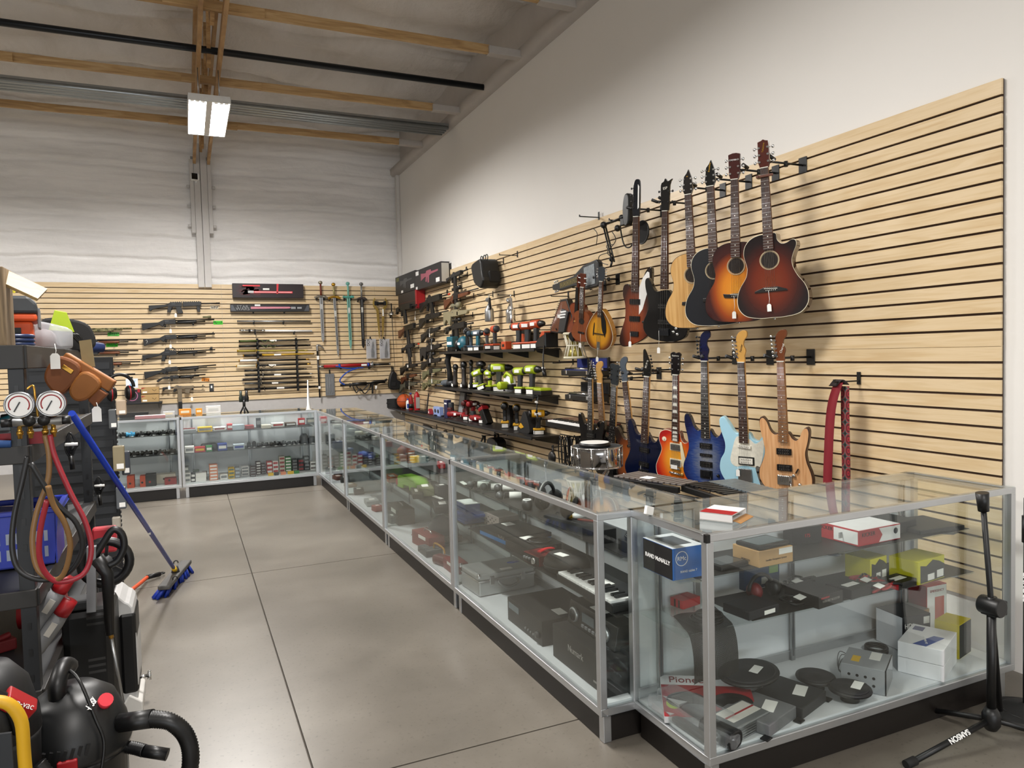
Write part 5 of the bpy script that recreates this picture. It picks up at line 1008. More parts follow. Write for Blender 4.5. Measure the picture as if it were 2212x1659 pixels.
M().prism(crm([(.015, .34), (.04, .29), (.06, .24), (.065, .16), (.05, .14), (.03, .17), (.018, .25)], 4)if s==1 else[(x*s, z*s)for x, z in crm([(.015, .34), (.04, .29), (.06, .24), (.065, .16), (.05, .14), (.03, .17), (.018, .25)], 4)], -.078, -.074).put('pickguard', BLK, r)
neck(r, .57*s, .28*s, .028*s, .036*s, -.067, ROSE, MAHO, 20, 'dot', .02*s, 4, -.08);M().box(-.05*s, .05*s, -.082, -.0695, .135*s, .14*s).put('bridge', EBONY, r);M().prism([(-.014*s, 0), (.014*s, 0), (.012*s, .07*s), (-.012*s, .07*s)], -.078, -.069).put('tailpiece', CHR, r)
M().prism([(x*s, z*s)for x, z in[(-.016, .57), (.016, .57), (.03, .60), (.028, .68), (0, .69), (-.028, .68), (-.03, .60)]], -.073, -.06).put('headstock', mt('3a3f44', .25), r, .002)
for sd in(-1, 1):
 for i in range(4):M().cyl((sd*.016*s, -.066, (.60+.022*i)*s), (sd*.036*s, -.066, (.60+.022*i)*s), .003, n=6).ball((sd*.042*s, -.066, (.60+.022*i)*s), .007, 6).put('tuning_peg', CHR, r)
price_tag(r, .02*s, -.08, -.085)
r=T('broadcast_boom', 'black folding broadcast microphone arm with trailing cables', 'microphone arm', W(1308, 487, .16), RW);k=M
J=lambda px, py, d:tuple(Matrix.Rotation(-RW, 3, 'Z')@(W(px, py, d)-W(1308, 487, .16)))
for o_ in(0, .022):k().cyl(tuple(Vector(J(1303, 487, .16))+Vector((0, o_, 0))), tuple(Vector(J(1322, 565, .2))+Vector((0, o_, 0))), .008, n=8).put('lower_arm', BLK, r)
for o_ in(0, .02):k().cyl(tuple(Vector(J(1303, 485, .16))+Vector((0, o_, 0))), tuple(Vector(J(1345, 470, .2))+Vector((0, o_, 0))), .008, n=8).put('upper_arm', BLK, r)
for px, py, rr in((1304, 486, .03), (1321, 560, .022), (1334, 493, .028), (1343, 470, .025)):k().ball(J(px, py, .17), rr, 10).put('joint', BLK, r)
k().cyl(J(1322, 565, .2), J(1319, 577, .2), .009).put('clamp_stem', BLK, r)
for pts_ in([(1282, 494), (1290, 505), (1288, 530)], [(1322, 500), (1330, 520), (1312, 545), (1325, 555), (1310, 532), (1326, 528)], [(1318, 545), (1296, 552), (1295, 565), (1313, 572)]):
 k().tube(crm([J(x, y, .18)for x, y in pts_], 6, False), .0035, 6).put('cable', BLK, r)
r=T('shock_mount', 'black microphone shock mount clip beside the long bass headstock', 'microphone mount', W(1362, 452, .16), RW);M().prism(crm([(-.03, -.12), (.03, -.12), (.05, .0), (.05, .09), (.02, .12), (-.02, .10), (-.045, .0)], 4), -.05, .0).put('clip_body', BLK, r, .01);M().box(-.10, -.02, -.04, .03, -.12, -.04).put('clamp', BLK, r, .008)
r=T('pop_filter', 'round black pop filter on a gooseneck behind the long bass neck', 'pop filter', W(1387, 502, .10), RW);M().cyl((0, -.006, 0), (0, .006, 0), .088, n=32).put('mesh_disc', mt('131313', .9), r);M().torus((0, 0, 0), .088, .007, 'y', 36, 8).put('rim', BLK, r);M().tube(crm([(-.088, 0, -.02), (-.17, 0, -.09), (-.26, 0, -.06), (-.28, -.02, .08), (-.24, -.03, .14)], 6, False), .006, 8).put('gooseneck', BLK, r)
hook(W(1294, 470, 0), RW, .2, 'long black hook above the microphone arm, thin wire type');hook(W(1360, 478, 0), RW, .2, 'black hook under the microphone mount')
r=T('hourglass_drum', 'small brass-coloured hourglass drum laced with white rope', 'drum', W(1243, 777, .16), RW);k=M
k().lathe([(.085, .03), (.06, .08), (.035, .13), (.06, .18), (.085, .23)], n=24).put('shell', mt('a89a4a', .35, .4), r)
for z in(.02, .24):k().torus((0, 0, z), .10, .012, 'z', 28, 8).put('hoop', mt('d9d2b8', .7), r)
for z in(.012, .248):k().cyl((0, 0, z-.003), (0, 0, z+.003), .10, n=28).put('drum_skin', mt('d3c7a0', .7), r)
m=k()
for i in range(12):
 a0, a1=2*PI*i/12, 2*PI*(i+.5)/12
 m.tube([(.105*math.cos(a0), .105*math.sin(a0), .24), (.075*math.cos((a0+a1)/2), .075*math.sin((a0+a1)/2), .13), (.105*math.cos(a1), .105*math.sin(a1), .02)], .004, 6).tube([(.105*math.cos(a1), .105*math.sin(a1), .02), (.078*math.cos(a1+.13), .078*math.sin(a1+.13), .13), (.105*math.cos(a1+.26), .105*math.sin(a1+.26), .24)], .004, 6)
m.torus((0, 0, .13), .078, .006, 'z', 24, 6).put('rope_lacing', mt('e6e0cc', .8), r)
hook(W(1238, 783, 0), RW, .22, 'black hook bracket under the hourglass drum', up=.03);hook(W(1252, 780, 0), RW, .22, 'second black hook bracket under the hourglass drum')
for(x0, x1, yb_, lz, ic, lab)in((1212, 1280, 811, .105, '1a2a7a', 'open woodwind case with blue lining on the slatwall'), (1220, 1280, 863, .10, '17181b', 'open woodwind case with black lining below the blue one')):
 p0, p1=W(x0, yb_, .22), W(x1, yb_, .22);w=p0.y-p1.y;r=T('instrument_case', lab, 'case', (XW-.02, p0.y, p0.z), RW)
 M().box(0, w, -.20, -.03, 0, .05).put('tray', BLK, r, .006);M().box(.02, w-.02, -.185, -.04, .048, .053).put('lining', mt(ic, .8), r)
 M().box(.02, w, -.04, -.015, .06, .06+lz).put('lid', BLK, r, .006);M().box(.035, w-.015, -.0425, -.039, .07, .05+lz).put('lid_lining', mt(ic, .8), r)
 for j in range(3):M().cyl((.04, -.17+j*.05, .062), (w-.05, -.17+j*.05, .062), .011, n=10).put('flute_joint', CHR if j%2==0 else BLK, r)
 for u in(.1, w-.1):M().box(u-.012, u+.012, -.203, -.2, .015, .05).put('latch', CHR, r, .002)
 hook(Vector((XW, p0.y-.12, p0.z-.006)), RW, .2, 'left hook under the '+lab.split(' on')[0].split(' below')[0]);hook(Vector((XW, p0.y-w+.1, p0.z-.006)), RW, .2, 'right hook under the '+lab.split(' on')[0].split(' below')[0])
p0, p1=W(1186, 905, .3), W(1284, 917, .3);w=p0.y-p1.y;r=T('mini_keyboard', 'small brown topped electronic keyboard held on the slatwall', 'keyboard', (XW-.0, p0.y, .835), RW)
M().box(0, w, -.34, -.02, 0, .06).put('case', BLK, r, .008);M().box(.01, w-.01, -.22, -.025, .058, .072).put('top_panel', mt('4a2018', .4), r, .004);M().box(.0, .05, -.32, -.22, .058, .068).put('cheek', mt('4a2018', .4), r)
m=M();n=25
for i in range(n):m.box(.06+i*(w-.07)/n, .0585+(i+1)*(w-.07)/n, -.345, -.225, .05, .066)
m.put('white_keys', WHT, r, .001);m=M()
for i in range(n):
 if i%7 in(0, 1, 3, 4, 5):m.box(.06+(i+.7)*(w-.07)/n, .06+(i+1.3)*(w-.07)/n, -.30, -.225, .064, .078)
m.put('black_keys', BLK, r);M().box(.25, .45, -.12, -.06, .072, .074).put('label_plate', mt('c98a3a', .5), r)
for u in(.1, w-.1):hook(Vector((XW, p0.y-u, .825)), RW, .3, ('left' if u<.2 else 'right')+' bracket under the small keyboard')
r=T('cable_bundle', 'bundle of black cables hanging from a long hook left of the snare drum', 'cables', W(1232, 943, .2), RW, 'cables');rr=random.Random(3)
for i in range(16):
 u, v, h, wd=rr.uniform(-.17, .17), rr.uniform(-.08, .1), rr.uniform(.18, .36), rr.uniform(.02, .05)
 M().tube(crm([(u, v, 0), (u-wd, v, -h*.4), (u-wd*.6, v+.01, -h), (u+wd*.6, v, -h), (u+wd, v, -h*.5)], 4), .0065, 6, closed=True).put('cable_loop', BLK, r)
for i in range(5):M().tube(crm([(rr.uniform(-.12, .12), -.05, -.25), (rr.uniform(-.15, .15), -.07, -.36), (rr.uniform(-.2, .1), -.05, -.44)], 5, False), .006, 6).put('cable_end', BLK, r)
M().cyl((-.2, 0, .004), (.2, 0, .004), .006).put('hook_bar', BLK, r)
hook(Vector((XW, r.location.y, r.location.z-.004)), RW, .26, 'black hook carrying the cable bundle')
r=T('round_base', 'round black stand base hanging under the cable bundle', 'stand', W(1195, 988, .2), RW);M().lathe([(.06, 0), (.065, .01), (.05, .03)], ax='y').put('disc', BLK, r);M().cyl((0, 0, 0), (.0, 0, .12), .01).put('stem', BLK, r);q_=W(1195, 988, .2);hook(Vector((XW, q_.y, q_.z+.10)), RW, .21, 'hook holding the round black stand base')
c=onX(1290, 1006, 2.72);r=T('snare_drum', 'chrome snare drum on a stand in front of the black guitars', 'drum', (c.x, c.y, c.z));k=M
k().lathe([(.172, 0), (.176, .01), (.176, .135), (.172, .145)], n=40).put('shell', mt('b9b9ba', .1, 1.0, nz=.02), r)
for z in(.003, .142):k().torus((0, 0, z), .180, .007, 'z', 48, 8).put('hoop', CHR, r)
k().cyl((0, 0, .138), (0, 0, .147), .172, n=40).put('drum_head', mt('2b3033', .7), r)
for i in range(10):
 a_=2*PI*i/10+.2;x, y=.186*math.cos(a_), .186*math.sin(a_)
 k().cyl((x, y, -.005), (x, y, .15), .004, n=8).cyl((x*.985, y*.985, .05), (x*.985, y*.985, .095), .009, n=8).put('lug', CHR, r)
o_=T('practice_pad', 'round white practice pad with black rim lying on the snare drum', 'drum pad', (c.x-.03, c.y-.02, c.z+.147));M().lathe([(.11, 0), (.115, .006), (.112, .03)], n=32).put('rim', BLK, o_);M().cyl((0, 0, .026), (0, 0, .033), .103, n=32).put('pad_skin', mt('efeeea', .5), o_)
r=T('snare_stand', 'chrome snare stand holding the snare drum', 'stand', (c.x, c.y, 0));M().cyl((0, 0, .25), (0, 0, c.z-.10), .012).put('tube', CHR, r)
for i in range(3):
 a_=2*PI*i/3+.5;x, y=math.cos(a_), math.sin(a_)
 M().tube([(0, 0, .42), (.26*x, .26*y, .01)], .008, 8).put('leg', CHR, r);M().tube([(0, 0, c.z-.12), (.12*x, .12*y, c.z-.06), (.165*x, .165*y, c.z-.012)], .008, 8).put('basket_arm', CHR, r)
zb=.86;p0, p1=onZ(1330, 1030, zb), onZ(1470, 1052, zb);d=(p1-p0);L=d.length;ang=math.atan2(d.y, d.x)
r=T('bell_kit', 'folding glockenspiel with silver bars in a black frame behind the glass counters', 'glockenspiel', (p0.x, p0.y, zb-.03), ang)
def bells(r, L, x0, dark, wn, wf, yaw=0.0):
 M().box(x0, x0+L, -.02, .0, 0, .03).box(x0, x0+L, wn-.02, wn, 0, .03).put('frame_rail', BLK, r, .003)
 n=max(6, int(L/.036));m=M()
 for i in range(n):
  u=x0+(i+.5)*L/n;h=wf*(1-.35*i/n);m.box(u-.013, u+.013, wn/2-h/2, wn/2+h/2, .032, .040)
 m.put('tone_bars', dark, r, .001)
bells(r, L, 0, mt('97918f', .35, .7), .16, .2);bells(r, L*.7, L*.05, mt('2a2828', .4, .5), .16, .16)if False else None
M().box(L*.35, L*.5, .02, .08, .0405, .042).put('price_sticker', TAGM, r)
p2, p3=onZ(1478, 1048, zb), onZ(1572, 1076, zb);d=p3-p2
r=T('bell_kit_half', 'second half of the folding glockenspiel with black and pale blue-grey bars', 'glockenspiel', (p2.x, p2.y, zb-.03), math.atan2(d.y, d.x));bells(r, d.length, 0, mt('1b1b1c', .35, .3), .13, .13)
M().box(0, d.length, .13, .15, 0, .03).put('frame_rail', BLK, r);m=M();n=12
for i in range(n):m.box((i+.1)*d.length/n, (i+.85)*d.length/n, .14, .30, .032, .04)
m.put('long_tone_bars', mt('9aa6ae', .3, .8), r, .001)
c0=(p0+p3)/2
r=T('folding_stand', 'black stand under the glockenspiel behind the counters', 'stand', (c0.x, c0.y, 0));dd=(p3-p0)/2
for s_ in(-1, 1):M().cyl((dd.x*s_*.7, dd.y*s_*.7+.08, zb-.03), (dd.x*s_*.3, dd.y*s_*.3+.1, .0), .012).put('leg', BLK, r)
M().cyl((-dd.x*.95, -dd.y*.95+.07, zb-.04), (dd.x*.9, dd.y*.9+.07, zb-.04), .012).put('cross_bar', BLK, r)
p=W(1822, 826, .12);r=T('guitar_strap', 'red and black patterned guitar strap looped over a hook at the right', 'strap', p, RW)
def ribbon(path, w, t, mats, name, axis=(1, 0, 0)):
 m=M();vs=[];ax=Vector(axis)
 for q in path:
  q=Vector(q);vs+=[q-ax*w/2, q+ax*w/2]
 fs=[(2*i, 2*i+1, 2*i+3, 2*i+2)for i in range(len(path)-1)]
 m._add(vs, fs, 0, True);o=m.put(name, mats, r);sm=o.modifiers.new('thickness', 'SOLIDIFY');sm.thickness=t;return o
def strap_mat():
 m, nt, b, N, L=newmat('woven_strap');tc=N('ShaderNodeTexCoord');mp=N('ShaderNodeMapping');mp.inputs['Scale'].default_value=(22, 0, 16)
 v=N('ShaderNodeTexVoronoi');v.inputs['Scale'].default_value=1.0;v.inputs['Randomness'].default_value=0;rp=ramp(N, [(0.0, '2a1512'), (.14, 'a32430'), (.3, '241a18'), (.42, '9a1f2c'), (.5, '57605a'), (.6, '1a1516')])
 L(tc.outputs['Object'], mp.inputs['Vector']);L(mp.outputs['Vector'], v.inputs['Vector']);L(v.outputs['Distance'], rp.inputs['Fac']);L(rp.outputs['Color'], b.inputs['Base Color']);b.inputs['Roughness'].default_value=.8
 return m
ribbon(crm([(.02, -.01, -.02), (.022, -.012, -.2), (.03, -.016, -.5), (.03, -.02, -.78)], 5, False), .055, .003, strap_mat(), 'woven_band')
ribbon(crm([(-.005, -.03, -.0), (-.03, -.06, -.15), (-.045, -.07, -.45), (-.055, -.07, -.80), (-.05, -.07, -.92)], 5, False), .06, .003, mt('7d0f1e', .7), 'red_lining')
ribbon(crm([(-.03, -.05, -.02), (0, -.035, .018), (.02, -.01, -.01)], 5, False), .055, .003, mt('2a2020', .7), 'loop_top')
M().box(-.005, .06, -.03, -.018, -1.02, -.78).put('leather_end', BLK, r, .003);M().box(-.10, -.0, -.08, -.068, -1.02, -.90).put('lower_end', BLK, r, .003);M().box(-.09, -.02, -.084, -.08, -.92, -.89).put('buckle', BLK, r, .002)
hook(Vector((XW, p.y, p.z+.004)), RW, .19, 'black slatwall hook carrying the red patterned strap')
# back wall collection
def flatbox(name, label, cat, x0, y0, x1, y1, d, col, group=None):
 p0, p1=B(x0, y1, d), B(x1, y0, d);w, h=p1.x-p0.x, p1.z-p0.z
 p1b=B(x1, y1, d);ry=-math.atan2(0, 1)
 r=T(name, label, cat, (p0.x, YW-.005, p0.z), 0, group);M().box(0, w, -(d-.005), 0, 0, h).put('box', mt(col, .4), r, .003);return r, w, h, -(d-.005)
r, w, h, y=flatbox('prop_sword_box', 'tall black and red carton with a red blade picture atop the back wall', 'box', 503, 614, 655, 643, .11, '1c0c10')
e=.0012;RG=mt('d8353c', .4);PK=mt('f3b7bb', .4)
M().box(.3*w, .83*w, y-e, y, .38*h, .44*h).put('printed_blade', PK, r);M().box(.29*w, .84*w, y-e*.8, y, .34*h, .48*h).put('blade_glow', RG, r);M().box(.21*w, .29*w, y-e, y, .34*h, .5*h).put('printed_hilt', mt('c6c6c6', .4), r);M().prism([(.61*w, .3*h), (.63*w, .3*h), (.645*w, h), (.615*w, h)], y-e, y).put('red_beam', RG, r);M().box(.42*w, .51*w, y-2*e, y, .56*h, .68*h).put('price_sticker', TAGM, r)
m=M();rr=random.Random(5)
for i in range(14):m.prism([(rr.uniform(.03, .2)*w, rr.uniform(.1, .9)*h), (rr.uniform(.2, .4)*w, rr.uniform(.1, .9)*h), (rr.uniform(.2, .4)*w, rr.uniform(.1, .9)*h)], y-e*.3, y)
m.put('dark_red_art', mt('4a1219', .5), r);M().box(.14*w, .38*w, y-e, y, .80*h, .90*h).put('red_print', RG, r)
r, w, h, y=flatbox('prop_sword_box', 'long narrow black carton with pink blade window, second from the top', 'box', 498, 658, 668, 673, .11, '17171a')
M().prism([(.25*w, .35*h), (.74*w, .42*h), (.76*w, .55*h), (.74*w, .68*h), (.25*w, .68*h)], y-.012, y).put('blade', mt('c9828f', .35), r, .002);M().box(.76*w, .82*w, y-.012, y, .35*h, .68*h).box(.84*w, .9*w, y-.012, y, .38*h, .66*h).put('hilt', mt('9a9a9c', .4, .5), r, .003);M().box(.30*w, .37*w, y-e, y, .78*h, 1.0*h).put('price_sticker', TAGM, r)
txt(r, 'STAR', (.15*w, y-e, .66*h), .062, mt('8a8a8a', .5), sx=1.2);txt(r, 'WARS', (.15*w, y-e, .36*h), .062, mt('8a8a8a', .5), sx=1.2)
for s_ in(0, 1):M().prism([(.005*w+s_*.99*w, .08*h), (.07*w+s_*.86*w, .08*h), (.03*w+s_*.94*w, .9*h), (.005*w+s_*.99*w, .9*h)], y-e, y).put('corner_art', mt('4a4d54', .4), r)
for px, py, w in((545, 644, 'left hook under the tall red carton'), (612, 644, 'right hook under the tall red carton'), (547, 676, 'left hook under the narrow black carton'), (614, 676, 'right hook under the narrow black carton')):hook(B(px, py-2, 0), 0, .115, w)
def rod(name, label, cat, a, b, d, segs, group=None):
 """long thing along the wall: segs (start, end, radius or (r0, r1), material, part name)"""
 A, C=B(a[0], a[1], d), B(b[0], b[1], d);L, ry=span(A, C, 0);r=T(name, label, cat, A, 0, group, ry=ry)
 for s0, s1, rad_, m_, nm in segs:
  r0, r1=rad_ if isinstance(rad_, tuple)else(rad_, rad_);M().cyl((s0*L, 0, 0), (s1*L, 0, 0), r0, r1, 12).put(nm, m_, r)
 return r, L
rod('prop_tube', 'plain silver tube held by two hooks under the cartons', 'tube', (512, 694), (671, 694), .06, [(0, 1, .016, STEEL, 'tube')])
for px, w in((548, 'left'), (612, 'right')):hook(B(px, 698, 0), 0, .085, w+' hook under the silver tube', tip=.03)
r, L=rod('prop_sword', 'white glowing-blade style prop sword with chrome hilt above the katanas', 'sword', (517, 714), (674, 715), .06, [(0, .34, .022, CHR, 'hilt'), (.02, .05, .027, CHR, 'pommel'), (.12, .15, .026, BLK, 'hilt_band'), (.2, .215, .026, BLK, 'hilt_band'), (.30, .34, .026, CHR, 'emitter'), (.34, 1, .017, mt('efefee', .3), 'blade')])
for px, w in((551, 'left'), (635, 'right')):hook(B(px, 720, 0), 0, .09, w+' hook under the white prop sword', tip=.03)
for px, y0, y1, w in((555, 731, 848, 'left'), (639, 730, 844, 'right')):
 t_, b_=B(px, y0, 0), B(px, y1, 0);h=t_.z-b_.z;r=T('sword_rack', f'{w} upright of the black sword rack on the back wall', 'rack', (t_.x, YW, b_.z), 0, 'sword rack uprights');M().box(-.016, .016, -.02, 0, 0, h).put('upright', BLK, r, .002)
 for i in range(11):M().box(-.014, .014, -.085, -.02, h*(.04+i*.087), h*(.04+i*.087)+.012).box(-.014, .014, -.09, -.08, h*(.04+i*.087), h*(.04+i*.087)+.03).put('rest', BLK, r)
BK=BLK;GR=mt('4c5a2c', .5);KH=mt('a08f3c', .5);CRE=mt('ddd7bf', .5)
for i, (a, b, hc, sc_, gd, tip_, lab)in enumerate([((517, 737), (668, 734), GR, BK, BK, BK, 'katana with green wrapped hilt, topmost of the rack'), ((517, 748), (671, 745), BK, BK, BK, BK, 'katana with long black ribbed hilt, second of the rack'), ((513, 758), (665, 757), KH, KH, GOLD, KH, 'khaki green katana, third of the rack'), ((526, 768), (679, 764), BK, mt('c29a2e', .4), GOLD, GOLD, 'katana with gold scabbard and black hilt, fourth of the rack'), ((517, 779), (668, 776), WHT, BK, GOLD, GOLD, 'katana with white hilt and gold fittings, fifth of the rack'), ((511, 791), (671, 786), CRE, BK, GOLD, GOLD, 'katana with cream carved hilt and gold cross guard, sixth of the rack'), ((529, 801), (663, 797), BK, BK, BK, BK, 'short black katana, seventh of the rack'), ((529, 811), (676, 807), BK, BK, STEEL, STEEL, 'black katana with steel scabbard tip, eighth of the rack'), ((524, 820), (673, 814), mt('2c2622', .5), mt('241d1a', .4), STEEL, BK, 'thin dark brown sword, ninth of the rack'), ((528, 829), (666, 825), mt('4a4c4c', .4, .5), BK, CHR, BK, 'sword with grey metal hilt and bright guard, tenth of the rack'), ((529, 841), (689, 834), BK, BK, BK, BK, 'long plain black sword, lowest of the rack')]):
 r, L=rod('katana', lab, 'sword', a, b, .07, [(0, .25, (.016, .017), hc, 'hilt'), (.255, .262, .034, gd, 'guard'), (.262, .95, (.016, .012), sc_, 'scabbard'), (.95, 1, (.0125, .010), tip_, 'scabbard_tip'), (-.008, .006, .018, gd, 'pommel')], 'swords on the rack')
 if i in(0, 3, 5, 7, 9, 10):M().box(.42*L, .52*L, -.02, -.018, -.012, .012).put('price_sticker', TAGM, r)
 if i in(0, 1, 5):M().tube(crm([(.30*L, -.02, .015), (.36*L, -.03, -.03), (.40*L, -.03, .01), (.46*L, -.03, -.035), (.5*L, -.02, .0)], 4, False), .006, 6).put('cord', GR if i<2 else BK, r)
def vsword(label, a, b, gf, gw, grip, guardm, blade, bw, pom, tipf=.06, tilt=0, wing=False):
 A, C=B(a[0], a[1], .08), B(b[0], b[1], .08);d=A-C;L=d.length;r=T('long_sword', label, 'sword', C, 0, 'hanging swords', ry=math.atan2(d.x, d.z));g=(1-gf)*L
 M().prism([(-bw, g), (bw, g), (bw*.8, tipf*L), (0, 0), (-bw*.8, tipf*L)], -.006, .006).put('blade', blade, r, .002);M().box(-.004, .004, -.009, -.005, .15*L, g).put('fuller', GUNM if blade is not BLK else GRY, r)
 M().cyl((0, 0, g), (0, 0, L-.03), .016, .014).put('grip', grip, r);M().ball((0, 0, L-.02), (.035, .025, .03), 12).put('pommel', pom, r)
 M().tube(crm([(-gw, 0, g-(.02 if not wing else-.01)), (-gw*.4, 0, g+.005), (gw*.4, 0, g+.005), (gw, 0, g-(.02 if not wing else-.01))], 4, False), [.02 if i%9 else .028 for i in range(13)], 10).put('cross_guard', guardm, r)
 M().box(-.014, .014, -.009, -.007, .55*L, .63*L).put('price_sticker', TAGM, r)
 hook(Vector((A.x-gw*.6, YW, C.z+g-.035)), 0, .1, 'left hook under the guard of the '+label.split(',')[0]);hook(Vector((A.x+gw*.6, YW, C.z+g-.035)), 0, .1, 'right hook under the guard of the '+label.split(',')[0])
 return r
vsword('broad steel sword with brown grip, first of the hanging swords', (692, 608), (698, 740), .25, .10, mt('6a2a1a', .5), mt('8f8a80', .35, .8), STEEL, .030, mt('9a927f', .35, .8))
vsword('long slim sword with ornate gold guard, second of the hanging swords', (720, 612), (731, 771), .19, .10, mt('a39a6a', .4, .5), GOLD, STEEL, .022, GOLD)
vsword('teal green fantasy style sword, third of the hanging swords', (751, 610), (758, 757), .22, .09, mt('6fae9f', .45), mt('4f9a8c', .45), mt('6fa79a', .45), .028, mt('6fae9f', .45), .10, wing=True)
vsword('all black sword, last of the hanging swords', (780, 611), (785, 753), .24, .085, mt('8c8c8a', .4, .6), mt('4a4340', .4, .5), BLK, .030, mt('7c7c7a', .4, .6), .05)
p=B(821, 655, .07);r=T('twin_blade', 'pair of curved gold blades joined by a black grip beside the sword row', 'sword', p);GB=mt('a98d48', .35, .6)
for s_ in(-1, 1):M().prism([(s_*x, z)for x, z in crm([(.085, .09), (.125, .03), (.115, -.06), (.07, -.13), (.06, -.30), (.03, -.60), (.022, -.40), (.025, -.16), (.045, -.08), (.085, -.02)], 4)], -.008, .008).put('blade', GB, r, .002)
M().cyl((-.09, 0, .0), (.09, 0, .0), .018).box(-.10, -.06, -.02, .02, -.035, .035).box(.06, .10, -.02, .02, -.035, .035).put('grip', BLK, r, .003);M().box(.03, .055, -.012, -.009, -.22, -.1).put('price_sticker', TAGM, r)
hook(B(816, 655, 0)+Vector((0, 0, -.02)), 0, .09, 'hook holding the curved gold blades')
A, C=B(846, 672, .09), B(853, 797, .09);d=A-C;r=T('fencing_sword', 'fencing sword with silver bell guard hanging point down by the corner', 'sword', C, 0, None, ry=math.atan2(d.x, d.z));L=d.length
M().cyl((0, 0, 0), (0, 0, L-.08), .003, .007, 8).put('blade', mt('4a463f', .4, .6), r);M().lathe([(.010, L+.0), (.045, L-.02), (.062, L-.06), (.06, L-.07), (.035, L-.03)], n=22).put('bell_guard', CHR, r);M().cyl((0, 0, L-.02), (0, 0, L+.13), .012).put('grip', BLK, r)
hook(B(843, 684, 0), 0, .09, 'hook behind the silver bell guard')
for i, (x0, x1)in enumerate(((792, 812), (821, 841))):
 p0, p1=B(x0, 775, .05), B(x1, 732, .05);w, h=p1.x-p0.x, p1.z-p0.z;r=T('carded_knife', 'grey carded folding knife, '+('left' if i==0 else 'right')+' of the two under the gold blades', 'knife', (p0.x, YW-.05, p0.z), 0, 'carded folding knives')
 M().box(0, w, 0, .008, 0, h).put('card', mt('c9c8cc', .5), r, .002);M().prism(crm([(.5*w, .06*h), (.72*w, .10*h), (.78*w, .3*h), (.7*w, .5*h), (.74*w, .7*h), (.66*w, .88*h), (.55*w, .6*h), (.5*w, .4*h), (.48*w, .2*h)], 4), -.02, 0).put('knife', mt('57595a', .45, .3), r, .003);txt(r, 'SOG', (.2*w, -.001, .82*h), .06, BLK, rot=(PI/2, PI/2, 0), bold=.002);M().box(0, w, -.022, -.021, 0, h).put('blister_window', CLEAR, r)
 hook(Vector((p0.x+w/2, YW, p0.z+h-.01)), 0, .07, 'hook holding the '+('left' if i==0 else 'right')+' carded folding knife')
p0, p1=B(704, 855, .04), B(722, 807, .04);w, h=p1.x-p0.x, p1.z-p0.z;r=T('carded_knives', 'grey card with three throwing knives beside the cane', 'knife set', (p0.x, YW-.03, p0.z));M().box(0, w, 0, .006, 0, h).put('card', mt('6c6f72', .5), r, .002)
for i in range(3):M().prism([((.25+.25*i)*w-.008, .1*h), ((.25+.25*i)*w+.008, .1*h), ((.25+.25*i)*w+.011, .7*h), ((.25+.25*i)*w, .9*h), ((.25+.25*i)*w-.011, .7*h)], -.004, 0).put('throwing_knife', STEEL, r, .001)
hook(B(712, 805, 0), 0, .05, 'hook holding the card of throwing knives')
A, C=B(685, 746, .07), B(691, 859, .07);d=A-C;L=d.length;r=T('walking_cane', 'black cane with silver beaked head standing against the back slatwall', 'cane', C, 0, None, ry=math.atan2(d.x, d.z));M().cyl((0, 0, 0), (0, 0, L-.08), .013, .016).put('shaft', BLK, r);M().tube(crm([(0, 0, L-.1), (0, 0, L-.02), (.015, 0, L+.0), (.07, 0, L-.02), (.11, 0, L-.07)], 4, False), [.02]*8+[.018]*4+[.012, .011, .01, .009, .006], 10).put('beaked_head', STEEL, r);M().box(-.018, .018, -.02, -.016, L*.73, L*.80).box(-.018, .018, -.018, -.014, L*.17, L*.22).put('price_sticker', TAGM, r)
r, L=rod('straight_sword', 'straight sword in a bright red scabbard with blue bands and black handle', 'sword', (687, 792), (843, 786), .07, [(0, .075, (.012, .024), STEEL, 'chape'), (.075, .71, (.026, .030), RED, 'scabbard'), (.27, .30, .031, BLUE, 'blue_band'), (.67, .70, .032, BLUE, 'blue_band'), (.71, .755, .034, STEEL, 'guard'), (.74, .75, .055, STEEL, 'guard_disc'), (.755, .98, .019, BLK, 'handle'), (.98, 1, .022, STEEL, 'pommel')]);M().box(.585*L, .66*L, -.034, -.03, -.015, .015).put('price_sticker', TAGM, r)
J2=lambda px, py:tuple(Matrix.Rotation(-r.rotation_euler[1], 3, 'Y')@(B(px, py, .10)-r.location))
M().tube(crm([J2(725, 791), (J2(752, 796)), J2(785, 794)], 6, False), .010, 8).tube(crm([J2(775, 794), J2(752, 803), J2(737, 816), J2(735, 825), J2(745, 831)], 6, False), .012, 8).put('blue_strap', BLUE, r)
for px, w in((736, 'left'), (797, 'right')):hook(B(px, 795, 0), 0, .1, w+' hook under the red sword')
r, L=rod('crossbow', 'black compact crossbow tangled in straps below the red sword', 'crossbow', (735, 832), (837, 825), .08, [(0, .95, .016, BLK, 'rail'), (.25, .55, .03, BLK, 'stock')]);M().tube(crm([(.62*L, 0, .0), (.75*L, -.05, .03), (.97*L, -.04, .02)], 5, False), .012, 8).tube(crm([(.62*L, 0, -.01), (.78*L, .03, -.02), (1.0*L, .02, .05)], 5, False), .012, 8).put('limb', BLK, r)
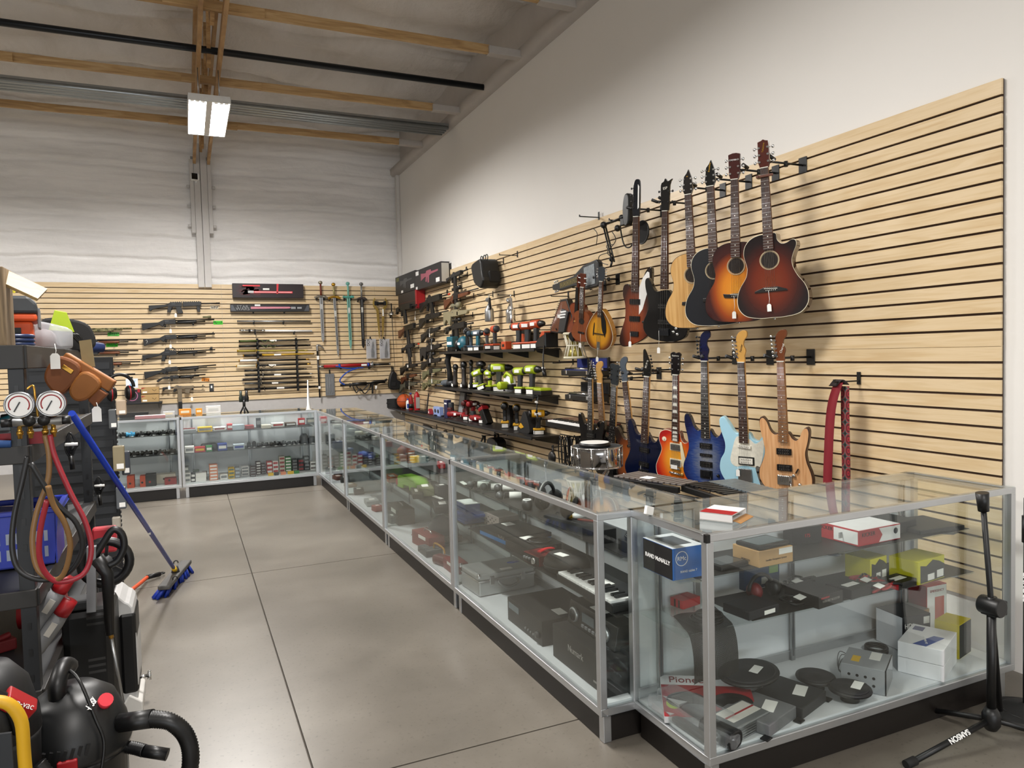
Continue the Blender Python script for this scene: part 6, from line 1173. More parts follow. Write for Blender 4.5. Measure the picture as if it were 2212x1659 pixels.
M().tube(crm([(.25*L, 0, -.02), (.32*L, -.02, -.14), (.4*L, -.02, -.08), (.5*L, -.02, -.17), (.62*L, -.02, -.06)], 5, False), .010, 6).tube(crm([(.3*L, 0, .02), (.42*L, -.02, -.12), (.6*L, -.02, .0)], 5, False), .009, 6).put('strap', BLK, r);M().prism([(.66*L, 0), (.70*L, 0), (.68*L, -.18), (.645*L, -.18)], -.012, .012).put('pistol_grip', BLK, r, .004);M().cyl((.74*L, -.02, -.11), (.75*L, -.02, -.05), .018).put('white_tag', TAGM, r)
for px, w in((756, 'left'), (800, 'right')):hook(B(px, 834, 0), 0, .09, w+' hook under the crossbow')
r=T('sling_bag', 'small black backpack hanging from a hook near the corner', 'backpack', B(850, 840, .06));M().prism(crm([(-.08, .0), (.06, -.01), (.11, .05), (.10, .13), (.05, .16), (.04, .26), (-.02, .31), (-.07, .24), (-.10, .10)], 4), -.10, .0).put('bag_body', BLK, r, .02);M().ball((.10, -.05, .07), (.075, .05, .055), 12).put('side_pouch', BLKM, r);M().box(-.06, .02, -.112, -.1, .05, .12).put('front_pocket', BLKM, r, .01);M().tube([(-.03, -.05, .26), (-.03, -.03, .38), (.0, -.02, .38), (.01, -.05, .28)], .009, 6).put('top_loop', BLK, r)
hook(B(847, 800, 0), 0, .1, 'hook holding the small backpack')
p0, p1=B(272, 871, .3), B(350, 871, .3)
r=T('slatwall_shelf', 'short black shelf holding two brown cartons on the back wall', 'shelf', (p0.x-.35, YW, p0.z));M().box(0, p1.x-p0.x+.35, -.3, -.004, -.03, 0).put('board', BLK, r, .004);M().prism([(0, 0), (.25, 0), (0, -.08)], -.004, .004).put('bracket', BLK, r, loc=(p1.x-p0.x+.3, 0, -.03), rot=(0, 0, -PI/2))
zs=p0.z
def onback(px0, px1, py0, py1, d, depth, zb, col, label, cat='box', **k):
 a, b=B(px0, py1, d), B(px1, py0, d);w=b.x-a.x;h=b.z-a.z
 return carton(label, cat, ((a.x+b.x)/2, YW-d+depth/2, zb), (w, depth, h), col, 0, **k)
o=onback(274, 304, 842, 871, .27, .2, zs, '221c22', 'black carton with a pink ring printed on its front', edge=None);M().torus((-.02, -.1005, .10), .07, .005, 'y', 24, 6).put('printed_ring', mt('c777a0', .5), o);M().box(.05, .085, -.1008, -.1, .15, .2).put('red_mark', RED, o)
for k_, (y0, y1, zz, lab)in enumerate(((853, 871, zs, 'lower brown carton with a red corner on the short shelf'), (837, 852, zs+.125, 'upper brown carton with a red corner stacked on the other one'))):
 o=onback(305, 343, y0, y1, .26, .2, zz, 'a98a58', lab);w=.25
 M().prism([(-.11, .07), (-.05, .09), (-.11, .09)], -.1008, -.1).put('red_corner', RED, o);M().box(-.10, -.04, -.1008, -.1, .012, .034).put('price_sticker', TAGM, o);M().tube([(.03, -.1005, .06), (.06, -.1005, .035), (.085, -.1005, .06)], .003, 6).put('printed_hook', mt('4a3a22', .6), o)
o=M().box(-.08, .08, -.002, 0, -.07, .07).put('leaflet', mt('dfe6ee', .5), None, 0, loc=B(285, 828, .2));tag(o, 'white and pale blue leaflet standing behind the earmuffs', 'leaflet');M().prism([(-.06, -.04), (.05, .05), (.02, -.05)], -.0025, -.002).put('print', mt('8fb4d8', .5), o);hook(B(285, 821, 0), 0, .2, 'hook holding the white leaflet')
ct=CASE_H+.001
def ontop(px, py):
 q=onZ(px, py, ct);q.y=min(max(q.y, BY+.05), BY+.44);q.x=onY(px, py, q.y).x;return q
r=T('binocular_stand', 'black binoculars on a mini tripod standing on the back counter', 'binoculars', ontop(528, 892));k=M
for s_ in(-1, 1):k().lathe([(.022, 0), (.024, .05), (.016, .08), (.014, .13)], (s_*.032, 0, .13), 'z', 14).put('barrel', BLK if s_>0 else mt('1f2a22', .5), r)
k().box(-.02, .02, -.012, .012, .15, .2).put('hinge', BLK, r);k().cyl((0, 0, .07), (0, 0, .15), .016).put('head', BLK, r)
for i in range(3):k().cyl((0, 0, .09), (.05*math.cos(2.1*i+.5), .05*math.sin(2.1*i+.5), 0), .009).put('leg', BLK, r)
r=T('white_cone', 'thin white tapering post on the corner of the back counter', 'ornament', ontop(667, 887));M().lathe([(.028, 0), (.026, .02), (.018, .06), (.014, .16), (.008, .30), (.004, .36)], n=16).put('taper', WHT, r);M().box(-.03, .03, -.03, .03, 0, .006).put('foot', WHT, r)
def stand_card(px, py, w, h, col, label, cat='card', d=.02, n='display_card'):
 o=M().box(-w/2, w/2, -d/2, d/2, 0, h).put(n, mt(col, .6), None, .001, loc=ontop(px, py), rot=(0, 0, 0));tag(o, label, cat);M().box(-w*.35, w*.35, -d/2-.001, -d/2, h*.3, h*.7).put('print', mt('f3e6c8' if col!='ecebe8' else 'cfcfcc', .6), o);return o
stand_card(400, 896, .13, .07, 'e8922a', 'orange and white card leaning on the back counter, left one', d=.03);stand_card(430, 894, .07, .065, 'f0a01e', 'bright orange card on the back counter, right one', d=.02);stand_card(461, 892, .16, .085, 'ecebe8', 'white boxed item on the back counter beside the binoculars', 'box', .06, 'carton')
stand_card(365, 898, .12, .05, 'd9d7d5', 'crumpled white packet with red edge on the back counter', 'packet', .05, 'packet')
carton('flat pink and white carton lying on the back counter at the left', 'box', ontop(325, 906), (.30, .12, .035), 'b98a8e', 0, top='d6c6c4');carton('black case lying behind the pink carton on the back counter', 'box', onZ(290, 900, ct), (.3, .12, .05), '1a1a1a', 0)
# what lies in the showcases
def zat(px, py, P):
 d=ray(px, py);t=(P.x*d.x+P.y*d.y)/(d.x**2+d.y**2);return EYE.z+d.z*t
def edge(z, l, rgt):
 """front lower edge on a shelf: left point, length, heading"""
 a, b=onZ(l[0], l[1], z), onZ(rgt[0], rgt[1], z);d=b-a;return a, d.length, math.atan2(d.y, d.x)
def cb(label, cat, z, l, rgt, pt, depth, col, **k):
 """carton whose front lower edge runs l -> rgt (pixels) on the shelf z; top: pixel row of its upper left front corner"""
 a, L, an=edge(z, l, rgt);h=max(.008, zat(l[0], pt, a)-z)
 c=a+Vector((math.cos(an)*L/2-math.sin(an)*depth/2, math.sin(an)*L/2+math.cos(an)*depth/2, .0012))
 o=carton(label, cat, c, (L, depth, h), col, an, **k);o['_s']=1;del o['_s']
 return o, L, depth, h
def at_(px, py, z):return onZ(px, py, z)+Vector((0, 0, .0012))
# near case of the long row
U, Mi, D_=.70, .497, .16
def xin(p, lo, hi):return Vector((min(max(p.x, lo), hi), p.y, p.z))
def mic(label, px, py, yaw, L=.17, wrap=True):
 r=T('microphone', label, 'microphone', xin(at_(px, py, U), 1.65, 1.8)+Vector((0, 0, .024)), yaw, 'hand microphones');M().lathe([(.012, -L/2), (.018, L/2-.05), (.024, L/2-.045)], ax='x', n=14).put('handle', BLK, r);M().ball((L/2-.02, 0, 0), .024, 12).put('grille', mt('5d5f60', .4, .7), r)
 if wrap:M().lathe([(.0185, -.05), (.0195, .02)], ax='x', n=14).put('paper_label', TAGM, r)
mic('grey microphone with a white paper label wrapped at its side, farthest of the four', 1033, 1056, 2.6);mic('slim microphone with white paper label beside the dark one', 1068, 1060, 2.7);mic('thick dark microphone with wide white label', 1094, 1063, 2.5, .15);mic('flat black microphone with white wrapped tail near the pouch', 1108, 1079, 2.7, .19)
r=T('ball_microphone', 'round ribbed retro microphone standing at the back of the near case', 'microphone', xin(at_(1110, 1041, U), 1.7, 1.82));M().ball((0, 0, .06), (.035, .035, .042), 16).put('head', BLK, r);M().cyl((0, 0, 0), (0, 0, .03), .014).put('stem', BLK, r)
for i in range(5):M().torus((0, 0, .035+i*.012), .0355-abs(i-2)*.003, .0025, 'z', 20, 6).put('rib', CHR, r)
r=T('necklace', 'silver chain with a white tag lying at the far end of the near case', 'chain', xin(at_(1030, 1043, U), 1.64, 1.8));M().tube(crm([(-.08, 0, .004), (0, .04, .004), (.09, .0, .004), (.04, -.04, .004)], 6), .004, 6, closed=True).put('chain', STEEL, r);M().bx((-.10, -.02, .01), (.03, .05, .002), (.3, 0, .3)).put('tag', TAGM, r)
def phones(label, px, py, yaw, accent=None, s=1.0):
 r=T('headphones', label, 'headphones', xin(at_(px, py, U), 1.66, 1.78), yaw, 'headphones')
 for s_ in(-1, 1):M().lathe([(.034*s, 0), (.042*s, .01), (.042*s, .03), (.030*s, .04)], (s_*.075*s, 0, .044*s), 'x' if s_>0 else 'x', 18).put('ear_cup', BLK, r)
 M().torus((0, 0, .05*s), .085*s, .010*s, 'y', 20, 8, a0=0, a1=PI).put('headband', BLKM, r)
 if accent:M().torus((0, 0, .05*s), .096*s, .004*s, 'y', 20, 6, a0=.2, a1=PI-.2).put('accent_band', accent, r)
phones('large black over-ear headphones on the top shelf of the near case', 1182, 1098, .6, WHT);phones('black headphones with a red stripe next to the white device', 1232, 1116, .9, RED)
o=M().prism(crm([(-.08, 0), (.08, 0), (.09, .05), (.03, .085), (-.05, .08), (-.09, .04)], 4), -.04, .05).put('pouch', BLKM, None, .012, loc=xin(at_(1160, 1074, U), 1.7, 1.8), rot=(0, 0, RW));tag(o, 'slumped black pouch behind the large headphones', 'pouch')
r=T('speaker_puck', 'small round black gadget with a white band on the top shelf front', 'gadget', xin(at_(1139, 1101, U), 1.62, 1.8));M().lathe([(.025, 0), (.03, .02), (.028, .05)]).put('body', BLK, r);M().torus((0, 0, .052), .02, .004, 'z', 18, 6).put('band', WHT, r)
o, w, d, h=cb('black effects box behind the corner post of the near case', 'effects pedal', U, (1258, 1168), (1282, 1178), 1140, .12, '151516')
o=M().lathe([(.02, 0), (.03, .004), (.03, .016), (.02, .022)], n=18, sx=1.7).put('white_device', mt('d4d8da', .3), None, 0, loc=at_(1253, 1143, U)+Vector((0, 0, .058)), rot=(0, 0, .6));tag(o, 'white rounded handheld device lying on a black box', 'gadget')
a, L, an=edge(U, (1297, 1174), (1353, 1204));q=onX(1300, 1150, 1.52)
r=T('pedalboard', 'long black pedalboard with chrome foot switches at the near end of the top shelf', 'effects pedal', (1.63, 2.60, U+.0012), 0);M().box(0, .2, -.16, .0, 0, .05).put('case', BLK, r, .005);M().box(0, .2, -.162, -.155, .044, .052).put('rail', CHR, r)
for i in range(4):M().lathe([(.008, 0), (.008, .012), (.004, .014)], (.03+i*.045, -.14, .05), n=12).put('foot_switch', CHR, r)
r=T('cable_coil', 'coil of black cable tied with white cord lying on the pedalboard', 'cable', (1.72, 2.54, U+.056))
for i in range(6):M().torus((0, .0, .006+i*.006), .075-i*.004, .006, 'z', 26, 6).put('cable_loop', BLK, r)
M().torus((.07, -.02, .02), .022, .004, 'y', 14, 6).put('tie', TAGM, r)
o, w, d, h=cb('houndstooth patterned grey box standing behind the flat black tablet box', 'box', Mi, (1046, 1131), (1078, 1145), 1106, .14, '9a8f88')
m=M();[m.box(-w/2+.004+i*w/8, -w/2+.004+(i+.5)*w/8, -d/2-.0008, -d/2, .006+j*h/5, .006+(j+.5)*h/5)for i in range(7)for j in range(4)if(i+j)%2];m.put('check_print', mt('57504c', .6), o)
def flatbox2(label, cat, z, px, py, size, col, yaw, name='carton', **k):return carton(label, cat, xin(at_(px, py, z), 1.4086+size[1]/2+.05 if abs(abs(yaw)-PI/2)<.6 else 1.5, 1.80), size, col, yaw, name=name, **k)
o=flatbox2('flat blue carton with black lid on the middle shelf of the near case', 'box', Mi, 1112, 1160, (.36, .26, .022), '2f76b4', RW+.1);M().box(-.182, .182, -.132, .132, .022, .045).put('lid', mt('1f1d1c', .5), o, .002);txt(o, 'BoxPad', (.08, -.1325, .033), .022, mt('8a8784', .5));M().box(-.16, -.09, .0, .06, .045, .0462).put('price_sticker', TAGM, o)
o=flatbox2('black box with coiled cable on it, right of the flat carton', 'device', Mi, 1152, 1190, (.24, .20, .05), '201d1b', RW+.1);M().torus((.02, .02, .056), .06, .005, 'z', 24, 6).torus((.04, .02, .062), .055, .005, 'z', 24, 6).put('cable', BLK, o);M().box(-.11, -.05, -.02, .05, .05, .0512).put('paper', TAGM, o)
o=flatbox2('red audio interface with a silver knob and black face', 'audio interface', Mi, 1168, 1214, (.14, .11, .048), '6a1114', RW+.15, name='audio_interface');M().box(-.066, .066, -.058, -.054, .004, .044).put('face_plate', BLK, o);M().lathe([(.016, 0), (.016, .012), (.013, .016)], (.035, -.058, .024), 'y', 18).put('big_knob', CHR, o)
for i in range(3):M().lathe([(.008, 0), (.007, .01)], (-.05+i*.022, -.058, .026), 'y', 12).put('small_knob', GRY, o)
r=T('red_cable', 'folded bright red cable tied on top of the audio interface', 'cable', o.location+Vector((.03, .0, .05)), .3)
for i in range(4):M().tube(crm([(-.05, -.012+i*.006, .006), (0, -.006+i*.004, .012), (.05, -.012+i*.007, .006)], 5, False), .0042, 6).put('strand', mt('d41724', .35), r)
M().cyl((.05, 0, .008), (.075, .004, .008), .006).put('plug', BLK, r)
r=T('zip_case', 'rounded black zip case with white sticker beside the red interface', 'case', xin(at_(1225, 1232, Mi), 1.6, 1.75), RW+.2);M().lathe([(.09, 0), (.11, .015), (.11, .05), (.09, .075)], n=24, sx=1.1, sy=.95).put('shell', mt('2a2725', .7), r, 0);M().torus((0, 0, .034), .112, .003, 'z', 32, 6).put('zip', BLK, r);M().box(-.05, .02, -.04, -.0, .075, .0765).put('price_sticker', TAGM, r)
r=T('piano_keyboard', 'black mini keyboard with white keys at the near end of the middle shelf', 'keyboard', (1.50, 2.92, Mi+.0012), RW);M().box(0, .48, 0, .20, 0, .035).put('case', BLK, r, .005);m=M();[m.box(.012+i*.0265, .036+i*.0265, .004, .10, .034, .045)for i in range(17)];m.put('white_keys', WHT, r, .001);m=M()
for i in range(16):
 if i%7 in(0, 1, 3, 4, 5):m.box(.030+i*.0265, .046+i*.0265, .04, .10, .044, .056)
m.put('black_keys', BLK, r);M().box(.18, .26, .11, .15, .035, .0365).put('price_sticker', TAGM, r);M().cyl((.42, .15, .035), (.42, .15, .05), .014).cyl((.38, .15, .035), (.38, .15, .048), .01).put('knobs', CHR, r)
r=T('briefcase', 'silver aluminium briefcase with grey handle on the deck of the near case', 'case', Vector((1.462, onZ(1027, 1300, D_).y+.05, D_+.002)), rad(3));SV=mt('b9bcbc', .38, .6, nz=.04)
pp=onZ(1008, 1300, D_)
M().box(0, .36, 0, .26, 0, .085).put('lower_shell', SV, r, .01);M().box(0, .36, 0, .26, .088, .125).put('lid', SV, r, .012);M().box(-.002, .362, -.002, .262, .082, .091).put('seam', CHR, r)
for x in(.08, .28):M().box(x-.014, x+.014, -.008, 0, .06, .11).put('latch', CHR, r, .002)
for x in(0, .36):
 for y in(0, .26):M().ball((x, y, .12), .014, 8).put('corner_guard', CHR, r)
M().tube(crm([(.12, -.004, .075), (.125, -.03, .06), (.18, -.035, .045), (.235, -.03, .06), (.24, -.004, .075)], 5, False), .008, 8).put('handle', mt('6c6f70', .5), r);M().box(.16, .23, .03, .06, .125, .1262).put('price_sticker', TAGM, r);M().lathe([(.03, 0), (.03, .001)], (.29, .14, .125), n=20, sx=1.4, sy=.7).put('blue_logo', BLUE, r)
def deck_box(label, cat, near, far, L0, depth, h, col, z=D_):
 a, b=onZ(near[0], near[1], z), onZ(far[0], far[1], z)
o=carton('wide black disc recorder with a row of buttons on the deck', 'audio device', (1.63, 3.22, D_+.0012), (.40, .32, .12), '1f1c1b', RW, name='disc_recorder');M().box(-.18, -.06, -.163, -.16, .07, .10).put('display', mt('6f7c84', .3), o);M().box(.08, .16, -.05, .0, .12, .1215).put('price_sticker', TAGM, o)
m=M();[m.cyl((.02+i*.03, -.166, .03), (.02+i*.03, -.16, .03), .006, n=8)for i in range(4)];m.put('buttons', GRY, o);M().lathe([(.018, 0), (.016, .015)], (.16, -.16, .045), 'y', 16).put('knob', mt('3a3a3a', .4), o)
o=carton('large black disc jockey case with a name on its front, next to the corner post', 'audio device', (1.62, 2.68, D_+.0012), (.46, .30, .15), '191716', RW, name='disc_case');txt(o, 'Numark', (-.02, -.1506, .09), .04, mt('a5a29e', .5));M().box(.13, .19, -.1508, -.15, .026, .034).put('small_print', mt('8a8784', .5), o)
r=T('disc_controller', 'black twin disc controller with two silver jog wheels on the large case', 'audio device', (1.56, 2.70, D_+.153), RW, rx=-.5+.5);M().prism([(0, 0), (0, 0)], 0, 0)if False else None
m=M();m._add([(-.2, -.02, 0), (.2, -.02, 0), (.2, .10, 0), (-.2, .10, 0), (-.2, .0, .10), (.2, .0, .10), (.2, .10, .10), (-.2, .10, .10)], [(0, 3, 2, 1), (4, 5, 6, 7), (0, 1, 5, 4), (1, 2, 6, 5), (2, 3, 7, 6), (3, 0, 4, 7)], 0, False).put('housing', mt('1c1a19', .45), r, .004)
for x in(-.14, .12):M().lathe([(.034, 0), (.034, .012), (.03, .016)], (x, -.008, .048), 'y', 26).put('jog_wheel', mt('bfc2c4', .3, .8), r);M().lathe([(.026, 0), (.026, .018)], (x, -.008, .048), 'y', 22).put('wheel_face', BLK, r)
M().bx((-.02, -.013, .06), (.10, .004, .04)).put('display', mt('5c666c', .3), r);m=M();[m.bx((-.06+i*.03, -.018, .022), (.018, .006, .012))for i in range(5)];m.put('buttons', GRY, r);M().box(-.06, .04, .02, .06, .10, .1015).put('price_sticker', TAGM, r)
o=carton('black boxed amplifier standing at the near end of the deck', 'amplifier', (1.70, 2.48, D_+.0012), (.26, .12, .17), '131417', 0, name='amplifier');M().torus((0, 0, .18), .05, .008, 'z', 24, 6).torus((.03, .0, .19), .04, .008, 'z', 20, 6).put('cable', BLK, o)
# second case
cap=mt('8e2f2b', .6)
r=T('baseball_cap', 'faded red cloth cap on the top shelf of the second case', 'cap', xin(at_(863, 985, U), 1.66, 1.73));M().ball((0, 0, .03), (.07, .11, .055), 14).put('crown', cap, r);M().ball((-.05, -.10, .012), (.05, .07, .012), 12).put('peak', cap, r)
for lab, cat, px, py, sz, col, z, kw in[('yellow pouch with a white tag on the top shelf of the second case', 'pouch', 897, 999, (.09, .07, .05), 'd3b02c', U, {}), ('dark tool with a white tag left of the yellow pouch', 'tool', 886, 990, (.10, .07, .04), '26302e', U, {}), ('small red-brown box behind the yellow pouch', 'box', 868, 996, (.10, .06, .05), '7a4a3c', U, {}), ('red folding tool beside two white tags at the near end of the second case', 'tool', 953, 1010, (.14, .05, .04), 'a3161b', U, {}), ('teal box with white tag near the red folding tool', 'box', 915, 1000, (.07, .06, .05), '27484a', U, {}), ('orange ended roll at the back of the second case', 'tool', 915, 966, (.12, .06, .06), 'b8432e', U, {}), ('olive green flat tin on the middle shelf beside the lime green case', 'tin', 918, 1066, (.26, .12, .06), '6d6f52', Mi, {}), ('black cup-like box behind the white chain tags', 'box', 955, 1087, (.08, .08, .13), '1d2124', Mi, {}), ('dark flat box under the white chain tags', 'box', 945, 1104, (.22, .12, .05), '1d1b1a', Mi, {}), ('yellow and orange striped box on the middle shelf left of the lime case', 'box', 846, 1038, (.24, .1, .04), 'a3502a', Mi, {}), ('long dark green box on the middle shelf of the second case', 'box', 880, 1073, (.28, .08, .04), '383b33', Mi, {})]:
 p=at_(px, py, z);o=carton(lab, cat, xin(p, 1.53, 1.78), sz, col, RW+R.uniform(-.25, .25), sticker=('t', 0, 0, sz[0]*.4, sz[1]*.4), name={'box':'carton'}.get(cat, cat), bev=.006)
r=T('green_case', 'lime green plastic tool case with handle on the middle shelf', 'case', xin(at_(877, 1058, Mi), 1.58, 1.7), RW+.15);M().prism([(-.17, 0), (-.06, 0), (-.05, .03), (.05, .03), (.06, 0), (.17, 0), (.18, .07), (.14, .10), (-.14, .10), (-.18, .06)], -.06, .06).put('shell', mt('7cb32c', .45), r, .01);M().box(-.175, -.15, -.065, -.055, .02, .07).put('red_latch', RED, r)
for lab, px, py in(('pair of white tags on a chain, left one', 942, 1090), ('pair of white tags on a chain, right one', 950, 1093)):
 o=M().bx((0, 0, .004), (.03, .05, .003), (.1, 0, .4)).put('price_tag', TAGM, None, 0, loc=xin(at_(px, py, Mi), 1.52, 1.7)+Vector((0, 0, .05)));tag(o, lab, 'tag')
r=T('blue_notebooks', 'stack of blue folded cloth or pouches under a white edged box in the near case', 'pouch', xin(at_(985, 1128, Mi), 1.58, 1.75), RW);[M().bx((.02*i, 0, .012+.02*i), (.22, .14, .018), (0, 0, .1*i)).put('pouch', mt('23458c', .5), r, .004)for i in range(3)];M().bx((-.03, .01, .085), (.16, .1, .05)).put('blue_box', mt('2c4a86', .5), r, .004);M().bx((-.03, .01, .112), (.16, .1, .004)).put('white_edge', WHT, r)
def mtoolbox(label, px, py, sz, col, yaw):
 o=carton(label, 'toolbox', xin(at_(px, py, D_), 1.52, 1.72), sz, col, yaw, name='toolbox', bev=.004);w, d, h=sz;M().box(-w/2-.003, w/2+.003, -d/2-.003, d/2+.003, h*.55, h*.62).put('lid_rim', mt(col, .4), o);M().tube([(-w*.2, 0, h), (-w*.15, 0, h+.02), (w*.15, 0, h+.02), (w*.2, 0, h)], .006, 8).put('handle', CHR, o);M().box(-w*.1, w*.3, -d/2-.0015, -d/2, h*.66, h*.9).put('label', TAGM, o);return o
mtoolbox('long red metal toolbox on the deck of the second case', 925, 1180, (.32, .12, .10), '7d1f1c', RW+.1);mtoolbox('dark red toolbox at the front corner beside the second post', 936, 1240, (.20, .10, .07), '7a1a1a', RW)
mtoolbox('long black toolbox on the deck where the second case begins', 866, 1125, (.36, .14, .13), '3a3632', RW)
r=T('machine_dome', 'dark blue domed power tool at the back of the deck', 'power tool', xin(at_(962, 1168, D_), 1.62, 1.69));M().ball((0, 0, .07), (.12, .09, .13), 16).put('dome', mt('2a2f3c', .5), r);M().box(-.12, .12, -.1, .08, 0, .05).put('base', BLK, r, .01)
r=T('coping_saw', 'bow shaped tool with an orange frame on the front of the deck', 'saw', xin(at_(948, 1206, D_), 1.5, 1.66), RW);M().tube(crm([(-.1, 0, .0), (-.1, 0, .07), (-.04, 0, .09), (.1, 0, .09), (.13, 0, .06)], 4, False), .006, 8).put('bow', mt('b8862c', .4), r);M().cyl((.0, -.03, .015), (.16, -.03, .015), .014).put('grip', mt('6a1f1a', .5), r)
o=carton('dark grey ribbed tray in front of the red toolbox', 'tray', xin(at_(926, 1196, D_), 1.5, 1.62), (.2, .12, .04), '45474a', RW, name='tray')
for i in range(5):M().box(-.09+i*.04, -.07+i*.04, -.05, .05, .04, .045).put('rib', GRY, o)
o=carton('brown and red power drill body lying by the near post of the second case', 'power tool', xin(at_(962, 1222, D_), 1.5, 1.7), (.22, .08, .06), '5a1512', RW+.3, name='drill_body', bev=.02)
# third and fourth cases: small goods in rows
def rowgoods(spec, where, level):
 for i, (px, py, w, d, h, col, nm, cat, des)in enumerate(spec):
  z={'top':U, 'middle':Mi, 'deck':D_}[level];p=at_(px, py, z)
  carton(f'{des} on the {level} {"" if level == "deck" else "shelf "}of the {where} case', cat, xin(p, 1.47+d/2 if level=='deck' else 1.64 if level=='top' else 1.56, 1.78), (w, d, h), col, RW+((px*7)%5-2)*.08, name=nm, bev=min(.008, h*.2), sticker=('t', 0, 0, w*.35, d*.4))
rowgoods([(758, 934, .12, .1, .04, '6d6f6b', 'box', 'box', 'grey white-topped box'), (775, 938, .1, .08, .03, 'b9b4a4', 'tray', 'tray', 'cream tray of small parts'), (793, 945, .14, .08, .05, '2c2f33', 'tool', 'tool', 'dark blade-like tool'), (812, 951, .1, .06, .04, '9d9b95', 'box', 'box', 'silver topped box'), (828, 958, .08, .06, .05, 'd6a92a', 'box', 'box', 'yellow box'), (840, 965, .09, .06, .05, '7c3a2f', 'box', 'box', 'brown-red box')], 'third', 'top')
rowgoods([(755, 978, .12, .08, .05, '24356a', 'tool', 'power tool', 'dark blue tool'), (781, 985, .12, .08, .04, '22262e', 'tool', 'tool', 'black tool'), (808, 988, .10, .08, .03, 'a4c83c', 'tape', 'tape', 'small lime tape')], 'third', 'middle')
for lab, px, py, yw in(('bright blue toy-like drill on the middle shelf, left one', 790, 990, .4), ('bright blue drill lying beside the other blue drill', 803, 994, -.3)):
 r=T('blue_drill', lab, 'power tool', xin(at_(px, py, Mi), 1.6, 1.75), RW+yw);M().lathe([(.02, 0), (.035, .02), (.035, .14), (.015, .20)], (-.1, 0, .04), 'x', 14).put('body', mt('1f47a6', .45), r);M().prism([(-.08, .0), (-.03, .02), (-.06, .12), (-.1, .12)], -.02, .02).put('grip', BLK, r, .006)
rowgoods([(745, 1040, .2, .1, .05, '2d2622', 'toolbox', 'toolbox', 'low dark brown box'), (757, 1051, .14, .1, .03, '8a6a4a', 'box', 'box', 'tan wooden box'), (775, 1066, .16, .1, .05, '1f2021', 'box', 'box', 'black box'), (803, 1090, .18, .12, .05, '9fa3a2', 'plastic_box', 'box', 'clear grey plastic box'), (812, 1104, .1, .08, .05, '8a2f28', 'box', 'box', 'red ended box'), (832, 1130, .14, .1, .06, '262422', 'box', 'box', 'dark brown box'), (845, 1120, .1, .08, .03, 'b0aeaa', 'packet', 'packet', 'white paper packet')], 'third', 'deck')
rowgoods([(698, 909, .14, .1, .06, 'a53a40', 'box', 'box', 'red and white box'), (712, 914, .12, .1, .04, '3c3f42', 'tool', 'tool', 'dark tool'), (728, 922, .12, .1, .03, 'a9a79f', 'tray', 'tray', 'pale tray')], 'fourth', 'top')
rowgoods([(696, 960, .1, .1, .12, '1c1d1e', 'lens', 'lens', 'black round lens-like gadget'), (712, 968, .12, .08, .04, '232527', 'gadget', 'gadget', 'black gadget'), (728, 968, .14, .1, .08, '1f2a55', 'box', 'box', 'dark blue box')], 'fourth', 'middle')
rowgoods([(705, 1022, .2, .12, .06, '1f1d1c', 'box', 'box', 'black box'), (722, 1036, .18, .1, .04, '6b3a2a', 'box', 'box', 'rust brown box'), (730, 1030, .12, .1, .07, '23252a', 'box', 'box', 'charcoal box')], 'fourth', 'deck')
# back row: cartons on three levels, front edges found from the photo
BUp, BMid=.715, .50
def brow(items, z, level, kind, group, case='wider back case'):
 names={}
 for i, (x0, x1, yb_, yt, col, fr)in enumerate(sorted(items)):
  a, b=onZ(x0, yb_, z), onZ(x1, yb_, z);yv=min(max(a.y, BY+.06), BY+.38);a=onY(x0, yb_, yv);b=onY(x1, yb_, yv);h=max(.02, zat(x0, yt, a)-zat(x0, yb_, a));w=b.x-a.x;dp=min(.13, BY+.44-yv)
  cn=COLN.get(col, 'dark');lab=f'{cn} {kind}, {ORD[i]} from left {level} of the {case}'
  o=M().box(-w/2, w/2, 0, dp, 0, h).put('ammunition_box' if kind=='ammunition carton' else kind.replace(' ', '_'), mt(col, .5), None, .002, loc=((a.x+b.x)/2, yv, z+.0015));tag(o, lab, kind.split()[-1], group)
  if fr:M().box(-w*.4, w*.4, -.0008, .0005, h*.3, h*.72).put('label', mt(fr, .5), o)
COLN={'7d7f80':'grey', 'b3262b':'red', 'd9b021':'yellow', '8e2a2e':'dark red', '23262a':'black', 'ece9e4':'white', '2b7a3a':'green', '2b3f8e':'blue', 'a9b4bd':'blue-grey', '3b2024':'maroon', 'c9c2b2':'cream', 'd8825a':'peach', '4b3b30':'brown', '556b5a':'grey-green', 'b9482e':'orange-red'}
brow([(396, 422, 931, 924, '8e2a2e', None), (396, 424, 937, 930, '7d7f80', None), (427, 459, 934, 924, 'd9b021', '7d7f80'), (461, 488, 931, 924, 'ece9e4', '8e2a2e'), (491, 503, 929, 917, 'b3262b', 'ece9e4'), (503, 528, 930, 919, 'a9b4bd', None), (530, 549, 927, 920, '8e2a2e', None), (554, 564, 921, 901, '23262a', '7d7f80'), (566, 586, 926, 919, 'c9c2b2', None), (588, 614, 923, 915, 'ece9e4', 'b3262b'), (617, 640, 921, 914, '4b3b30', 'ece9e4'), (645, 659, 918, 904, 'b3262b', 'ece9e4'), (663, 680, 916, 902, '7d7f80', 'c9c2b2')], BUp, 'on the top shelf', 'ammunition carton', 'ammunition cartons on the top shelf')
brow([(400, 420, 986, 972, 'ece9e4', '7d7f80'), (421, 444, 984, 973, 'b3262b', 'd9b021'), (446, 459, 983, 971, '2b7a3a', 'ece9e4'), (471, 491, 976, 961, '2b3f8e', 'ece9e4'), (505, 529, 977, 966, 'a9b4bd', '2b3f8e')], BMid, 'on the middle shelf', 'ammunition carton', 'ammunition cartons on the middle shelf')
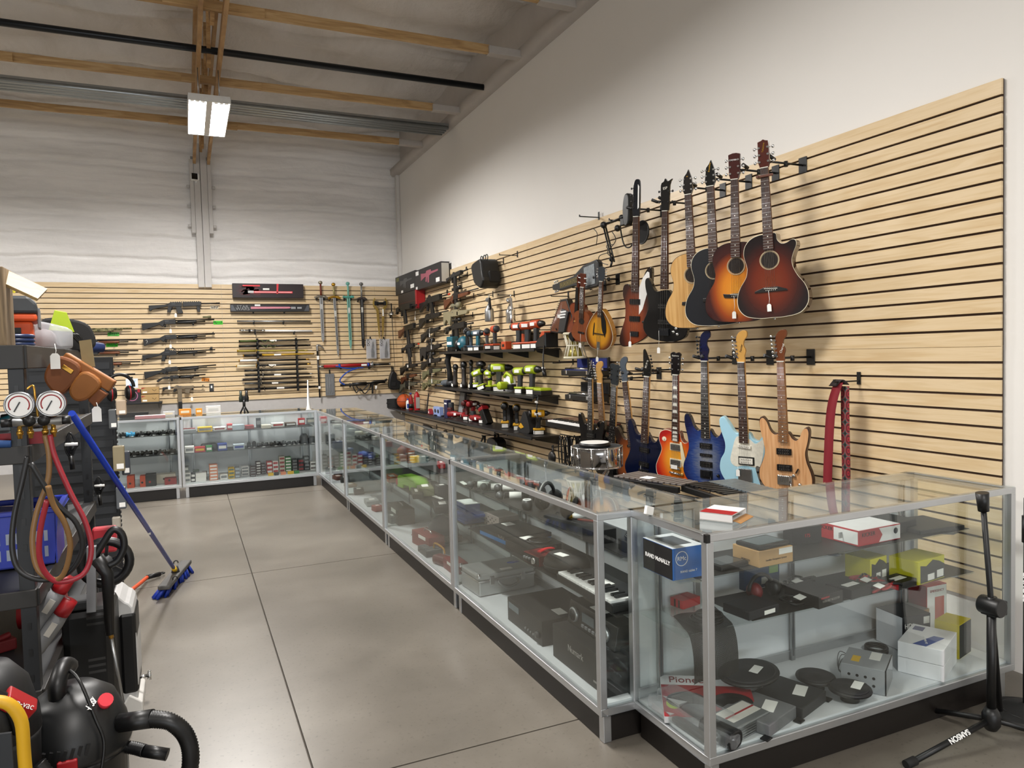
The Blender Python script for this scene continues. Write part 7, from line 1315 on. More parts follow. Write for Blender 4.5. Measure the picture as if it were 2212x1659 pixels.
o=carton('black shaving-bag shaped pouch behind the green carton on the middle shelf', 'pouch', (onY(452, 977, BY+.2).x, BY+.2, BMid+.0015), (.18, .1, .08), '191919', 0, name='pouch', bev=.02)
def scope(label, px0, px1, py, z, yv, tilt=0, col=None, group='rifle scopes in the back row', cat='scope'):
 a, b=onY(px0, py, yv), onY(px1, py, yv);L=b.x-a.x;q=col or BLK;r=T('rifle_scope', label, cat, ((a.x+b.x)/2, yv, z+.028), tilt, group)
 M().lathe([(.026, 0), (.026, L*.2), (.016, L*.28), (.016, L*.68), (.022, L*.76), (.022, L)], (-L/2, 0, 0), 'x', 14).put('tube', q, r);M().cyl((0, 0, 0), (0, 0, .03), .012).cyl((0, 0, 0), (0, -.03, 0), .012).put('turret', q, r)
 for x in(-.12, .12):M().box(x*L-.008, x*L+.008, -.018, .018, -.027, .004).put('mount_ring', q, r)
 M().bx((.05*L, -.03, -.024), (.03, .02, .002)).put('price_tag', TAGM, r)
for i, (a, b, y)in enumerate(((555, 580, 969), (583, 605, 967), (606, 618, 964))):scope(f'black scope, {ORD[i]} from left on the middle shelf of the wider back case', a, b, y, BMid, BY+.17+.0*i, .15)
for i, (px, py, w, h)in enumerate(((538, 970, .05, .06), (549, 968, .05, .07), (625, 964, .05, .04), (635, 963, .05, .04), (645, 962, .05, .04), (657, 960, .10, .12), (674, 960, .09, .08))):
 p=onY(px, py, BY+.2);o=M().lathe([(w*.45, 0), (w/2, h*.2), (w/2, h*.7), (w*.3, h)], n=12).put('red_dot_sight', BLK, None, 0, loc=(p.x, p.y, BMid+.0015));tag(o, f'small black sight, {ORD[i]} from left on the middle shelf of the wider back case', 'sight', 'small sights on the middle shelf');M().box(-.012, .012, -w/2-.012, -w/2-.002, 0, .004).put('price_tag', TAGM, o)
def stack(items, z):
 k=0
 for si, (x0, x1, yb_, n, hpx, col, fr)in enumerate(items):
  yv=BY+(.10 if yb_>1028 else .24);a, b=onY(x0, yb_, yv), onY(x1, yb_, yv);h=hpx*.0060;w=b.x-a.x;zz=z+.0015
  for j in range(n):
   ps='only one' if n==1 else('lowest', 'second', 'third', 'fourth', 'fifth')[j]if j<n-1 else 'topmost'
   lab=f'{COLN[col]} ammunition carton, {ps} of the {ORD[si]} stack from left, deck of wider back case'
   o=M().box(-w/2, w/2, 0, .10, 0, h).put('ammunition_box', mt(col, .5), None, .002, loc=((a.x+b.x)/2+(j%2)*.002, yv, zz));tag(o, lab, 'carton', 'stacked ammunition cartons on the deck');zz+=h+.0008
   if fr:M().box(-w*.4, w*.4, -.0008, .0005, h*.25, h*.75).put('label', mt(fr, .5), o)
stack([(397, 408, 1022, 3, 9, '7d7f80', 'ece9e4'), (398, 412, 1044, 2, 9, 'ece9e4', '7d7f80'), (413, 422, 1043, 2, 8, '23262a', 'ece9e4'), (423, 446, 1042, 2, 8, 'ece9e4', None), (418, 431, 1025, 3, 6, '556b5a', '7d7f80'), (437, 447, 1024, 2, 7, '4b3b30', None), (453, 471, 1038, 5, 6, 'd8825a', 'ece9e4'), (476, 492, 1035, 1, 10, 'ece9e4', '7d7f80'), (494, 507, 1036, 3, 7, 'd9b021', '556b5a'), (508, 519, 1033, 3, 7, '7d7f80', 'a9b4bd'), (522, 538, 1028, 3, 6, 'ece9e4', '7d7f80'), (541, 553, 1029, 4, 5, '3b2024', '7d7f80'), (554, 564, 1028, 5, 5, '3b2024', 'ece9e4'), (565, 574, 1027, 4, 5, '3b2024', '7d7f80'), (577, 589, 1025, 3, 8, 'b3262b', 'ece9e4'), (590, 602, 1024, 3, 8, 'ece9e4', 'b3262b'), (604, 616, 1023, 4, 8, 'c9c2b2', '8e2a2e'), (617, 630, 1022, 5, 6, '2b7a3a', 'ece9e4'), (632, 643, 1021, 4, 6, '23262a', '7d7f80'), (645, 657, 1020, 3, 8, '23262a', '8e2a2e'), (658, 669, 1019, 4, 7, '23262a', '7d7f80'), (671, 682, 1018, 2, 8, 'ece9e4', '4b3b30')], D_)
for i, (px, w, col)in enumerate(((585, .06, 'd9b021'), (597, .05, '23262a'), (612, .06, 'd8825a'), (628, .07, 'd9b021'), (641, .06, '2b7a3a'))):
 p=onY(px, 1028, BY+.07);o=M().box(-w/2, w/2, 0, .025, 0, .035).put('ammunition_box', mt(col, .5), None, .002, loc=(p.x, BY+.05, D_+.0015));tag(o, f'little {COLN[col]} carton at the front of the wider back deck, {ORD[i]} from left', 'carton', 'little cartons in the front row')
for i, (a, b, y, z, c_)in enumerate(((256, 275, 943, BUp, BLK), (272, 296, 940, BUp, mt('3f8fb8', .3)), (292, 318, 940, BUp, BLK), (318, 344, 938, BUp, BLK), (342, 362, 936, BUp, BLK), (362, 378, 934, BUp, BLK))):
 scope(('bright blue' if i==1 else 'black')+f' scope, {ORD[i]} from left on the top shelf of the left back case', a, b, y, z, BY+.2, .1, c_)
for i, (a, b, y)in enumerate(((277, 302, 990), (304, 330, 987), (333, 360, 984), (362, 380, 982))):scope(f'dark scope, {ORD[i]} from left on the middle shelf of the left back case', a, b, y, BMid, BY+.16, .1, mt('2a2622', .5))
for x0, x1, yb_, yt, col, lab in((275, 291, 1056, 1035, 'b9482e', 'orange-red carton with black symbol on the deck of the left back case'), (303, 315, 1055, 1036, 'b9482e', 'orange end of a dark carton on the deck of the left back case'), (315, 338, 1054, 1033, '23262a', 'black carton with red lettering beside the orange end'), (338, 380, 1046, 1030, 'c9c2b2', 'long cream lined carton at the back of the left back case'), (356, 382, 1050, 1039, '8e2a2e', 'dark red flat carton in the corner of the left back case')):
 yv=BY+(.06 if yb_>1048 else .2);a, b=onY(x0, yb_, yv), onY(x1, yb_, yv);o=carton(lab, 'carton', ((a.x+b.x)/2, yv+.07, D_+.0012), (b.x-a.x, .14, (yb_-yt)*.0063), col, 0);M().cyl(((b.x-a.x)*-.1, -.0712, .05), ((b.x-a.x)*-.1, -.07, .05), .012, n=12).put('symbol', BLK if col!='23262a' else RED, o)
 # nearest case: shelves at .702 and .512
u, v=.702, .512
rc=cb
o, w, d, h=rc('blue and black carton with white lettering jutting over the end of the top shelf', 'box', u, (1454, 1256), (1521, 1244), 1187, .19, '1d62b0', bev=.001, side='151314')
SD=(PI/2, 0, -PI/2)
txt(o, 'RAND McNALLY', (-w/2-.001, 0, h*.5), .0215, WHT, rot=SD, bold=.0004)
M().box(-w/2, w/2, -d/2, d/2, h, h+.0008).put('white_top', mt('dfe2e6', .4), o);M().prism(crm([(-.04, -.05), (.04, -.05), (.045, .05), (-.045, .05)], 3), 0, .0006).put('printed_tablet', mt('4c5058', .3), o, 0, loc=(0, 0, h+.0016), rot=(PI/2, 0, 0))if False else M().box(-.042, .042, -.06, .06, h+.0008, h+.0014).put('printed_tablet', mt('4c5058', .3), o)
M().torus((-w*.22, -d/2-.001, h*.66), .026, .0015, 'y', 32, 6).put('ring_logo', WHT, o);txt(o, 'RMc', (-w*.22, -d/2-.001, h*.66), .022, WHT);txt(o, 'RAND tablet 7', (0, -d/2-.001, h*.24), .012, WHT)
o, w, d, h=rc('brown cardboard carton printed with a navigation label on the top shelf', 'box', u, (1640, 1228), (1713, 1213), 1193, .14, 'b28d5c');M().box(w*.08, w*.48, -d/2-.0008, -d/2, h*.6, h*.96).put('price_sticker', TAGM, o);txt(o, 'Satellite Navigation System', (0, -d/2-.0008, h*.38), .010, mt('4a3418', .6));txt(o, 'acecoo', (-w/2-.0008, 0, h*.3), .016, mt('4a3418', .6), rot=SD)
r=T('navigation_unit', 'black navigation screen lying on the brown carton', 'tablet', o.location+Vector((0, 0, h+.001)), o.rotation_euler.z+.05);M().box(-.085, .085, -.06, .06, 0, .016).put('body', BLK, r, .006);M().box(-.07, .07, -.045, .045, .016, .017).put('screen', mt('3f4a4d', .15), r)
r=T('navigation_unit', 'black navigation screen lying flat on the shelf left of the brown carton', 'tablet', at_(1580, 1226, u), .12);M().box(-.075, .075, -.02, .09, 0, .018).put('body', BLK, r, .006);M().box(-.06, .06, -.005, .078, .018, .019).put('screen', mt('2f3334', .15), r)
rc('black carton with small red digits behind the brown carton', 'box', u, (1712, 1180), (1775, 1172), 1143, .06, '1a1617', text='175', tcol='c0242c', tsz=.02)
o, w, d, h=rc('red and white car audio carton on the top shelf', 'box', u, (1855, 1182), (1945, 1164), 1148, .20, 'b3202c', top='e4e4e6')
M().prism([(-.02*w, .004), (w*.49, .004), (w*.49, h-.004), (-.02*w, h-.004), (.06*w, h/2)], -d/2-.0008, -d/2).put('white_arrow', WHT, o);txt(o, 'KICKER', (-w*.27, -d/2-.0008, h*.68), .024, BLK);txt(o, 'KICKER', (-w/2-.0012, d*.33, h*.72), .022, BLK, rot=SD)
M().box(-w/2-.0008, -w/2, -d*.48, d*.12, h*.1, h*.9).put('side_label', WHT, o);barcode(o, (-w/2-.0012, -d*.1, h*.5), .04, .025, (PI/2, 0, PI/2));M().cyl((w*.38, -d/2-.0012, h*.6), (w*.38, -d/2-.0006, h*.6), h*.2, n=20).put('round_symbol', mt('4a4b4e', .4), o)
o, w, d, h=rc('white carton of a rear view mirror at the back left of the top shelf', 'box', u, (1484, 1180), (1546, 1170), 1145, .05, 'dcdcd8');txt(o, 'Bike Rearview Mirror', (0, -d/2-.001, h*.5), .013, DKG)
carton('flat black receiver at the back of the top shelf behind the red carton', 'device', (2.78, 2.30, u+.0012), (.34, .20, .05), '17181a', .1, name='receiver', bev=.004, sticker=('t', -.05, 0, .08, .04))
carton('thin black tray lying on the right end of the top shelf', 'device', (3.02, 2.24, u+.0012), (.26, .22, .02), '1b1c1e', -.1, name='receiver', bev=.004)
for lab, loc, s_ in(('yellow and black carton at the shelf end with its front towards the aisle', (2.88, 2.16, v+.0012), (.20, .13, .10)), ('second yellow and black carton, half hidden behind the first', (2.70, 2.27, v+.0012), (.12, .12, .10))):
 o=carton(lab, 'box', loc, s_, 'c9c21c', .12);w, d, h=s_;M().prism([(-w*.42, .004), (w*.49, .004), (w*.49, h*.62), (w*.3, h*.8), (w*.05, h*.93), (-w*.2, h*.72), (-w*.42, h*.8)], -d/2-.0008, -d/2).put('black_print', mt('2b2b2a', .5), o);M().box(w*.2, w*.45, -d/2-.0014, -d/2, h*.1, h*.42).box(-w*.15, w*.1, -d/2-.0014, -d/2, h*.08, h*.35).put('price_sticker', TAGM, o)
o, w, d, h=rc('bright red box with dark stripes on the clear end of the middle shelf', 'box', v, (1448, 1308), (1476, 1318), 1290, .10, 'b3262b');[M().box(-w/2+w*k, -w/2+w*(k+.12), -d/2-.0008, -d/2, .002, h-.002).put('stripe', BLK, o)for k in(.3, .62)]
def meshmat():
 m, nt, b, N, L=newmat('woven_mesh');tc=N('ShaderNodeTexCoord');ck=N('ShaderNodeTexBrick');ck.offset=0;ck.inputs['Scale'].default_value=42;ck.inputs['Mortar Size'].default_value=.05;ck.inputs['Brick Width'].default_value=.13;ck.inputs['Row Height'].default_value=.13
 ck.inputs['Color1'].default_value=(0, 0, 0, 1);ck.inputs['Color2'].default_value=(0, 0, 0, 1);ck.inputs['Mortar'].default_value=(1, 1, 1, 1);L(tc.outputs['UV'], ck.inputs['Vector']);L(ck.outputs['Color'], b.inputs['Alpha']);b.inputs['Base Color'].default_value=rgb('12110f');b.inputs['Roughness'].default_value=.6;return m
P0=at_(1490, 1330, v);prof=crm([(.14, .003), (.02, .003), (-.04, -.002), (-.075, -.05), (-.085, -.13), (-.08, -.16)], 5, False);vs=[];fs=[];uv=[];sl=0
for i, (y, z)in enumerate(prof):
 if i:sl+=math.hypot(y-prof[i-1][0], z-prof[i-1][1])
 for j in range(9):vs.append((j*.026+y*.35, y+.01*math.sin(j), z));uv.append((j*.026, sl))
for i in range(len(prof)-1):
 for j in range(8):a=i*9+j;fs.append((a, a+1, a+10, a+9))
m=M();m._add(vs, fs, 0, True);o=m.put('wire_mesh_sheet', meshmat(), None, 0, loc=(1.62, 2.135, v));ul=o.data.uv_layers.new();[setattr(ul.data[l.index], 'uv', uv[l.vertex_index])for l in o.data.loops];tag(o, 'dark woven mesh sheet draped over the front of the middle shelf', 'mesh sheet')
r=T('cable', 'thin black cable loop lying on the mesh sheet', 'cable', (1.76, 2.19, v+.006));[M().torus((.01*i, .004*i, .006*i), .06-.006*i, .0035, 'z', 24, 6).put('loop', BLK, r)for i in range(3)]
o, w, d, h=rc('dark blue upright carton with green and white stickers on the middle shelf', 'box', v, (1608, 1278), (1684, 1262), 1222, .06, '123a63');M().box(w*.2, w*.46, -d/2-.0008, -d/2, h*.5, h*.8).put('green_sticker', mt('8fb06a', .5), o);M().box(-w*.02, w*.2, -d/2-.0008, -d/2, h*.14, h*.4).put('price_sticker', TAGM, o)
o=carton('black disc player with a white sticker at the front of the middle shelf', 'audio device', at_(1622, 1322, v), (.17, .13, .035), '11131a', .12, name='disc_player', bev=.004);M().box(-.0, .06, -.0662, -.065, .006, .022).put('price_sticker', TAGM, o)
o=carton('black carton with silver lettering and a small red mark on the middle shelf', 'box', at_(1757, 1297, v), (.15, .16, .05), '171414', .12, text='WEB-XBT BOOSTER', tcol='8c8884', tsz=.012);M().box(-.06, -.01, -.081, -.08, .036, .042).put('red_mark', RED, o)
o=carton('black amplifier box with a cream sticker on the middle shelf', 'amplifier', at_(1832, 1282, v), (.13, .12, .04), '131314', .12, sticker=('t', .0, -.01, .08, .03), name='amplifier', bev=.003)
for lab, x, y, c_ in(('tangle of black cable with white tag left of the lettered carton', 2.22, 2.17, BLK), ('red and black jumper cables at the right of the middle shelf', 2.62, 2.20, RED), ('red wire loop in front of the yellow carton', 2.60, 2.12, RED), ('black adapter cable behind the lettered carton', 2.36, 2.32, BLK)):
 r=T('cable', lab, 'cable', (x, y, v+.004), 0, None);rr=random.Random(int(x*99))
 for i in range(5):M().tube(crm([(rr.uniform(-.09, .09), rr.uniform(-.05, .05), rr.uniform(.004, .03))for _ in range(5)], 5, True), .005, 6, closed=True).put('cable_loop', BLK if i%2 and c_ is RED else c_, r)
 M().bx((-.05, -.04, .035), (.05, .03, .002), (.2, 0, .3)).put('price_tag', TAGM, r)
carton('black flat tester with red side grips at the right end of the middle shelf', 'device', (2.74, 2.13, v+.0012), (.17, .09, .03), '1a1717', .12, side='c2222a', sticker=('t', -.02, 0, .08, .03), name='tester')
r=T('red_headset', 'black and red headset at the middle of the middle shelf', 'headphones', (2.10, 2.27, v+.002));[M().lathe([(.03, 0), (.036, .02), (.03, .035)], (s_*.05, 0, .036), 'x', 16).put('ear_cup', BLK if s_>0 else mt('6d1418', .4), r)for s_ in(-1, 1)];M().torus((0, 0, .04), .06, .008, 'y', 18, 6, a0=0, a1=PI).put('headband', BLK, r)
def car_speaker(label, px, py, R0, sx_=1.0, hgt=.07, sticker=True):
 p=at_(px, py, D_);r=T('car_speaker', label, 'speaker', p, .3, 'car speakers');M().lathe([(R0*.45, 0), (R0*.45, .03), (R0*.3, .032), (R0*.85, hgt-.012)], n=28, sx=sx_).put('magnet_and_basket', BLK, r);M().lathe([(R0, hgt-.012), (R0*1.03, hgt-.006), (R0, hgt)], n=32, sx=sx_).put('rim', mt('19191a', .5), r);M().lathe([(R0*.9, hgt), (R0*.86, hgt+.004), (R0*.4, hgt+.001), (R0*.25, hgt+.008)], n=28, sx=sx_).put('cone', mt('222224', .6), r)
 if sticker:M().bx((.02, -.02, hgt+.008), (.07, .035, .0015), (0, 0, .2)).put('price_sticker', TAGM, r)
car_speaker('big oval black car speaker with white sticker on the deck', 1618, 1504, .105, 1.3, .10);car_speaker('round black car speaker behind the other round one', 1762, 1486, .075, 1, .05, False);car_speaker('round black car speaker with white sticker in front', 1836, 1512, .078, 1, .05)
o=carton('grey steel double-height car stereo with dark screen and yellow sticker', 'car stereo', onZ(1935, 1505, D_)+Vector((0, .135, .0012)), (.18, .16, .10), '9a9da0', .55, r=.35, name='car_stereo');M().box(-.091, .091, -.085, -.08, .0, .10).put('screen', BLKG, o, .002);M().box(-.05, .01, .02, .05, .10, .1008).put('yellow_label', YEL, o);M().box(.0, .08, -.05, -.01, .10, .1008).put('price_sticker', TAGM, o);m=M();[m.cyl((-.0905, -.04+.03*i, .03+.03*j), (-.0895, -.04+.03*i, .03+.03*j), .006, n=8)for i in range(4)for j in range(2)];m.put('holes', BLK, o)
r=T('wire_harness', 'thin grey wires springing from the car stereo', 'wires', onZ(1852, 1470, D_)+Vector((0, .05, .03)));[M().tube(crm([(.04, 0, .03), (-.02, .01*i, .05+.01*i), (-.05, .0, .01), (-.02, -.02*i, -.02)], 5, False), .002, 5).put('wire', GRY, r)for i in range(3)]
for k_, lab in enumerate(('lower white car video carton on the deck', 'upper white car video carton with blue top print')):
 o=carton(lab, 'box', onZ(2062, 1472, D_)+Vector((.03, .14, .0012+k_*.066)), (.25, .17, .064), 'eeeef0', .42)
 if k_:M().prism([(-.12, -.02), (.02, -.06), (.02, -.02), (-.12, .03)], 0, .0006).put('blue_band', mt('2a4f9c', .4), o, 0, loc=(0, 0, .0648), rot=(-PI/2, 0, 0));M().box(.05, .10, .03, .07, .064, .0648).put('blue_badge', mt('1d2d6a', .4), o);txt(o, 'Car Video Player', (-.045, -.0, .0655), .014, WHT, rot=(0, 0, .35))
o, w, d, h=rc('black carton printed HD with a white side at the back of the deck', 'box', D_, (1950, 1410), (2010, 1398), 1335, .15, '17181d', side='d6d8dc');txt(o, 'HD', (-w*.3, -d/2-.001, h*.72), .03, WHT);txt(o, '1080P', (-w*.24, -d/2-.001, h*.56), .018, GRY);M().box(w*.25, w*.46, -d/2-.001, -d/2, h*.72, h*.92).put('price_sticker', TAGM, o)
o, w, d, h=rc('tall red and white emergency tool carton in the back corner of the deck', 'box', D_, (2002, 1372), (2045, 1362), 1268, .10, 'b3202a', side='8f1d24');M().box(-w*.48, w*.48, -d/2-.0008, -d/2, .004, h-.004).put('white_front', WHT, o);M().box(-w*.1, w*.35, -d/2-.002, -d/2-.0008, h*.25, h*.75).put('printed_phone', mt('c24a34', .4), o);txt(o, 'EMERGENCY', (0, -d/2-.0015, h*.88), .016, RED)
carton('yellow and black small carton at the right end of the deck', 'box', (3.06, 2.12, D_+.0012), (.13, .10, .15), 'c9b81e', .25, front='2e2d2a');carton('open brown carton with crumpled plastic behind the white cartons', 'box', (3.0, 2.32, D_+.0012), (.22, .12, .14), 'a98a62', .1, top='6b6864')
r=T('cable', 'short coil of black cable beside the HD carton', 'cable', at_(1893, 1408, D_));[M().torus((0, 0, .006+.008*i), .045, .005, 'z', 22, 6).put('cable_loop', BLK, r)for i in range(3)]
o=M().box(-.17, .17, -.12, .12, 0, .03).put('speaker_carton', mt('d9dadc', .4), None, .002, loc=at_(1550, 1545, D_)+Vector((0, .06, .02)), rot=(.22, 0, -.55));tag(o, 'red and white oval speaker carton lying tilted near the corner post', 'box');M().box(-.17, .17, -.12, .06, .03, .0308).put('red_field', mt('8f1820', .4), o)
for x in(-.08, .09):M().lathe([(.06, .031), (.06, .034), (.02, .036)], (x, -.03, 0), n=24, sx=1.25, sy=.8).put('printed_speaker', BLK, o)
txt(o, 'Pioneer', (-.06, .09, .031), .05, mt('7c1620', .4), rot=(0, 0, 0));txt(o, 'TS-902M', (.11, .10, .031), .018, BLK, rot=(0, 0, 0));M().cyl((-.13, -.05, .0308), (-.13, -.05, .032), .028, n=24).put('yellow_sticker', LIME, o)
for lab, l, s_, yw, tl in(('long clear plastic clamshell pack standing against the end glass', (1.60, 2.14, D_+.0012), (.05, .36, .05), .04, .3), ('clear plastic wrapped pack leaning on the speaker carton', (1.68, 2.17, D_+.02), (.10, .30, .05), .18, .2), ('crumpled clear plastic bag in the front corner behind the post', (1.70, 2.0, D_+.0012), (.16, .10, .05), .5, 0)):
 r=T('clear_pack', lab, 'package', l, yw, None, ry=tl*.3);w, d, h=s_;M().box(-w/2, w/2, -d/2, d/2, 0, h).put('shell', CLEAR, r, .012);M().box(-w*.4, w*.4, -d*.4, d*.1, .004, h*.5).put('grey_parts', mt('55585a', .35, .4), r, .006);M().box(-w*.42, w*.42, d*.12, d*.42, .004, h*.55).put('insert_card', mt('b9bcbe', .5), r)
r=T('car_amplifier', 'silver ridged car amplifier with paper label at the front of the deck', 'amplifier', at_(1622, 1600, D_)+Vector((.03, .07, 0)), .22);M().box(-.10, .10, -.04, .08, 0, .05).put('housing', mt('8e9193', .4, .6), r, .004);m=M();[m.box(-.10, .10, -.045, -.04, .004+i*.009, .009+i*.009)for i in range(5)];m.put('ridges', STEEL, r);M().box(-.07, .09, -.01, .07, .05, .0512).put('label', mt('d9d6cf', .5), r);M().box(-.07, .09, .02, .028, .0512, .052).put('red_line', RED, r);M().prism(crm([(-.03, 0), (.03, 0), (.035, .05), (-.02, .055)], 3), -.06, .08).put('end_cap', BLK, r, .006, loc=(-.125, 0, 0))
for lab, px, py, c_ in(('grey flat car amplifier with black fins, left of the black one', 1690, 1582, '6d6e70'), ('black flat car amplifier with mounting feet and white paper', 1758, 1545, '1c1c1e')):
 r=T('car_amplifier', lab, 'amplifier', at_(px, py, D_)+Vector((.02, .04, 0)), .32);M().box(-.10, .10, -.02, .17, 0, .045).put('housing', mt(c_, .45), r, .004);M().bx((.03, .05, .046), (.09, .045, .0015), (0, 0, .3)).put('price_sticker', TAGM, r)
 for x in(-.115, .115):M().box(x-.018, x+.018, -.03, .0, 0, .006).put('mounting_foot', BLK, r, .002)
r=T('open_carton', 'small red and white opened carton lying on top of the nearest case', 'box', onZ(1562, 1118, CASE_H+.002), .5);M().box(-.07, .07, -.06, .06, 0, .003).box(-.07, .07, -.06, .06, .026, .029).box(-.07, -.067, -.06, .06, 0, .029).box(.067, .07, -.06, .06, 0, .029).put('sleeve', mt('e9e6e2', .5), r);M().box(-.07, -.01, -.06, .06, .029, .0296).put('red_print', RED, r);M().bx((.0, -.075, .005), (.13, .03, .002), (.25, 0, 0)).put('brown_flap', mt('a97c4c', .6), r)
o=M().bx((0, 0, .016), (.05, .012, .032), (0, .3, .4)).put('key_tag', TAGM, None, .002, loc=onZ(1402, 1112, CASE_H+.001));tag(o, 'small crumpled white tag on the left corner of the nearest case', 'tag')
# microphone stands at the right
b0=onZ(2141, 1606, 0);r=T('microphone_stand', 'black tripod microphone stand with raised boom in front of the nearest case', 'microphone stand', b0);H1=zat(2148, 1310, b0)
M().cyl((0, 0, .10), (0, 0, .52), .016).put('lower_tube', BLK, r);M().cyl((0, 0, .46), (0, 0, H1), .011).cyl((0, 0, .50), (0, 0, .57), .019).put('upper_tube', BLK, r)
M().lathe([(.02, .055), (.032, .075), (.032, .115), (.02, .14)], n=18).put('leg_hub', BLK, r)
d_=[onZ(1962, 1652, .012)-b0, Vector((.32, -.14, .012)), Vector((-.02, .36, .012))]
for i, e_ in enumerate(d_):
 e_=e_*(1 if i==0 else .8);e_.z=.014
 g=M();g.cyl((0, 0, .095), tuple(e_), .011, n=10).put('leg', BLK, r);M().cyl(tuple(e_*.92+Vector((0, 0, .008))), tuple(e_*1.03), .016).put('rubber_foot', BLKM, r)
 if i==0:
  lp=Vector((0, 0, .095));ax=(e_-lp).normalized();nv=(EYE-b0-e_*.5);nv=(nv-ax*nv.dot(ax)).normalized();yv=nv.cross(ax);txt(r, 'SAMSON', tuple(lp.lerp(e_, .42)+nv*.0125), .026, WHT, rot=Matrix((ax, yv, nv)).transposed().to_euler(), bold=.0008)
tp=onY(2122, 1070, b0.y);cl=Vector((0, 0, H1));tv=tp-b0;dv=(tv-cl).normalized()
M().cyl(tuple(cl-dv*.42), tuple(tv), .010, n=10).put('boom', BLK, r);M().cyl(tuple(tv-dv*.06), tuple(tv+dv*.01), .019, .023).put('microphone_clip', BLK, r);M().cyl((-.0, -.04, H1), (0, .04, H1), .035, n=20).box(-.02, .05, -.03, .03, H1-.035, H1+.02).put('boom_clamp', BLK, r, .004);M().cyl((0, .03, H1-.02), (.05, .05, H1-.03), .02, n=8).put('clamp_knob', BLK, r)
b1=onZ(2218, 1550, 0);r=T('microphone_stand', 'black straight microphone stand on a round ridged base at the right edge', 'microphone stand', b1);M().lathe([(.135, 0), (.14, .01), (.13, .026), (.09, .034), (.03, .05), (.018, .06)], n=40).put('round_base', BLKM, r);[M().torus((0, 0, .031), .07+.022*i, .004, 'z', 36, 6).put('ridge', BLK, r)for i in range(2)];H2=zat(2206, 1075, b1);M().cyl((0, 0, .05), (0, 0, H2), .014).put('tube', BLK, r);M().cyl((0, 0, H2*.80), (0, 0, H2*.92), .02).put('grip', BLK, r)
txt(r, 'PROLINE', (-.016, -.006, H2*.60), .03, WHT, rot=(PI/2, -PI/2, rad(-50)), bold=.001)
# steel rack and floor goods at the left
RK=mt('2c2a28', .5, .2);RKD=mt('181a1d', .5)
r=T('steel_rack', 'dark steel storage rack with punched posts along the left edge', 'rack', (-.50, 2.91, 0))
for x in(-.60, 0):
 for y in(0, 1.70):
  M().box(x-.045, x, y-.004, y, 0, 1.53).box(x-.004, x, y, y+.045, 0, 1.53).put('post', RKD, r, .001)
  m=M();[m.box(x-.028, x-.016, y-.0055, y-.004, .1+i*.09, .125+i*.09)for i in range(16)];m.put('post_holes', BLK, r)
LV=(1.61, 1.27, .78, .43)
for i, z in enumerate(LV):
 h=.08 if i==0 else .06
 M().box(-.60, .004, -.012, .012, z-h, z).box(-.60, .004, 1.70, 1.72, z-h, z).box(-.012, .012, 0, 1.72, z-h, z).box(-.61, -.59, 0, 1.72, z-h, z).put('shelf_beam', RK, r, .003)
 M().box(-.59, -.01, .01, 1.70, z-.012, z-.004).put('shelf_board', mt('54493c', .7)if i<2 else DKG, r)
def obj1(name, label, cat, loc, rz=0, **k):return T(name, label, cat, loc, rz, **k)
t=LV[0]
OLD=wood('old_wood', (30, 30, 4), [(.3, '5a4a38'), (.7, '9a8464')], r=.75)
r=obj1('wooden_board', 'weathered wooden board standing at the left edge with a slanted pale plank', 'board', (-.556, 3.0, t));M().box(-.06, .0, -.02, .12, 0, .27).put('upright', OLD, r, .003);M().beam((-.12, .05, .30), (.10, .05, .18), .075, .012, up=(.25, -.6, .75)).put('slanted_plank', wood('pale_ply', (4, 30, 30), [(.3, '8f774f'), (.7, 'b0966a')]), r)
r=obj1('tool_box', 'orange toolbox with dark grey lid and steel latches on the rack top', 'toolbox', (-.66, 3.5, t), rad(8));OR2=mt('d9531f', .5)
M().box(-.10, .10, -.1, .16, 0, .105).put('body', OR2, r, .01);M().box(-.115, .115, -.115, .175, .105, .135).put('rim', OR2, r, .01);M().prism([(-.118, .135), (.118, .135), (.118, .175), (.09, .205), (-.118, .205)], -.118, .178).put('lid', mt('3a3d40', .5), r, .012)
for y in(-.05, .1):M().box(.115, .125, y-.02, y+.02, .08, .16).put('latch', GRY, r, .003)
M().box(-.04, .06, -.103, -.1, .02, .08).put('label_plate', BLK, r)
r=obj1('hose_coil', 'coil of dark blue hose in front of the orange toolbox', 'hose', (-.590, 3.27, t));[M().torus((0, 0, .01+.015*i), .062, .009, 'z', 28, 8).put('hose_loop', mt('1d2c50', .3), r)for i in range(3)]
o=M();rr=random.Random(4);vs=[]
for a, b, c in[(-.075, -.05, 0), (.06, -.06, 0), (.09, .05, .0), (-.07, .08, 0), (-.075, -.04, .13), (.02, -.05, .115), (.10, .0, .085), (-.05, .06, .13)]:vs.append((a, b, c))
fs=[(0, 1, 5, 4), (1, 2, 6, 5), (2, 3, 7, 6), (3, 0, 4, 7), (4, 5, 6, 7), (0, 3, 2, 1)];o._add(vs, fs, 0, True);o=o.put('plastic_bag', FILM, None, .015, loc=(-.545, 3.75, t));tag(o, 'crumpled clear plastic bag beside the orange toolbox on the rack', 'bag')
o=M().ball((0, 0, .045), (.05, .05, .045), 12).put('wrapped_bundle', mt('8b8486', .6), None, 0, loc=(-.565, 3.76, t));tag(o, 'grey bundle inside the clear plastic bag', 'bundle')
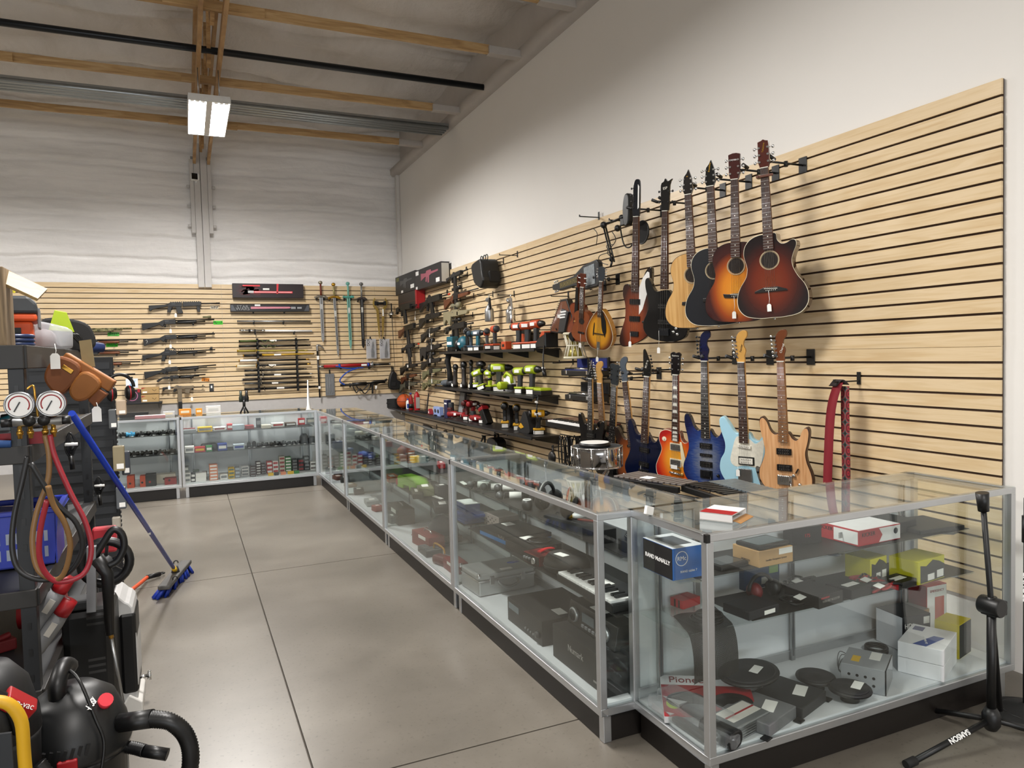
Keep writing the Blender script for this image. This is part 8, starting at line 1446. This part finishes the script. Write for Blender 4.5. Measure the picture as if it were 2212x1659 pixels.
r=obj1('tool_bag', 'black tool bag with lime green flap at the far end of the rack top', 'bag', (-.58, 4.3, t), .2);M().prism(crm([(-.12, 0), (.13, 0), (.14, .10), (.08, .15), (-.06, .16), (-.13, .08)], 3), -.1, .1).put('bag_body', BLKM, r, .012);M().prism([(-.05, .10), (.06, .09), (.03, .19), (-.02, .20)], -.108, -.098).put('lime_flap', LIME, r, .003);[M().tube(crm([(-.04, -.12, .02), (.03+.012*i, -.13, .08), (.09, -.12, .02)], 5, False), .007, 6).put('cable', BLK, r)for i in range(4)]
o=M().tube([(0, 0, .03), (.10, .06, .025), (.18, .10, .02)], [.03, .035, .025], 8).put('rolled_cloth', mt('1f2f5f', .7), None, 0, loc=(-.60, 4.58, t));tag(o, 'dark blue rolled cloth at the far corner of the rack top', 'cloth')
LE=mt('925a24', .6, nz=.15);LD=mt('78431b', .6, nz=.15);r=obj1('tool_belt', 'tan leather tool belt with pouches hanging off the rack', 'tool belt', (-.385, 3.3, 1.48), rad(-8), ry=rad(38));r.scale=(.85, .85, .85);k=M
k().prism([(-.11, .075), (.13, .085), (.135, .03), (-.11, .02)], -.03, .02).put('waistband', LE, r, .006);k().prism(crm([(-.115, .05), (-.02, .06), (.0, -.03), (-.02, -.10), (-.10, -.08), (-.13, -.02)], 4), -.05, .01).put('big_pouch', LD, r, .012);k().prism(crm([(.0, .05), (.09, .05), (.09, -.04), (.05, -.08), (.0, -.05)], 4), -.055, .01).put('small_pouch', LE, r, .012);k().prism([(.09, .02), (.14, .02), (.13, -.06), (.09, -.05)], -.04, .0).put('tape_holder', LD, r, .005);k().box(-.08, -.03, -.056, -.048, .01, .03).put('rivet_strip', BRASS, r, .002)
k().beam((.0, .0, .07), (-.09, .02, .16), .05, .008, up=(0, 1, 0)).put('webbing', mt('7b6a48', .8), r)
hang_tag('white price tag hanging from the tool belt', Vector((-.325, 3.25, 1.39)), 0, .03);hang_tag('white price tag dangling from the top rack shelf beside the tool belt', Vector((-.45, 3.22, 1.62)), 0, .05)
r=obj1('manifold_gauge_set', 'pair of round pressure gauges on a silver manifold with looping hoses', 'gauge set', (-.453, 2.80, 1.357));r.scale=(1.17, 1.17, 1.17);k=M
for x, ring, nm in((-.033, '5f6b7c', 'left_gauge'), (.042, '6f2a33', 'right_gauge')):
 q=k().lathe([(.033, 0), (.035, .012), (.035, .03)], (x, -.002, .05), 'y', 30).put('gauge_case', mt(ring, .3, .4), r);k().cyl((x, -.034, .05), (x, -.031, .05), .031, n=28).put('dial', mt('e8e6e2', .3), q);k().bx((x-.005, -.036, .045), (.003, .002, .03), (0, .5, 0)).put('needle', BLK, q);k().torus((x, -.0345, .05), .024, .0016, 'y', 24, 5, a0=-.6, a1=3.7).put('scale', RED, q);k().torus((x, -.034, .05), .034, .0025, 'y', 28, 6).put('bezel', STEEL, q);k().cyl((x, 0, .0), (x, 0, .02), .007).put('stem', BRASS, q)
k().cyl((-.055, 0, 0), (.062, 0, 0), .014).put('manifold', STEEL, r)
for x, y in((-.012, -.02), (.022, -.02)):k().lathe([(.012, 0), (.015, .006), (.015, .016)], (x, y, .004), 'y', 12).put('valve_knob', BLK, r)
for s_ in(-1, 1):k().cyl((s_*.055, 0, 0), (s_*.082, 0, 0), .012).put('side_knob', BLK, r)
for i, x in enumerate((-.04, -.015, .02, .04)):k().cyl((x, -.004, -.045), (x, -.004, -.01), .006).cyl((x, -.004, -.035), (x, -.004, -.024), .0085).put('brass_fitting', BRASS, r)
k().tube(crm([(-.02, .01, .09), (-.005, .01, .10), (.0, .0, .06), (.004, 0, .01)], 5, False), .003, 6).put('hanging_hook', BRASS, r)
G=lambda px, py, d=0:tuple((onY(px, py, 2.79-d)-r.location)/1.17)
for col, pts, nm in(('7a5a34', [(97, 940), (106, 985), (103, 1040), (80, 1105), (70, 1170), (82, 1230), (118, 1252), (140, 1235), (152, 1180), (140, 1130), (115, 1090), (104, 1050)], 'brown_hose'), ('93232f', [(108, 940), (118, 985), (150, 1060), (185, 1130), (197, 1190), (180, 1240), (130, 1257), (100, 1240), (85, 1200), (88, 1140), (102, 1080)], 'red_hose'), ('17181a', [(60, 985), (48, 1040), (30, 1120), (27, 1190), (45, 1235), (95, 1253), (150, 1235), (178, 1185), (165, 1130), (120, 1085), (66, 1000)], 'black_hose')):
 k().tube(crm([G(x, y, .012*j)for j, (x, y)in enumerate(pts)], 6, False), .0072, 10).put(nm, mt(col, .4), r)
z=LV[1]
o=carton('black drawer box with a red front strip behind the gauges', 'box', (-.53, 3.0, z), (.16, .12, .045), '4a4c50', 0, front='8e1a20', name='drawer_box')
r=obj1('blue_handled_tool', 'grey and blue handled tool poking in at the left edge', 'tool', (-.60, 2.9, 1.28));M().cyl((-.08, 0, .01), (.055, 0, .0), .017, .012).put('blue_grip', mt('2d4f86', .5), r);M().cyl((-.08, 0, .035), (.0, 0, .035), .022).put('grey_grip', GRY, r)
def heap(label, x, y, z, n, seed, cols, nm='small_tool'):
 rr=random.Random(seed)
 for i in range(n):
  w, d, h=rr.uniform(.05, .14), rr.uniform(.05, .12), rr.uniform(.03, .09);c_=cols[i%len(cols)]
  o=M().box(-w/2, w/2, -d/2, d/2, 0, h).cyl((-w*.3, 0, h), (w*.35, 0, h+.012), .012).put(nm, mt(c_, .5), None, .006, loc=(x+(i%3)*.15-.15, y+(i//3)*.28, z), rot=(0, 0, rr.uniform(-.5, .5)));tag(o, f'{CN[c_]} boxed tool on the {label}, {ORD[i]} from the near end', 'tool', 'assorted tools on the rack')
CN={'1a1b1d':'black', '7e8a94':'grey', '2a7f92':'teal', 'c9c5bd':'white', '1d3f8e':'blue', 'c8a21e':'yellow', '8e2a2e':'red', '3a3b3d':'charcoal'}
heap('second rack shelf', -.80, 3.1, LV[1], 9, 2, ['2a7f92', '1a1b1d', '7e8a94', '1a1b1d', '1d3f8e']);heap('third rack shelf behind the basket', -.78, 3.9, LV[2], 6, 5, ['1a1b1d', 'c9c5bd', 'c8a21e', '3a3b3d', '2a7f92']);heap('low rack shelf', -.85, 3.1, LV[3], 6, 8, ['1a1b1d', '3a3b3d', '8e2a2e'])
r=obj1('shopping_basket', 'blue plastic shopping basket full of clear parts on the rack', 'basket', (-.675, 3.36, .785), .05);BB=mt('1c2f9a', .4);k=M
k().prism([(-.18, 0), (.18, 0), (.20, .20), (-.20, .20)], -.14, -.135).put('front_wall', BB, r);k().prism([(-.18, 0), (.18, 0), (.20, .20), (-.20, .20)], .135, .14).put('back_wall', BB, r);k().box(-.18, .18, -.14, .14, 0, .005).put('base', BB, r);k().box(.185, .19, -.14, .14, 0, .2).box(-.19, -.185, -.14, .14, 0, .2).put('end_walls', BB, r);k().box(-.21, .21, -.15, -.13, .195, .215).box(-.21, .21, .13, .15, .195, .215).box(.19, .21, -.15, .15, .195, .215).box(-.21, -.19, -.15, .15, .195, .215).put('rim', BB, r, .004)
m=k();[m.box(-.15+i*.03, -.138+i*.03, -.1415, -.14, .03+j*.06, .07+j*.06)for i in range(11)for j in range(2)];m.put('wall_slots', mt('8f97a6', .4), r)
o=M().ball((0, 0, 0), (.14, .10, .05), 12).put('parts_bag', CLEAR, None, 0, loc=(-.675, 3.36, .95));tag(o, 'clear bag of parts inside the blue basket', 'bag')
for i, (px, py)in enumerate(((150, 935), (212, 1030))):
 r=obj1('power_cord', ('coiled black cord with plug hanging below the second shelf', 'tangle of black cord over the end of the third shelf')[i], 'cord', onX(px, py, -.475));[M().tube(crm([(0, 0, .0), (-.02+.008*j, .0, -.06), (.0, .01, -.11+.01*j), (.02+.004*j, 0, -.05)], 5), .004, 6, closed=True).put('cord_loop', BLK, r)for j in range(4)];M().cyl((0, 0, -.10), (.005, 0, -.16), .010).put('plug', BLK, r);M().cyl((-.02, 0, -.05), (.03, 0, -.05), .008).put('tie', TAGM, r)
r=obj1('display_rack', 'tall black slatted display panel end behind the rack', 'display panel', (-.95, 5.6, 0));M().box(0, .50, -.02, .02, 0, 1.585).put('frame', BLK, r, .004);m=M();[m.box(.02, .48, -.03, -.02, .08+i*.075, .125+i*.075)for i in range(20)];m.put('slats', mt('1f2124', .5), r)
m=M();[m.box(.50, .506, -.02, .02, .1+i*.03, .115+i*.03)for i in range(48)];m.put('edge_slots', DKG, r)
r=obj1('earmuffs', 'black and red ear defenders hanging on the end of the display panel', 'earmuffs', (-.41, 5.5, 1.38), .3)
for s_ in(-1, 1):M().lathe([(.035, 0), (.05, .012), (.05, .03), (.035, .05)], (s_*.055-.02, 0, -.04), 'x', 18).put('ear_cup', BLK, r);M().torus((s_*.055+.0, 0, -.04), .046, .006, 'x', 20, 6).put('red_ring', RED, r)
M().torus((0, 0, .0), .085, .011, 'y', 20, 8, a0=0, a1=PI).put('headband', BLK, r);M().cyl((-.06, .01, .085), (.1, .01, .085), .005).put('hook', BLK, r)
for i, (px, py, w, h, c_, lab)in enumerate(((262, 880, .06, .10, 'b9a48c', 'row of small carded goods below the earmuffs'), (244, 905, .05, .13, '55585a', 'dark hanging pack below the earmuffs'), (257, 990, .07, .17, '8d8266', 'tan bagged goods with white label hanging on the panel end'), (272, 1000, .05, .16, '3c4048', 'dark blister pack behind the tan bag'), (262, 1075, .06, .15, '5c6064', 'grey clamshell pack above the floor'), (252, 1135, .05, .12, 'a39c90', 'lowest clear bag hanging on the panel end'))):
 p=onY(px, py, 5.45+.02*i);o=M().prism([(-w/2, -h/2), (w/2, -h/2), (w/2, h/2), (-w/2, h/2)], -.02, .02).put('hanging_pack', mt(c_, .4), None, .008, loc=p);tag(o, lab, 'package', 'packaged goods on the panel end');M().box(-w*.2, w*.4, -.0215, -.02, -h*.4, -h*.2).put('price_sticker', TAGM, o)
h0=Vector((-.125, 5.5, .10));h1=onY(155, 893, 3.15);r=obj1('push_broom', 'blue push broom with grey head leaning from the rack onto the floor', 'broom', h0);BR=mt('1b3aa6', .35);d_=h1-h0;k=M
k().cyl(tuple(d_*.03), tuple(d_), .0125).put('handle', BR, r);k().cyl((0, 0, 0), tuple(d_*.035), .016).put('yellow_collar', YEL, r);k().lathe([(.03, -.02), (.018, .03)]).put('socket', DKG, r);k().bx((0, 0, -.025), (.075, .62, .03), (0, 0, -.22)).put('head', mt('4b4a48', .5), r, .008);k().bx((d_*.38)[:], (.012, .05, .012), (.35, 0, 0)).put('label', TAGM, r)
m=k();rr=random.Random(9)
for i in range(60):
 a=Vector((rr.uniform(-.03, .03), -.29+i*.0098, 0));a.rotate(Matrix.Rotation(-.22, 3, 'Z'));m.tube([(a.x, a.y, -.035), (a.x*1.5-.01, a.y*1.02, -.098)], [.009, .011], 5)
m.put('bristles', BR, r)
for y in(-.2, .22):k().torus((0, y, .0), .014, .004, 'y', 12, 6, a0=-.4, a1=PI+.4).put('clip', BLK, r)
r=obj1('orange_handle', 'orange bent handle with black grip lying on the floor behind the appliance', 'handle', (0, 0, 0));k().tube(crm([onZ(268, 1287, .10), onZ(300, 1262, .06), onZ(318, 1247, .03)], 5, False), .013).put('shaft', mt('d9501e', .4), r);k().tube([onZ(318, 1247, .03), onZ(345, 1240, .025)], .017).put('grip', BLK, r);k().torus(onZ(349, 1238, .02), .02, .005, 'z', 14, 6).put('loop', BLK, r)
r=obj1('pressure_washer', 'black upright pressure washer with spray gun, hose reel and steel lance', 'pressure washer', (-.395, 3.42, 0));k=M
k().box(-.10, .085, -.1, .16, .05, .56).put('body', mt('131313', .4), r, .03);k().box(-.09, .07, -.09, .14, .0, .06).put('base', BLK, r, .01);k().box(-.09, .02, -.1, .0, .56, .60).put('tank_top', DKG, r, .01)
m=k();[m.box(-.01, .05, -.102, -.1, .30+.025*i+.12*(i//3), .31+.025*i+.12*(i//3))for i in range(6)];m.put('vents', mt('3a3a3a', .4), r)
c=tuple(onY(228, 1215, 3.30)-r.location);k().torus(c, .085, .018, 'y', 28, 8).put('reel_rim', BLK, r);[k().beam((c[0]-.08*math.cos(a), c[1], c[2]-.08*math.sin(a)), (c[0]+.08*math.cos(a), c[1], c[2]+.08*math.sin(a)), .012, .012, up=(0, 1, 0)).put('reel_spoke', BLK, r)for a in(.4, 1.45, 2.5)];k().lathe([(.03, 0), (.03, .05)], c, 'y').put('reel_hub', DKG, r)
H=lambda px, py:tuple(onY(px, py, 3.10)-r.location)
k().tube(crm([H(203, 1205), H(222, 1175), H(243, 1145), H(262, 1152), H(268, 1180), H(255, 1210), H(235, 1222)], 6, False), .013, 10).put('spray_gun', BLK, r);k().tube([H(207, 1205), H(232, 1240), H(238, 1370)], [.028, .022, .016], 10).put('gun_barrel', BLK, r);k().tube([H(240, 1375), H(266, 1518)], .006).cyl(H(238, 1365), H(241, 1378), .009, m=1).put('lance', [STEEL, BRASS], r);k().beam(H(198, 1180), H(198, 1320), .03, .03).put('frame_tube', GRY, r)
r=obj1('air_cleaner', 'tall silver and black appliance standing beside the pressure washer', 'appliance', (-.315, 3.68, 0));k().prism(crm([(-.02, .03), (.06, .03), (.065, .42), (.03, .50), (-.03, .50)], 3), -.12, .12).put('side_shell', mt('c3c3c2', .4), r, .008);k().box(.0, .068, -.125, .1, .09, .45).put('black_face', BLK, r, .015);k().prism([(-.03, 0), (.08, 0), (.08, .05), (.03, .09)], -.13, .12).put('foot', mt('d9d7d2', .45), r, .006);k().cyl((.06, -.05, .13), (.10, -.05, .13), .008).cyl((.10, -.05, .13), (.115, -.05, .13), .02).put('knob', [CHR], r)
r=obj1('air_compressor', 'red and black air compressor with white lettering on the low shelf', 'compressor', (-.62, 3.6, .435));k().cyl((-.06, 0, .07), (.11, 0, .07), .065, n=20).put('red_tank', RED, r);k().box(-.05, .08, -.05, .05, .12, .24).put('motor_cover', BLK, r, .01);txt(r, '1.5 HP', (.03, -.052, .20), .035, WHT);txt(r, '6 GAL', (.03, -.052, .16), .035, WHT)
o=M().box(-.05, .05, -.03, .03, 0, .12).put('red_case', mt('b5303a', .45), None, .01, loc=onY(228, 1192, 3.9));tag(o, 'bright pinkish red plastic case behind the spray gun handle', 'case')
for i, (px, py)in enumerate(((108, 1305), (112, 1355))):
 p=onY(px, py, 3.05);r=obj1('cordless_lamp', ('upper', 'lower')[i]+' grey and red cylindrical tool leaning out of the low rack shelf', 'power tool', p, 0, ry=.6, group='grey and red tools');r.scale=(.85, .85, .85);k().lathe([(.025, -.13), (.03, -.10), (.034, .02), (.03, .06)], n=16).put('grey_body', GRY, r);k().lathe([(.031, .06), (.033, .08), (.03, .13)], n=16).put('red_end', RED, r);k().box(-.012, .012, -.0355, -.033, -.03, .03).put('worn_label', mt('b9b5ad', .6), r)
def vac(name, label, p, R0, H0, col):r=obj1(name, label, 'vacuum cleaner', p);M().lathe([(R0*.82, .04), (R0, .08), (R0*1.04, H0*.62), (R0*1.08, H0*.64)], n=36).put('drum', col, r);return r
r=vac('shop_vacuum', 'black wet and dry vacuum with red latch and ribbed hose in the foreground', (-.348, 2.48, 0), .135, .62, mt('121213', .35));k=M
k().lathe([(.148, .40), (.153, .415), (.14, .48), (.112, .55), (.065, .585), (.0, .59)], n=36).put('motor_head', mt('131415', .42), r);k().bx((.0, -.150, .40), (.05, .015, .075)).put('red_latch', RED, r, .004);k().cyl((.085, -.06, .54), (.095, -.08, .56), .02).put('red_button', mt('c9333f', .4), r)
k().tube(crm([(-.03, -.03, .54), (-.03, -.05, .61), (-.02, .0, .65), (-.01, .05, .63)], 5, False), .024, 10).put('carry_handle', BLK, r);m=k();[m.bx((-.06+.018*i, -.141+abs(i-3)*.003, .45), (.009, .02, .03), (0, .3, 0))for i in range(7)];m.put('vent_slots', BLK, r);k().bx((.03, -.085, .558), (.05, .04, .002), (.5, 0, .1)).put('price_sticker', TAGM, r);txt(r, 'HUSKY', (.062, -.085, .562), .026, WHT, rot=(.75, 0, 1.4), bold=.0006);k().tube(crm([(-.01, 0, .64), (.03, -.08, .63), (.07, -.125, .53), (.09, -.135, .46), (.08, -.15, .38)], 5, False), .005, 6).put('cord', BLK, r)
k().cyl((-.12, -.06, .44), (-.18, -.09, .44), .032).put('side_port', BLK, r);L_=lambda px, py, y:tuple(onY(px, py, y)-r.location)
k().cyl(L_(258, 1562, 2.42), L_(330, 1552, 2.38), .027).put('hose_cuff', BLK, r);P_=crm([L_(325, 1553, 2.38), L_(370, 1560, 2.36), L_(403, 1592, 2.36), L_(412, 1645, 2.36), L_(395, 1720, 2.38)], 18, False);k().tube(P_, [.022+.0035*(i%2)for i in range(len(P_))], 14).put('ribbed_hose', BLK, r)
P_=crm([L_(262, 1612, 2.46), L_(290, 1616, 2.44), L_(312, 1622, 2.42)], 12, False);k().tube(P_, [.016+.003*(i%2)for i in range(len(P_))], 12).put('second_hose', BLK, r);k().cyl(L_(312, 1622, 2.42), L_(362, 1630, 2.40), .018).put('nozzle', BLK, r)
for a in(.3, 2.4, 4.2):k().ball((.15*math.cos(a), .15*math.sin(a), .03), .03, 8).put('caster', BLK, r)
r=obj1('wet_vacuum', 'grey-black vacuum with a red lettered label at the left edge', 'vacuum cleaner', (-.525, 2.30, .36));r.scale=(.8, .8, .85);k().lathe([(.11, 0), (.15, .05), (.155, .22), (.16, .24)], n=32).put('drum', mt('1a1b1d', .5), r);k().lathe([(.16, .24), (.155, .30), (.13, .40), (.08, .46), (0, .47)], n=32).put('motor_head', mt('141517', .5), r);k().bx((.115, -.10, .36), (.10, .06, .05), (.3, .75, .3)).put('red_label', RED, r, .006);txt(r, 'shop-vac', (.125, -.135, .375), .026, WHT, rot=(1.2, .6, .3));k().tube(crm([(-.1, -.12, .38), (.0, -.15, .45), (.09, -.12, .38), (.12, -.12, .28)], 5, False), .02, 8).put('handle', BLK, r);P_=crm([(.15, -.05, .14), (.19, -.06, .06), (.2, -.05, -.05)], 14, False);k().tube(P_, [.024+.003*(i%2)for i in range(len(P_))], 12).put('ribbed_hose', BLK, r);k().box(-.1, .1, -.1, .1, -.42, 0).put('drum_base', BLK, r, .03)
r=obj1('hand_truck', 'yellow hand truck frame with dark plate cut by the lower left corner', 'hand truck', (-.425, 2.02, 0));k().tube(crm([(-.2, 0, .76), (-.03, 0, .765), (.03, 0, .72), (.038, 0, .6), (.045, 0, .3), (.045, 0, .03)], 6, False), .014, 10).put('yellow_frame', mt('c99a12', .5), r);k().prism([(-.2, .05), (.02, .05), (.015, .68), (-.2, .70)], -.004, .004).put('dark_plate', mt('1d2024', .45), r);m=k();[m.bx((-.06, -.006, .1+i*.06), (.14, .005, .014), (0, .5, 0))for i in range(8)];m.put('plate_ribs', BLK, r);k().cyl((-.25, .0, .03), (.045, .0, .03), .03).put('axle', BLK, r)
_dg=bpy.context.evaluated_depsgraph_get()
for o in[o for o in list(COL.objects)if o.type=='FONT']:
 me=bpy.data.meshes.new_from_object(o.evaluated_get(_dg));n=o.name;q=bpy.data.objects.new('tmp', me)
 q.parent=o.parent;q.matrix_basis=o.matrix_basis.copy();COL.objects.link(q);bpy.data.objects.remove(o);q.name='lettering'
SUB={'tuning_peg':'headstock', 'headstock_stripe':'headstock', 'silver_streak':'headstock', 'lettering':'headstock', 'nut':'neck', 'fretboard':'neck', 'locking_nut':'neck', 'trigger':'handle', 'chuck':'motor_housing', 'nose':'motor_housing', 'rear_cap':'motor_housing', 'name_plate':'motor_housing', 'price_sticker':'battery', 'battery_foot':'battery', 'scope_mount':'scope', 'turret':'scope', 'trigger_guard':'receiver', 'top_rail':'receiver', 'rear_sight':'receiver', 'front_sight':'barrel', 'muzzle_tip':'barrel', 'soundhole':'soundboard', 'rosette':'soundboard', 'saddle':'bridge', 'bridge_pins':'bridge', 'tremolo_arm':'tremolo_bridge', 'corner_cap':'frame', 'shelf_mat':'glass_shelf', 'post_holes':'post', 'white_keys':'case', 'black_keys':'case', 'lug':'shell', 'hoop':'shell', 'bezel':'gauge_case', 'lit_panel':'housing', 'fuller':'blade', 'wheel_face':'jog_wheel', 'caster':'drum', 'red_latch':'drum', 'vent_slots':'motor_head', 'red_button':'motor_head', 'reel_spoke':'reel_rim', 'yellow_collar':'handle'}
def stem_(o):return o.name.split('.')[0]
def mid_(o):return sum((Vector(c)for c in o.bound_box), Vector())/8+o.location
for t_ in[o for o in COL.objects if o.parent is None and 'category' in o]:
 ch=[c for c in t_.children if not c.children];by={}
 for c in t_.children:
  if c.location.length<1e-6 and Vector(c.rotation_euler).length<1e-6:by.setdefault(stem_(c), []).append(c)
 for c in ch:
  w=by.get(SUB.get(stem_(c)))
  if w and c not in w:c.parent=min(w, key=lambda q:(mid_(q)-mid_(c)).length)
